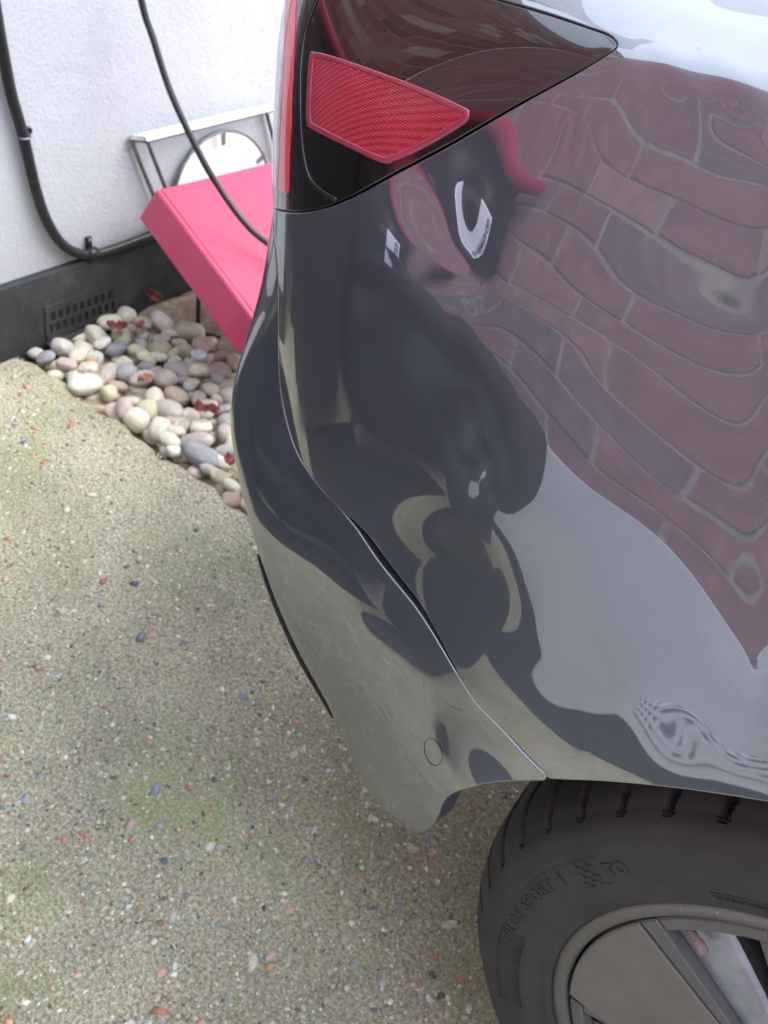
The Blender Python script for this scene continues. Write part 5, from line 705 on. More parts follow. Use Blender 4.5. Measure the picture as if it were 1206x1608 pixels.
# ---------------------------------------------------------------- car body surface: radial B-spline sheets measured about a point inside the car
OC=np.array([-.22,.62,.62]); DEG=math.pi/180
class Sheet:
    def __init__(s,d):
        t0,t1,p0,p1,dt,dp=d['spec']; s.t0,s.p0,s.dt,s.dp=t0*DEG,p0*DEG,dt*DEG,dp*DEG
        q=np.array(d['d'],dtype=np.int64).reshape(d['shape']); s.c=np.cumsum(np.cumsum(q,axis=1),axis=0)*2e-6; s.nt,s.np_=d['shape']
    def ev(s,th,ph):
        u=np.clip((th-s.t0)/s.dt,0,s.nt-3-1e-6); v=np.clip((ph-s.p0)/s.dp,0,s.np_-3-1e-6)
        i=np.floor(u).astype(int);j=np.floor(v).astype(int);u=u-i;v=v-j
        B=lambda u:np.stack([(1-u)**3/6,(3*u**3-6*u**2+4)/6,(-3*u**3+3*u**2+3*u+1)/6,u**3/6],-1)
        D=lambda u:np.stack([-(1-u)**2/2,(9*u*u-12*u)/6,(-9*u*u+6*u+3)/6,u*u/2],-1)
        c=s.c[(i[:,None]+np.arange(4))[:,:,None],(j[:,None]+np.arange(4))[:,None,:]]
        bu,bv,du,dv=B(u),B(v),D(u)/s.dt,D(v)/s.dp
        f=lambda a,b:np.einsum('nij,ni,nj->n',c,a,b)
        return f(bu,bv),f(du,bv),f(bu,dv)
    def pn(s,th,ph):
        r,rt,rp=s.ev(th,ph); c,sn,st,ct=np.cos(ph),np.sin(ph),np.sin(th),np.cos(th)
        d=np.stack([-st*c,-ct*c,sn],-1);dt=np.stack([-ct*c,st*c,0*sn],-1);dp=np.stack([st*sn,ct*sn,c],-1)
        P=OC+d*r[:,None]; n=np.cross(rp[:,None]*d+r[:,None]*dp,rt[:,None]*d+r[:,None]*dt); n/=np.linalg.norm(n,axis=1)[:,None]
        n*=np.sign((n*d).sum(1))[:,None]; return P,n
SQ,SB=Sheet(QUARTER),Sheet(BUMPER)
outl=lambda a:np.array(a,float).reshape(-1,2)*1e-5
POLY=dict(quarter=outl(OUTLINE_QUARTER),lamp=outl(OUTLINE_LAMP),seam=outl(OUTLINE_SEAM),strip=outl(OUTLINE_STRIP),clear=outl(OUTLINE_CLEAR),reflrim=outl(OUTLINE_REFLRIM),refl=outl(OUTLINE_REFL),bumper=outl(OUTLINE_BUMPER),sensor=outl(OUTLINE_SENSOR))
VAL=np.array(OUTLINE_VALANCE,float).reshape(-1,3)*1e-5
def inpoly(P,x,y):
    ins=np.zeros(x.shape,bool); n=len(P)
    for i in range(n):
        x1,y1=P[i];x2,y2=P[(i+1)%n]
        if y1==y2: continue
        c=((y1>y)!=(y2>y))&(x<(x2-x1)*(y-y1)/(y2-y1)+x1); ins^=c
    return ins
def panel(name,S,poly,step,mat,parent,off=0.,lip=.012,rnd=.0011,cut=None):
    """grid of the body surface inside a closed outline, its border pulled onto the outline and rolled inwards"""
    st=step*DEG; t0,p0=poly.min(0)-2*st; t1,p1=poly.max(0)+2*st
    nt=int((t1-t0)/st)+1; npp=int((p1-p0)/st)+1; T=t0+np.arange(nt)*st;Ph=p0+np.arange(npp)*st
    cx_,cy_=np.meshgrid((T[:-1]+T[1:])/2,(Ph[:-1]+Ph[1:])/2,indexing='ij'); keep=inpoly(poly,cx_,cy_)
    if cut is not None: keep&=~inpoly(cut,cx_,cy_)
    # drop cells that touch the rest only by a corner
    ii,jj=np.nonzero(keep); idx=lambda i,j:i*npp+j
    Q=np.stack([idx(ii,jj),idx(ii+1,jj),idx(ii+1,jj+1),idx(ii,jj+1)],1)
    used,inv=np.unique(Q,return_inverse=True); Q=inv.reshape(Q.shape)
    uv=np.stack([T[used//npp],Ph[used%npp]],1)
    E=np.concatenate([Q[:,[0,1]],Q[:,[1,2]],Q[:,[2,3]],Q[:,[3,0]]]); key=np.sort(E,1); k1=key[:,0]*len(used)+key[:,1]
    un,cnt=np.unique(k1,return_counts=True); be=E[np.isin(k1,un[cnt==1])]
    bv=np.unique(be); A=poly;B=np.roll(poly,-1,0)
    if cut is not None: A=np.concatenate([A,cut]);B=np.concatenate([B,np.roll(cut,-1,0)])
    p=uv[bv]; ab=B-A; L2=(ab**2).sum(1)+1e-18
    t=np.clip(((p[:,None]-A[None])*ab[None]).sum(2)/L2,0,1); C_=A[None]+t[...,None]*ab[None]; d=((p[:,None]-C_)**2).sum(2); k=d.argmin(1)
    snapped=C_[np.arange(len(bv)),k]; 
    on=ab[k]; 
    area=.5*np.sum(poly[:,0]*np.roll(poly[:,1],-1)-np.roll(poly[:,0],-1)*poly[:,1]); sg=1 if area>0 else -1
    outd=np.stack([on[:,1],-on[:,0]],1)*sg
    if cut is not None:
        ac=.5*np.sum(cut[:,0]*np.roll(cut[:,1],-1)-np.roll(cut[:,0],-1)*cut[:,1]); outd[k>=len(poly)]*=(-1 if ac*sg>0 else 1)
    outd/=np.linalg.norm(outd,axis=1)[:,None]+1e-12; uv[bv]=snapped
    P,N=S.pn(uv[:,0],uv[:,1]); e=1e-4; P2,_=S.pn(uv[bv,0]+outd[:,0]*e,uv[bv,1]+outd[:,1]*e); O3=P2-P[bv]; O3/=np.linalg.norm(O3,axis=1)[:,None]+1e-12
    # smooth the outward direction along the border
    nb={}
    for a,b in be: nb.setdefault(a,[]).append(b); nb.setdefault(b,[]).append(a)
    pos={v:i for i,v in enumerate(bv)}
    for _ in range(4):
        O4=O3.copy()
        for v in bv:
            for q in nb[v]: O4[pos[v]]+=O3[pos[q]]
        O3=O4/(np.linalg.norm(O4,axis=1)[:,None]+1e-12)
    P=P+N*off; Pb,Nb=P[bv],N[bv]
    V=[P];NN=[N];base=len(P);m=len(bv);loc=np.full(len(P),-1);loc[bv]=np.arange(m)
    rings=[(.55,.16,.45,.9),(.9,.5,.85,.5),(1.,1.,1.,.05),(1.,lip/rnd,1.,0.)] if rnd>0 else [(0,lip/.001,1.,0.)]
    rr=rnd if rnd>0 else .001
    F=[tuple(x) for x in Q[:,::-1]]
    prev=bv
    for q,(o,dn,no,nn) in enumerate(rings):
        V.append(Pb+O3*rr*o-Nb*rr*dn); n=O3*no+Nb*nn; NN.append(n/np.linalg.norm(n,axis=1)[:,None])
        cur=base+q*m+np.arange(m); pm={v:prev[i] for i,v in enumerate(bv)}; cm={v:cur[i] for i,v in enumerate(bv)}
        for a,b in be: F.append((pm[a],pm[b],cm[b],cm[a]))
        prev=cur
    V=np.concatenate(V);NN=np.concatenate(NN)
    me=bpy.data.meshes.new(name); me.from_pydata(V.tolist(),[],F); me.materials.append(mat); me.shade_smooth()
    me.normals_split_custom_set_from_vertices(NN.tolist())
    o=link(name,me,parent); return o
# orientation: angles grow rearwards/up -> faces wound (t,p) point inwards or outwards only matters for closed shading
car=empty('parked_car','dark grey car with a deep dent behind its rear wheel arch and opened bumper seam','car',(0,0,0))
PM=M['paint']
panel('quarter_panel',SQ,POLY['quarter'],.33,PM,car,lip=.018)
panel('rear_bumper',SB,POLY['bumper'],.33,PM,car,lip=.018,rnd=.0014)
lamp=panel('tail_lamp',SQ,POLY['lamp'],.33,M['lamp'],car,off=-.0006,lip=.012)
# seam in the lamp (boot lid side / body side): a narrow recessed dark bead with a fine light edge
S=POLY['seam']; P,N=SQ.pn(S[:,0],S[:,1]); v,f=tubevf(P-N*.0004,.0013,8); link('seam',mesh('seam',v,f,M['inner'],True),lamp)
T=np.gradient(P,axis=0);T/=np.linalg.norm(T,axis=1)[:,None]; sd=np.cross(T,N); 
v,f=tubevf(P+sd*.0017-N*.0001,.0007,8); link('seam_edge',mesh('seam_edge',v,f,M['lamp'],True),lamp)
panel('light_strip',SQ,POLY['strip'],.12,M['strip'],lamp,off=.0004,lip=.002,rnd=.0003)
panel('clear_edge',SQ,POLY['clear'],.12,M['clear'],lamp,off=.0005,lip=.002,rnd=.0003)
panel('reflector_rim',SQ,POLY['reflrim'],.12,M['rim_red'],lamp,off=.0012,lip=.003,rnd=.0012,cut=POLY['refl'])
panel('reflector',SQ,POLY['refl'],.12,M['refl'],lamp,off=.0006,lip=.003,rnd=.0004)
v,f=tubevf(VAL,.0006+.0026*np.sin(np.linspace(0,math.pi,len(VAL)))**.7,8); link('lower_valance',mesh('lower_valance',v,f,M['black_plastic'],True),car)
# parking sensor: a shallow ring set in the bumper
th,ph=POLY['sensor'][0]; P,N=SB.pn(np.array([th]),np.array([ph])); P,N=P[0],N[0]
v,f=discvf(P+N*.00005,N,.0112,.0001,48,.0107); link('parking_sensor',mesh('parking_sensor',v,f,M['inner'],True),car)
# the rest of the car: body and cabin block, closing the volume behind the panels
v,f=join([boxvf(-.70,3.45,.36,1.62,.30,.90,b=.10),boxvf(.55,2.7,.30,1.45,.85,1.40,b=.16)]); link('body_shell',mesh('body_shell',v,f,PM,True),car)
# dark inner structure behind the panels
def shell(name,S,t0,t1,p0,p1,scale,rin,zlo):
    T=np.arange(t0,t1,1.5)*DEG;Q=np.arange(p0,p1,1.5)*DEG; TT,PP=np.meshgrid(T,Q,indexing='ij'); P,N=S.pn(TT.ravel(),PP.ravel()); P=P-N*scale
    ok=((np.hypot(P[:,0],P[:,2]-.334)>rin)&(P[:,2]>zlo)).reshape(TT.shape); F=[]
    n=len(Q)
    for i in range(len(T)-1):
        for j in range(n-1):
            if ok[i,j] and ok[i+1,j] and ok[i,j+1] and ok[i+1,j+1]: F.append((i*n+j,(i+1)*n+j,(i+1)*n+j+1,i*n+j+1))
    me=mesh(name,P,F,M['inner'],True); return link(name,me,car)
shell('inner_panel',SQ,-47,77,-16,58,.022,.435,.40)
shell('inner_bumper',SB,24,108,-30,12,.045,.45,.31)
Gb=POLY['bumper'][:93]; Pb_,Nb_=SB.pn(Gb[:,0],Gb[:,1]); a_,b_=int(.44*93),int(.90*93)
v,f=tubevf(smooth_path(Pb_[a_:b_]-Nb_[a_:b_]*.0006,3),.0006,8); link('seam_edge',mesh('seam_edge',v,f,M['lip_highlight'],True),car)  # added bright tube imitates the edge highlight along the opened seam
# clips and brackets showing in the opened seam
G=POLY['bumper'][:90]
P,N=SB.pn(G[:,0],G[:,1])
for fr in (.60,.635,.665,.70,.745,.765,.80): 
    k=int(fr*len(P)); 
    o=box('seam_clip',(-.0035,.0035,-.0025,.0025,-.002,.002),M['black_plastic'],car,b=.0008); o.matrix_world=Matrix.Translation(Vector(P[k]-N[k]*.006))@Vector(N[k]).to_track_quat('Z','Y').to_matrix().to_4x4()
# wheel arch liner
def arc_sheet(name,r,y0,y1,a0,a1,mat,parent,cz=.334):
    A=np.radians(np.linspace(a0,a1,60)); v=[(r*math.cos(a),y,cz+r*math.sin(a)) for a in A for y in (y0,y1)]
    f=[(2*i,2*i+1,2*i+3,2*i+2) for i in range(59)]; 
    v+=[(0,y1,cz)]; f+=[(2*i+1,len(v)-1,2*i+3) for i in range(59)]
    return link(name,mesh(name,v,f,mat,True),parent)
arc_sheet('wheel_arch_liner',.424,.10,.42,2,172,M['black_plastic'],car)
e_=np.array([(-.371,.069,.463),(-.376,.073,.453),(-.381,.077,.442),(-.386,.083,.430)])
v,f=tubevf(e_,[.005,.009,.011,.007],14); link('bumper_inner_end',mesh('bumper_inner_end',v,f,M['black_plastic'],True),car)
# ---------------------------------------------------------------- wheel
WC=(0,0,.334)
wheel=bpy.data.objects.new('wheel',None); COL.objects.link(wheel); wheel.parent=car; wheel.location=WC
def lathe(prof,seg,a0=0,a1=2*math.pi,disp=None):
    prof=np.array(prof,float); n=len(prof); full=abs(a1-a0-2*math.pi)<1e-6; m=seg if full else seg+1; V=[]
    A=a0+np.arange(m)*(a1-a0)/seg
    r=np.broadcast_to(prof[:,0],(m,n)).copy(); y=np.broadcast_to(prof[:,1],(m,n)).copy()
    if disp is not None: r,y=disp(A[:,None],r,y)
    V=np.stack([r*np.cos(A)[:,None],y,r*np.sin(A)[:,None]],-1).reshape(-1,3)
    F=[(i*n+j,i*n+j+1,((i+1)%m)*n+j+1,((i+1)%m)*n+j) for i in range(seg) for j in range(n-1)]
    return V,F
YS=.012
prof=smooth_path([(.236,.058),(.2405,.050),(.2445,.0475),(.252,.047),(.262,.0425),(.275,.0405),(.288,.0405),(.299,.0425),(.3075,.0465),(.3125,.052),(.3155,.057)],4).tolist()
# fine raised rings on the sidewall
prof=[(r,y-(.0007 if abs(r-.2995)<.0014 or abs(r-.2655)<.001 or abs(r-.2575)<.001 else 0)) for r,y in prof]
prof+=[(.3172,.059),(.3195,.0625),(.3215,.066),(.3235,.070),(.3255,.075),(.3275,.081),(.3290,.087),(.3300,.093),(.3308,.099),(.3314,.105),(.3318,.111),(.332,.117),(.3321,.1175),(.3245,.118),(.3245,.126),(.3325,.1265),(.3335,.145),(.334,.165),(.3335,.19),(.3325,.215),(.327,.25),(.316,.272),(.29,.285),(.25,.278),(.236,.27)]
prof=[(r if r<.30 else .30+(r-.30)*1.34,y+YS) for r,y in prof]
NP=48
def tread(A,r,y):
    yy=y-YS; ph=(A*NP/(2*math.pi)+ (yy-.06)*9.0)%1.0
    g=(ph<.17)&(yy>.0525)&((yy<.1165)|((yy>.127)&(yy<.2))); dpt=np.where(yy<.0555,.003,np.where(yy<.062,.007,.011))
    r=np.where(g,r-dpt,r); y=np.where(g&(yy<.075),y+.0025,y)
    return r,y
V,F=lathe(prof,NP*20,disp=tread); tyre=link('tyre',mesh('tyre',V,F,M['rubber'],False),wheel)
me=tyre.data; sm=np.ones(len(me.polygons),bool); me.polygons.foreach_set('use_smooth',sm)
me.set_sharp_from_angle(angle=R(38))
def side_y(r): 
    q=sorted([(a,b) for a,b in prof[:44] if b<.075+YS]); return float(np.interp(r,[a for a,_ in q],[b for _,b in q]))
def arc_text(name,s,rad,ang,size,mat,parent,ext=.0012,space=1.0,bold=0.):
    cu=bpy.data.curves.new(name,'FONT'); cu.body=s; cu.size=size; cu.extrude=ext; cu.space_character=space; cu.offset=bold; cu.resolution_u=3
    to=bpy.data.objects.new(name+'_tmp',cu); COL.objects.link(to); dg=bpy.context.evaluated_depsgraph_get(); me=bpy.data.meshes.new_from_object(to.evaluated_get(dg)); 
    bpy.data.objects.remove(to); bpy.data.curves.remove(cu)
    co=np.empty(len(me.vertices)*3); me.vertices.foreach_get('co',co); co=co.reshape(-1,3)
    a=R(ang)-co[:,0]/rad; r=rad+co[:,1]; yb=np.array([side_y(x) for x in r]); nv=np.stack([r*np.cos(a),yb-co[:,2],r*np.sin(a)],1)
    me.vertices.foreach_set('co',nv.ravel()); me.materials.clear(); me.materials.append(mat); me.update(); return link(name,me,parent)
arc_text('lettering','PILOT SPORT 4',.2785,187,.0162,M['rubber'],wheel,space=1.22,bold=.0002)
arc_text('lettering','TO',.2760,150.2,.0150,M['rubber'],wheel,space=1.15,bold=.0009)
# chequered flag patch
parts=[]
def sector_block(r0,r1,a0,a1,h,n=3):
    A=np.radians(np.linspace(a0,a1,n)); V=[];
    for a in A:
        for r in (r0,r1):
            for dy in (0,h): V.append((r*math.cos(a),side_y(r)-dy,r*math.sin(a)))
    F=[(4*i+1,4*i+3,4*i+7,4*i+5) for i in range(n-1)]+[(4*i,4*i+1,4*i+5,4*i+4) for i in range(n-1)]+[(4*i+2,4*i+6,4*i+7,4*i+3) for i in range(n-1)]+[(0,2,3,1),(4*n-4,4*n-3,4*n-1,4*n-2)]
    return V,F
for i in range(4):
    for j in range(5):
        if (i+j)%2==0: parts.append(sector_block(.2690+j*.0047,.2690+(j+1)*.0047,156.6-i*1.15,156.6-(i+1)*1.15,.0010))
parts.append(sector_block(.2675,.2690,157.2,151.0,.0007)); parts.append(sector_block(.2925,.2938,171.0,151.0,.0006,16))
v,f=join(parts); link('flag_emblem',mesh('flag_emblem',v,f,M['rubber']),wheel)
# diagonal hatch band low on the sidewall, and a raised plate
parts=[]
for k in range(26):
    a=206-k*.9; parts.append(sector_block(.268,.2925,a,a+.30,.0011))
v,f=join(parts); link('sidewall_ribs',mesh('sidewall_ribs',v,f,M['rubber']),wheel)
parts=[sector_block(.2500+k*.0046,.2526+k*.0046,133-.0-j*1.05,133-.72-j*1.05,.0006) for k in range(3) for j in range(11)]
v,f=join(parts); link('sidewall_marks',mesh('sidewall_marks',v,f,M['rubber']),wheel)
# rim, barrel
V,F=lathe(smooth_path([(.2245,.070),(.2250,.056),(.2275,.051),(.2320,.0495),(.2360,.0500),(.2395,.0525),(.2405,.0565),(.2395,.062)],4)+[0,YS],180); link('rim',mesh('rim',V,F,M['rim'],True),wheel)
V,F=lathe([(.2255,.070+YS),(.222,.09),(.215,.12),(.213,.25),(.02,.25)],90); link('rim_barrel',mesh('rim_barrel',V,F,M['barrel'],True),wheel)
# five-spoke cover
def polar_plate(name,rows,y0,th,mat,bev=.0016,dome=.004):
    """rows: list of (r, a_start, a_end) in degrees"""
    V=[];F=[];n=14;m=len(rows)
    def add(rows,yoff):
        b=len(V)
        for r,a,b_ in rows:
            for t in np.linspace(0,1,n):
                q=R(a+(b_-a)*t); V.append((r*math.cos(q),y0+yoff-dome*(1-(r/.24)**2),r*math.sin(q)))
        return b
    ins=[]
    for i,(r,a,b_) in enumerate(rows):
        dr=bev if i==0 else (-bev if i==m-1 else 0); da=math.degrees(bev/max(r,.03)); ins.append((r+dr,a+da,b_-da))
    t=add(ins,0); e=add(rows,bev*.8); bt=add(rows,th)
    for i in range(m-1):
        for j in range(n-1): F.append((t+i*n+j,t+i*n+j+1,t+(i+1)*n+j+1,t+(i+1)*n+j))
    loop=[(0,j) for j in range(n)]+[(i,n-1) for i in range(1,m)]+[(m-1,j) for j in range(n-2,-1,-1)]+[(i,0) for i in range(m-2,0,-1)]
    L=len(loop)
    for q in range(L):
        (i1,j1),(i2,j2)=loop[q],loop[(q+1)%L]
        F.append((t+i1*n+j1,e+i1*n+j1,e+i2*n+j2,t+i2*n+j2)); F.append((e+i1*n+j1,bt+i1*n+j1,bt+i2*n+j2,e+i2*n+j2))
    me=mesh(name,V,F,mat); return link(name,me,wheel)
YC=.0525+YS
for k in range(5):
    o=-72*k
    # big flat blade
    rs=np.linspace(.05,.2228,9)
    polar_plate('cover_blade',[(r,155.7+o,198.5+o-(max(0,r-.19)*60)) for r in rs],YC,.012,M['cover'])
    # raised frame beside the opening
    polar_plate('cover_frame',[(r,150.6+o+(.0 if r<.19 else 0),155.15+o) for r in np.linspace(.05,.2228,8)],YC+.0012,.014,M['cover_frame'])
    polar_plate('cover_frame',[(r,127+o,150.4+o) for r in np.linspace(.2105,.2228,3)],YC+.0022,.014,M['cover_frame'])
    polar_plate('cover_frame',[(r,126.9+o-.2,129.2+o) for r in np.linspace(.05,.210,6)],YC+.003,.02,M['cover_frame'])
    # recessed metal spoke seen through the opening
    polar_plate('spoke',[(.05,126+o,152+o)]+[(r,137.6+o-(.2105-r)*30,151.5+o) for r in np.linspace(.09,.2185,8)],YC+.017,.03,M['spoke'],bev=.004,dome=.012)
V,F=lathe([(.002,YC-.012),(.04,YC-.010),(.062,YC-.006),(.070,YC+.002),(.070,YC+.02)],64); link('hub_cap',mesh('hub_cap',V,F,M['cover'],True),wheel)
a=R(145.2); p0=np.array([.2085*math.cos(a),YC+.006,.2085*math.sin(a)]); p1=np.array([.1900*math.cos(a-.02),YC+.002,.1900*math.sin(a-.02)])
v,f=tubevf([p0,p0+(p1-p0)*.5,p0+(p1-p0)*.55,p1],[.0034,.0034,.0046,.0042],14); link('valve_stem',mesh('valve_stem',v,f,M['valve'],True),wheel)
# ---------------------------------------------------------------- ground
EDGE_Y=.535
xs=np.linspace(-1.68,-.86,60); ed=[(x,EDGE_Y+.006*math.sin(x*31)+.005*math.sin(x*77+1)+ .0) for x in xs]
V=[];F=[]
def rect(x0,x1,y0,y1,z): 
    b=len(V); V.extend([(x0,y0,z),(x1,y0,z),(x1,y1,z),(x0,y1,z)]); F.append((b,b+1,b+2,b+3))
b=len(V)
for x,y in ed: V.extend([(x,-1.1,0),(x,y-.006,0),(x,y,-.008),(x,y+.002,-.07)])
for i in range(len(ed)-1):
    for q in range(3): F.append((b+4*i+q,b+4*(i+1)+q,b+4*(i+1)+q+1,b+4*i+q+1))
rect(-.86,5,-1.1,6,0); rect(-2.3,-1.68,-1.1,.33,0)
V+=[(-.86,ed[-1][1],-.07),(-.86,6,-.07)]; n=len(V); F.append((b+4*59+1,n-2,n-1,n-8+0) if False else (b+4*59+3,n-2,n-1,n-1)[:3])
g=link('concrete_path',mesh('concrete_path',V,F,M['concrete']),kind='structure')
rect_v,rect_f=[(-40,-40,-.09),(40,-40,-.09),(40,40,-.09),(-40,40,-.09)],[(0,1,2,3)]
link('ground',mesh('ground',rect_v,rect_f,M['ground']),kind='structure')
# bed of soil under the pebbles: lumpy sheet, higher where bare sand shows
gx=np.linspace(-1.69,-.84,70);gy=np.linspace(EDGE_Y,2.2,110); V=[]
def bedz(x,y):
    z=-.030+.006*math.sin(x*21+y*13)+.004*math.sin(x*47-y*39)
    z+=.040*math.exp(-((x+1.60)**2/.010+(y-.98)**2/.03)); return z
for x in gx:
    for y in gy: V.append((x,y,bedz(x,y)+rng.normal()*.0012))
F=[(i*110+j,(i+1)*110+j,(i+1)*110+j+1,i*110+j+1) for i in range(69) for j in range(109)]
link('soil_bed',mesh('soil_bed',V,F,M['soil'],True),kind='structure')
# aggregate stones exposed in the concrete: tens of thousands, one piece of stuff
pal=[(.48,.24,.16),(.60,.33,.21),(.62,.40,.28),(.60,.56,.45),(.66,.64,.56),(.30,.32,.36),(.15,.16,.19),(.42,.43,.44),(.54,.51,.40),(.50,.36,.31),(.74,.73,.68)]
pal2=[(.50,.33,.20),(.55,.53,.34),(.58,.55,.42),(.66,.64,.52),(.76,.74,.66),(.30,.31,.27),(.14,.14,.12),(.44,.44,.36),(.52,.50,.36),(.46,.38,.28),(.80,.79,.74)]
pw=np.array([.9,1.4,.8,1.3,.8,1.5,.7,1.2,1.8,.7,.35]);pw/=pw.sum()
import bmesh
bm=bmesh.new(); bmesh.ops.create_icosphere(bm,subdivisions=1,radius=1); iv=np.array([tuple(v.co) for v in bm.verts]); bm.verts.index_update(); itf=np.array([[a.index for a in p.verts] for p in bm.faces]); bm.free()
def scatter(n,x0,x1,y0,y1,rmin,rmax,zf,pw_=pw,power=2.6,seed=3):
    g=np.random.default_rng(seed); x=g.uniform(x0,x1,n);y=g.uniform(y0,y1,n)
    rad=rmin*(1+g.pareto(power,n)); rad=np.clip(rad,rmin,rmax)
    el=g.uniform(.9,1.75,n); an=g.uniform(0,math.pi,n); ca,sa=np.cos(an),np.sin(an)
    J=1+g.uniform(-.42,.42,(n,len(iv))); P=iv[None]*J[...,None]
    X=P[...,0]*(rad*el)[:,None];Y=P[...,1]*rad[:,None];Z=P[...,2]*(rad*g.uniform(.18,.34,n))[:,None]
    px=X*ca[:,None]-Y*sa[:,None]+x[:,None]; py=X*sa[:,None]+Y*ca[:,None]+y[:,None]; pz=Z+(rad*zf*g.uniform(-1.2,.6,n))[:,None]
    return np.stack([px,py,pz],-1),g.choice(len(pal),n,p=pw_),g
VS=[];CS=[]
for a in ((24000,-1.68,.34,-.45,.53,.0014,.0034,.4,11),(4000,-.9,.34,.53,1.0,.0014,.0034,.4,12),(7000,-1.68,.35,-.45,.53,.0018,.0065,.30,1),(1500,-.90,.35,.53,1.2,.0022,.0085,.35,2),(2600,-2.2,.8,-1.05,-.45,.003,.010,.35,5),(48000,-1.68,.30,-.42,.53,.0008,.0019,.6,6),(3000,-.9,.3,.53,1.0,.0010,.0024,.6,8)):
    P,ci,g_=scatter(a[0],*a[1:7],a[7],seed=a[8]); m=P[:,:,1].max(1)<(EDGE_Y-.004) if a[2]>a[1] and a[4]<=.53 else np.ones(len(P),bool)
    P=P[m];ci=ci[m]; VS.append(P); c=np.array(pal if a[5]>.0015 else pal2)[ci]*np.random.default_rng(a[8]).uniform(.7,1.2,(len(P),1)); CS.append(np.clip(c,0,1))
VS=np.concatenate(VS);CS=np.concatenate(CS); n=len(VS); nv=len(iv)
me=bpy.data.meshes.new('aggregate_stones'); fa=(itf[None]+(np.arange(n)*nv)[:,None,None]).reshape(-1,3)
me.vertices.add(n*nv); me.vertices.foreach_set('co',VS.reshape(-1)); me.loops.add(fa.size); me.loops.foreach_set('vertex_index',fa.ravel().astype(np.int32)); me.polygons.add(len(fa)); me.polygons.foreach_set('loop_start',np.arange(0,fa.size,3,dtype=np.int32)); me.polygons.foreach_set('loop_total',np.full(len(fa),3,dtype=np.int32)); me.update(calc_edges=True)
ca=me.color_attributes.new('Col','FLOAT_COLOR','POINT'); cc=np.ones((n*nv,4),np.float32); cc[:,:3]=np.repeat(CS,nv,0); ca.data.foreach_set('color',cc.ravel()); me.materials.append(M['aggregate']); me.validate()
link('aggregate_stones',me,kind='stuff')
# ---------------------------------------------------------------- white wall with black painted base
WX=-1.68
wall=empty('white_wall','white rough rendered house wall with a black painted base','wall',(WX,.3,0))
def W(name,d,mat,par=wall,b=0.,off=None):
    o=par.location if off is None else off; return box(name,(d[0]-o[0],d[1]-o[0],d[2]-o[1],d[3]-o[1],d[4]-o[2],d[5]-o[2]),mat,par,b=b)
W('render_coat',(WX-.25,WX,.32,6.,.157,2.7),M['render'])
W('painted_base',(WX-.25,WX+.014,.32,6.,-.08,.155),M['skirt'],b=.003)
ab=empty('air_brick','black painted air brick with two rows of square holes set in the wall base','air brick',(WX+.014,.60,.018))
y0,y1,z0,z1=.597,.762,.024,.080
pr=[]
pr.append(boxvf(.0,.0035,-.008,.170,-.008,.0)); pr.append(boxvf(.0,.0035,-.008,.170,.062,.070)); pr.append(boxvf(.0,.0035,-.008,.0,.0,.062)); pr.append(boxvf(.0,.0035,.162,.170,.0,.062))
pr.append(boxvf(.0002,.0028,.0,.162,.0,.008)); pr.append(boxvf(.0002,.0028,.0,.162,.054,.062)); pr.append(boxvf(.0002,.0028,.0,.162,.027,.035))
for k in range(10): pr.append(boxvf(.0003,.0026,k*.0175-.002,k*.0175+.0045,.034,.055))
for k in range(10): pr.append(boxvf(.0003,.0026,k*.0175-.010,k*.0175-.0035,.007,.028))
v,f=join(pr); link('grille',mesh('grille',v,f,M['skirt']),ab)
v,f=boxvf(.0001,.0012,.0,.162,.002,.060); link('hole_backing',mesh('hole_backing',v,f,M['inner']),ab)
v,f=boxvf(.0,.012,-.012,.176,-.016,-.009,b=.002); link('sill_strip',mesh('sill_strip',v,f,M['skirt'],True),ab)
# heavy black cable clipped to the wall
P=[(.52,2.3),(.53,1.2),(.536,.80),(.548,.63),(.555,.56),(.563,.498),(.579,.426),(.596,.325),(.618,.252),(.652,.198),(.700,.168),(.760,.160),(.868,.163),(1.1,.165),(1.6,.166)]
wp=smooth_path([(WX+.0125,y,z) for y,z in P],8)
hc=tube('wall_cable',wp,.0098,M['conduit'],k=14); tag(hc,'thick black cable curving down the white wall and along the top of its base','cable')
for (y,z,nm) in ((.579,.426,'upper'),(.712,.166,'lower')):
    r_=empty('cable_clip','small cable clip with nail on the %s'%('upright run of the thick cable' if nm=='upper' else 'bend of the thick cable'),'cable clip',(WX,y,z),group='clips holding the thick black cable')
    if nm=='upper':
        v,f=tubevf([(.0135+.0115*math.cos(t),.0115*math.sin(t),.010*0) for t in np.linspace(-1.4,1.6,14)],.0016,8); link('band',mesh('band',v,f,M['steel'],True),r_)
        v,f=discvf((.001,.0165,.004),(1,0,0),.0065,.006,20,.0035); link('nail_eye',mesh('nail_eye',v,f,M['conduit'],True),r_)
    else:
        v,f=tubevf([(.0125,-.010,0),(.0125,.012,0)],.0125,14); link('band',mesh('band',v,f,M['conduit'],True),r_)
        v,f=boxvf(.001,.008,-.006,.007,.010,.034,b=.002); link('nail_eye',mesh('nail_eye',v,f,M['conduit'],True),r_)
        v,f=discvf((.008,.0005,.027),(1,0,0),.004,.003,16); link('nail_head',mesh('nail_head',v,f,M['steel'],True),r_)
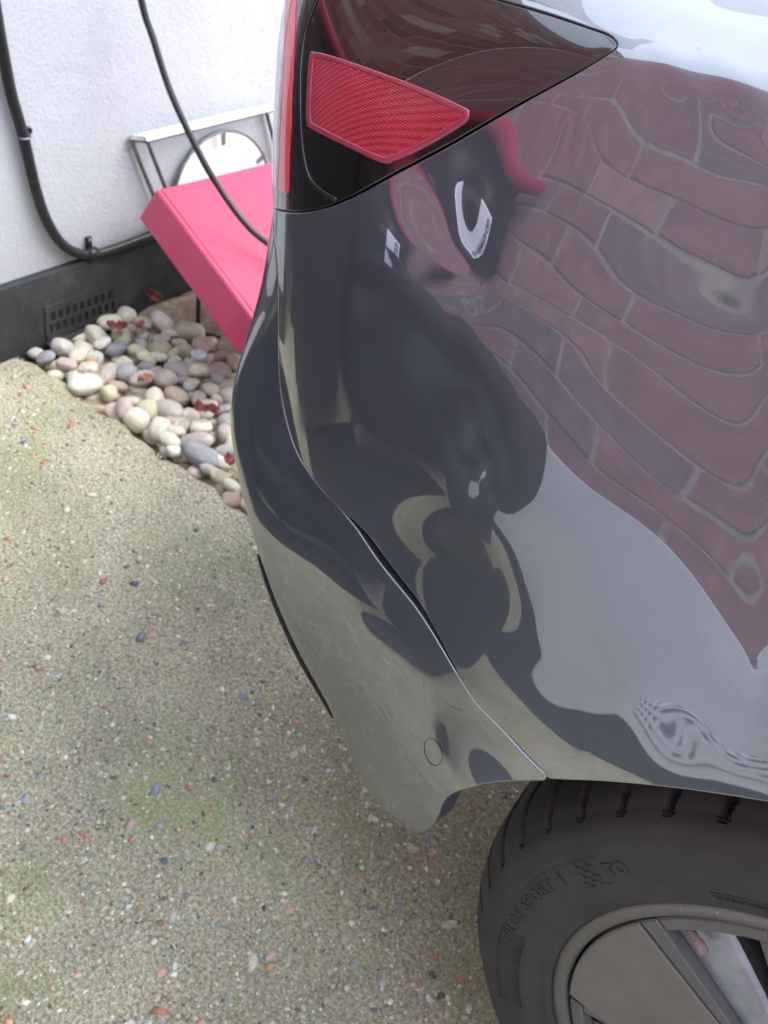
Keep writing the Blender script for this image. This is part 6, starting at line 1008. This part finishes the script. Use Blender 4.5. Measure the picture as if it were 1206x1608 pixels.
# hanging charging cable
cp=smooth_path([(-1.668,.70,1.5),(-1.66,.74,1.0),(-1.645,.775,.80),(-1.62,.799,.636),(-1.60,.808,.579),(-1.56,.817,.494),(-1.499,.834,.402),(-1.464,.851,.351),(-1.412,.863,.306),(-1.367,.879,.278),(-1.30,.91,.255),(-1.18,1.0,.245),(-1.08,1.15,.30),(-1.02,1.35,.45),(-.97,1.5,.62)],8)
cb=tube('hanging_cable',cp,.0062,M['cable'],k=12); tag(cb,'slim dark grey cable hanging in front of the wall over the red panel','cable')
# grey steel frame standing against the wall
fr=empty('metal_frame','grey steel side table frame leaning on the white wall behind the red panel','frame',(-1.67,.82,0))
def bar(name,a,b_,s=.0045,par=fr,mat=None):
    a=np.array(a)-np.array(par.location);b_=np.array(b_)-np.array(par.location); v,f=tubevf([a,b_],s*1.2,4); return link(name,mesh(name,v,f,mat or M['steel']),par)
A1=np.array((-1.672,.817,.376));A2=np.array((-1.652,.840,.376));B1=np.array((-1.672,1.19,.376));B2=np.array((-1.652,1.20,.376))
bar('top_bar',A2+[0,-.005,0],B2+[0,.02,0],.0058);bar('top_bar',A1,A2,.0052);bar('top_bar',A1,B1,.004)
for p in (A1,A2,B1,B2): bar('leg',p,(p[0]+.004,p[1]+.105,.14),.0042)
# round mirror seen from the back
mi=empty('round_mirror','round white disc with thin dark rim and small metal clips behind the red panel','mirror',(-1.655,1.055,.215))
nrm=np.array([1,-.06,.10]); nrm/=np.linalg.norm(nrm)
v,f=discvf((0,0,0),nrm,.132,.005,64); link('disc',mesh('disc',v,f,M['mirror']),mi)
v,f=discvf(-nrm*.001,nrm,.1355,.008,64,.132); link('rim',mesh('rim',v,f,M['steel'],True),mi)
for an in (95,172,28,250,310):
    a=R(an); ra,rb=.137,.112; q=np.array([0,math.cos(a),math.sin(a)]); s=np.array([0,-math.sin(a),math.cos(a)])
    c0=q*ra+nrm*.006;c1=q*rb+nrm*.0065; v=[c0-s*.006,c0+s*.006,c1+s*.005,c1-s*.005]; v=v+[p+nrm*.002 for p in v]; link('clip',mesh('clip',v,[(0,3,2,1),(4,5,6,7),(0,1,5,4),(1,2,6,5),(2,3,7,6),(3,0,4,7)],M['steel']),mi)
# red painted panel (table top) sloping down from the wall
sl=empty('red_panel','red painted box-shaped metal table top sloping from the wall behind the car','table top',(-1.595,.813,.304))
PA=np.array([0,0,0.]);e1=np.array([.355,-.075,-.100]);e2=np.array([-.015,-.029,-.057]);e3=np.array([.03,.55,-.005])
import mathutils
vs=[PA,PA+e1,PA+e1+e3,PA+e3]; vs=vs+[p+e2 for p in vs]
bm=bmesh.new(); bvv=[bm.verts.new(p) for p in vs]
for q in ((0,3,2,1),(4,5,6,7),(0,1,5,4),(1,2,6,5),(2,3,7,6),(3,0,4,7)): bm.faces.new([bvv[i] for i in q])
bmesh.ops.recalc_face_normals(bm,faces=bm.faces); bmesh.ops.bevel(bm,geom=bm.edges[:],offset=.0018,segments=2,affect='EDGES'); me=bpy.data.meshes.new('top'); bm.to_mesh(me); bm.free(); me.materials.append(M['red']); link('top',me,sl)
nn=np.cross(e3,e1); nn/=np.linalg.norm(nn); nn=-nn if nn[2]<0 else nn
s0=PA+e3*.022+nn*.0004; v,f=tubevf([s0,s0+e1],.0011,6); link('folded_edge',mesh('folded_edge',v,f,M['red'],True),sl)
for a,b_ in (((-1.562,.90,.20),(-1.53,.877,-.01)),((-1.53,.877,-.01),(-1.50,.915,-.015)),((-1.30,1.25,.15),(-1.28,1.25,-.02)),((-1.55,1.28,.22),(-1.53,1.26,-.02)),((-1.27,.86,.13),(-1.25,.90,-.02))):
    a=np.array(a)-np.array(sl.location);b_=np.array(b_)-np.array(sl.location); v,f=tubevf([a,b_],.0048,8); link('leg',mesh('leg',v,f,M['conduit'],True),sl)
# ---------------------------------------------------------------- pebbles
bm=bmesh.new(); bmesh.ops.create_icosphere(bm,subdivisions=3,radius=1); sv=np.array([tuple(v.co) for v in bm.verts]); bm.verts.index_update(); sf=[[a.index for a in p.verts] for p in bm.faces]; bm.free()
shapes={}
from mathutils import noise as mn
for k in range(7):
    off=Vector((k*7.3,k*3.1,k*1.7)); v=[]
    p_=2.3+.25*(k%3)
    for q in sv:
        l=(abs(q[0])**p_+abs(q[1])**p_+abs(q[2])**p_)**(1/p_); q=q/l; v.append(q*(1+.13*mn.noise(Vector(q)*1.1+off)+.05*mn.noise(Vector(q)*2.3+off)))
    for nm,_ in PEB:
        shapes[(k,nm)]=mesh('pebble',v,sf,M['pebble_'+nm],True)
cn=['grey','cream','pink','olive','brown','white','slate','terracotta']; cp_=np.array([.19,.32,.16,.12,.06,.08,.04,.03])
g=np.random.default_rng(21)
def lay(n,rlo,rhi,z,xr,yr,sep,seed,ymaxf=None):
    g=np.random.default_rng(seed); P=[]
    tries=0
    while len(P)<n and tries<40000:
        tries+=1; x=g.uniform(*xr);y=g.uniform(*yr); r=g.uniform(rlo,rhi)
        if ymaxf and y>ymaxf(x): continue
        if all((x-a)**2+(y-b)**2>((r+c)*sep)**2 for a,b,c in P): P.append((x,y,r))
    for x,y,r in P:
        el=g.uniform(1.0,1.65); k=int(g.integers(7)); nm=cn[g.choice(8,p=cp_)]; o=bpy.data.objects.new('pebble',shapes[(k,nm)]); COL.objects.link(o)
        o.location=(x,y,z+g.uniform(-.003,.006)+r*.35+(.030*math.exp(-((x+1.60)**2/.010+(y-.98)**2/.03)))); o.scale=(r*el*.95,r*.92,r*g.uniform(.58,.8)); o.rotation_euler=(g.normal()*.28,g.normal()*.28,g.uniform(0,3.14))
        sz='large' if r>.021 else ('small' if r<.0155 else 'medium'); shp='long' if el>1.45 else ('rounded' if el<1.2 else 'oval')
        tag(o,'%s %s %s pebble %d cm from the white wall, %d cm from the concrete'%(sz,shp,nm,round((x+1.68)*100),round((y-.535)*100)),'pebble','rounded pebbles filling the bed beside the wall')
ym=lambda x: (.79+(x+1.66)*.45 if x<-1.5 else .862+(x+1.5)*.9) if x<-1.40 else .952+(x+1.40)*.5
lay(170,.0135,.020,-.028,(-1.655,-1.0),(.555,1.16),.72,31,lambda x: ym(x)+.02)
lay(205,.0125,.027,-.010,(-1.662,-.98),(.556,1.14),.76,32,ym)
# dry leaves and a scrap of paper on the pebbles
def leaf(name,c,L,Wd,rot,mat,label,cat,curl=.5,seed=0):
    g=np.random.default_rng(seed); V=[];nx,ny=9,5
    for i in range(nx):
        t=i/(nx-1); w_=Wd*math.sin(math.pi*min(.98,max(.02,t)))**.6
        for j in range(ny):
            s=j/(ny-1)*2-1; w_*=1+.35*math.sin(i*2.7+seed)*math.cos(j*2.1); V.append((L*(t-.5)*(1-.15*curl),w_*s*.5,curl*L*.55*(s*s*.35+(t-.5)**2)+g.normal()*L*.06))
    F=[(i*ny+j,(i+1)*ny+j,(i+1)*ny+j+1,i*ny+j+1) for i in range(nx-1) for j in range(ny-1)]
    F+= [tuple(q[::-1]) for q in []]
    o=link(name,mesh(name,V,F,mat,True)); o.location=c; o.rotation_euler=rot; sm=o.modifiers.new('thickness','SOLIDIFY'); sm.thickness=.0007; tag(o,label,cat); return o
leaf('dry_leaf',(-1.602,.715,.030),.048,.024,(.3,.2,1.1),M['leaf'],'curled dark red dry leaf on the pebbles under the air brick','leaf',.8,1)
leaf('dry_leaf',(-1.575,.755,.030),.042,.020,(-.2,.3,2.2),M['leaf2'],'orange red dry leaf beside the darker one under the air brick','leaf',.7,2)
leaf('dry_leaf',(-1.277,.662,.028),.055,.022,(.2,-.2,.4),M['leaf'],'dark red dry leaf on the pebbles close to the car bumper','leaf',.9,3)
leaf('dry_leaf',(-1.146,.585,.026),.045,.018,(.1,.2,2.6),M['leaf'],'small red dry leaf near the concrete edge below the bumper','leaf',.7,4)
leaf('dry_leaf',(-1.645,.86,.030),.045,.022,(.6,.2,.3),M['leaf'],'brown red dry leaf leaning on the wall base beside the sand','leaf',.9,5)
leaf('dry_leaf',(-1.43,.64,.026),.040,.022,(.1,.2,1.6),M['leaf2'],'small orange leaf fragment between pebbles in mid bed','leaf',.6,6)
leaf('paper_scrap',(-1.421,.771,.034),.034,.026,(.2,.1,.9),M['paper'],'crumpled scrap of white paper on the pebbles under the red panel','paper scrap',.6,7)
# ---------------------------------------------------------------- opposite brick wall, returned along the side (seen mirrored in the paintwork)
def brick_wall(name,label,origin,length,axis,sign,mat,z0,rows,named,plinth=True,seed=1):
    """axis 0: runs along x facing +y ; axis 1: runs along y facing +x"""
    r_=empty(name,label,'wall',origin); g=np.random.default_rng(seed)
    def bx(u0,u1,d0,d1,a,b): return boxvf(u0,u1,d0,d1,a,b) if axis==0 else boxvf(d0,d1,u0,u1,a,b)
    v,f=bx(0,length,-.24,-.0025,-.08,z0+rows*.075); link('mortar_core',mesh('mortar_core',v,f,M['mortar']),r_)
    if plinth:
        v,f=bx(0,length,-.0022,.012,.08,z0); link('plinth',mesh('plinth',v,f,M['plinth']),r_)
        v,f=bx(0,length,-.002,.016,-.05,.079); link('painted_base',mesh('painted_base',v,f,M['skirt']),r_)
    ms=[]
    for k in range(3):
        v,f=(bx(0,.2155,-.005,0.,0,.0655)); v=[tuple(c+g.normal()*.0006 for c in p) for p in v]; ms.append(mesh('brick',v,f,mat))
    rest=[]; cnt=0
    for r in range(rows):
        zb=z0+r*.075+.005; off=(.1125 if r%2 else 0.)+g.normal()*.004; u=-off; 
        while u<length-.02:
            jt=g.normal()*.0015
            if u>=0 and u+.2155<=length and named(u,zb) and cnt<295:
                o=link('brick',ms[int(g.integers(3))],r_); o.location=((u,g.uniform(-.001,.002),zb+jt) if axis==0 else (g.uniform(-.001,.002),u,zb+jt)); cnt+=1
            else:
                a,b_=max(u,0),min(u+.2155,length)
                if b_-a>.02: rest.append(bx(a,b_,-.005,g.uniform(-.001,.002),zb+jt,zb+.0655+jt))
            u+=.2255
    if rest:
        # split the remaining bricks over a few tones is not needed: one mass
        v,f=join(rest); link('bricks',mesh('bricks',v,f,mat),r_,kind='stuff')
    return r_
wa=brick_wall('brick_wall','dark red brick wall with a pale plinth facing the car',(-2.2,-1.05,0),5.2,0,1,M['brick'],.525,28,lambda u,z: .3<u<2.2 and z<1.9)
wb=brick_wall('side_brick_wall','brick wall with many pale bricks across the end of the driveway',(-2.2,-1.044,0),1.35,1,1,M['brick2'],.08,34,lambda u,z: .8<z<2.3,plinth=False,seed=4)
if True:
    ab2=empty('wall_air_brick','terracotta air brick with rows of holes in the pale plinth of the brick wall','air brick',(-.80,-1.038,.125))
    pr=[boxvf(0,.215,.0,.006,i*.022,i*.022+.009) for i in range(4)]+[boxvf(j*.0226,j*.0226+.011,.0003,.0056,0,.075) for j in range(10)]
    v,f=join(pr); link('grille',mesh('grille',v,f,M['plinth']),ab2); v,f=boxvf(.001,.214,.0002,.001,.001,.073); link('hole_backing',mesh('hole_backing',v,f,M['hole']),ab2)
box('garden_wall_end',(-2.44,-1.932,.305,.3195,-.08,2.7),M['render'])['kind']='structure'
# ---------------------------------------------------------------- unseen bins added for dark reflections, and the photographer (mirrored in the car)
def wheelie(yc,label):
    r_=empty('added_bin',label,'bin',(-1.64,yc,0),group='unseen charcoal bins with red lids added for dark reflections')
    v=[(-.24,-.24,.06),(.22,-.24,.06),(.22,.24,.06),(-.24,.24,.06),(-.28,-.28,1.0),(.28,-.28,1.0),(.28,.28,1.0),(-.28,.28,1.0)]
    bm=bmesh.new(); q=[bm.verts.new(p) for p in v]
    for f in ((0,3,2,1),(4,5,6,7),(0,1,5,4),(1,2,6,5),(2,3,7,6),(3,0,4,7)): bm.faces.new([q[i] for i in f])
    bmesh.ops.bevel(bm,geom=bm.edges[:],offset=.03,segments=3,affect='EDGES'); me=bpy.data.meshes.new('bin_body'); bm.to_mesh(me); bm.free(); me.materials.append(M['binbody']); link('bin_body',me,r_)
    v,f=boxvf(-.31,.31,-.29,.29,1.003,1.035,b=.012); link('lid',mesh('lid',v,f,M['binlid'],True),r_)
    v,f=tubevf([(-.34,-.24,.98),(-.34,.24,.98)],.016,10); link('handle',mesh('handle',v,f,M['binbody'],True),r_)
    for s in (-1,1):
        v,f=discvf((-.22,s*.25,.1),(0,s,0),.1,.04,24); link('bin_wheel',mesh('bin_wheel',v,f,M['conduit'],True),r_)
for yc,lb in ((-.14,'added charcoal bin with red lid, only mirrored, nearest the white wall'),(-.73,'added charcoal bin with red lid, only mirrored, nearest the brick wall')): wheelie(yc,lb)
v,f=boxvf(-1.47,-1.24,-.74,-.03,.003,.014,b=.004); rm=link('added_dark_mat',mesh('added_dark_mat',v,f,M['binbody'],True)); tag(rm,'unseen flat dark mat added to darken the mirrored concrete by the bins','mat')  # out of view, added so the ground mirrored in the panels turns dark
def skin_mesh(name,pts,edges,rad,mat,parent,sub=2,root=0):
    me=bpy.data.meshes.new(name); me.from_pydata(pts,edges,[]); o=link(name,me,parent)
    me.materials.append(mat); o.modifiers.new('skin','SKIN'); 
    for i,r in enumerate(rad): me.skin_vertices[0].data[i].radius=(r,r) if isinstance(r,(int,float)) else r
    me.skin_vertices[0].data[root].use_root=True
    s=o.modifiers.new('sub','SUBSURF'); s.levels=sub; s.render_levels=sub
    for p in me.polygons: p.use_smooth=True
    return o
per=empty('person','person in dark clothes crouching to photograph the dented car with a pale phone','person',(-1.22,-.62,0))
# local frame: facing +y (towards the car)
pts=[(0,-.14,.40),(0,-.08,.53),(0,.0,.66),(0,.045,.735),(0,.075,.775),
 (.16,.02,.68),(.29,.07,.58),(.20,.20,.70),
 (-.15,.02,.69),(-.19,.12,.56),(.10,.21,.70),
 (.11,-.12,.37),(.26,.09,.42),(.20,.0,.10),
 (-.11,-.12,.37),(-.17,.14,.38),(-.17,.0,.10)]
ed_=[(0,1),(1,2),(2,3),(3,4),(3,5),(5,6),(6,7),(3,8),(8,9),(9,10),(0,11),(11,12),(12,13),(0,14),(14,15),(15,16)]
rad=[(.20,.12),(.18,.11),(.18,.12),(.08,.08),(.05,.05),.085,.07,.04,.085,.065,.04,.15,.11,.075,.15,.11,.075]
body=skin_mesh('jacket_body',pts,ed_,rad,M['coat'],per)
hd=skin_mesh('head',[(0,.08,.77),(0,.095,.83),(0,.105,.875),(0,.175,.83)],[(0,1),(1,2),(1,3)],[.045,.07,.06,.016],M['hair'],per)
hr=skin_mesh('hair',[(0,.045,.83),(0,.07,.875),(0,.12,.90)],[(0,1),(1,2)],[.06,.065,.05],M['hair'],per)
for s in (1,-1):
    x=.165 if s>0 else -.17
    skin_mesh('shoe',[(x,-.06,.045),(x,.06,.045),(x+.01*s,.17,.035)],[(0,1),(1,2)],[.045,.05,.038],M['shoe'],per)
rk=empty('added_dark_bag','unseen dark bag added to fill pale gaps beside the crouching person','bag',(-.915,-.62,.42))  # out of view, added to cover pale plinth glimpses in the mirrored figure
v,f=boxvf(-.085,.075,-.045,.045,0,.215,b=.03); link('bag_body',mesh('bag_body',v,f,M['coat'],True),rk)
v,f=tubevf(smooth_path([(-.07,0,.19),(-.12,.01,.25),(-.17,.03,.28),(-.12,-.02,.25),(.05,0,.20)],5),.007,8); link('strap',mesh('strap',v,f,M['conduit'],True),rk)
PH=np.array([-1.06,-.40,.79]); L=np.array(per.location)
def hand(w,tipdir,side):
    w=np.array(w); pts=[tuple(w)];ed=[];rad=[.026]
    palm=w+np.array(tipdir)*.05; pts.append(tuple(palm)); rad.append((.032,.018)); ed.append((0,1))
    pr=np.cross(tipdir,[0,1,0]); pr/=np.linalg.norm(pr)+1e-9
    for i in range(4):
        a=palm+pr*(i-1.5)*.019; b_=a+np.array(tipdir)*(.040-.004*abs(i-1.2)); c=b_+np.array([side*.012,.022,.012]); n=len(pts); pts+=[tuple(a),tuple(b_),tuple(c)]; rad+=[.010,.009,.0075]; ed+=[(1,n),(n,n+1),(n+1,n+2)]
    a=w+np.array(tipdir)*.02-pr*.028; n=len(pts); pts+=[tuple(a),tuple(a+np.array(tipdir)*.04+np.array([0,-.005,.01]))]; rad+=[.011,.009]; ed+=[(0,n),(n,n+1)]
    return skin_mesh('glove',pts,ed,rad,M['coat'],per,sub=1)
hand((.20,.20,.70),(-.1,.3,.95),-1); hand((.10,.21,.70),(.3,.2,.9),1)
tgt=np.array([-.52,.09,.83]); d=tgt-PH; d/=np.linalg.norm(d)
ph=empty('phone','pale lilac phone with two lens rings held up by the photographer','phone',tuple(PH))
ph.rotation_mode='QUATERNION'; ph.rotation_quaternion=Vector(d).to_track_quat('Z','Y')
v,f=boxvf(-.0365,.0365,-.075,.075,-.008,0,b=.0035); link('phone_body',mesh('phone_body',v,f,M['phone'],True),ph)
for yy in (.052,.026):
    v,f=discvf((-.018,yy,.0002),(0,0,1),.0115,.002,28,.0092); link('lens_ring',mesh('lens_ring',v,f,M['lens'],True),ph)
    v,f=discvf((-.018,yy,.0002),(0,0,1),.005,.0008,20); link('lens',mesh('lens',v,f,M['lens'],True),ph)
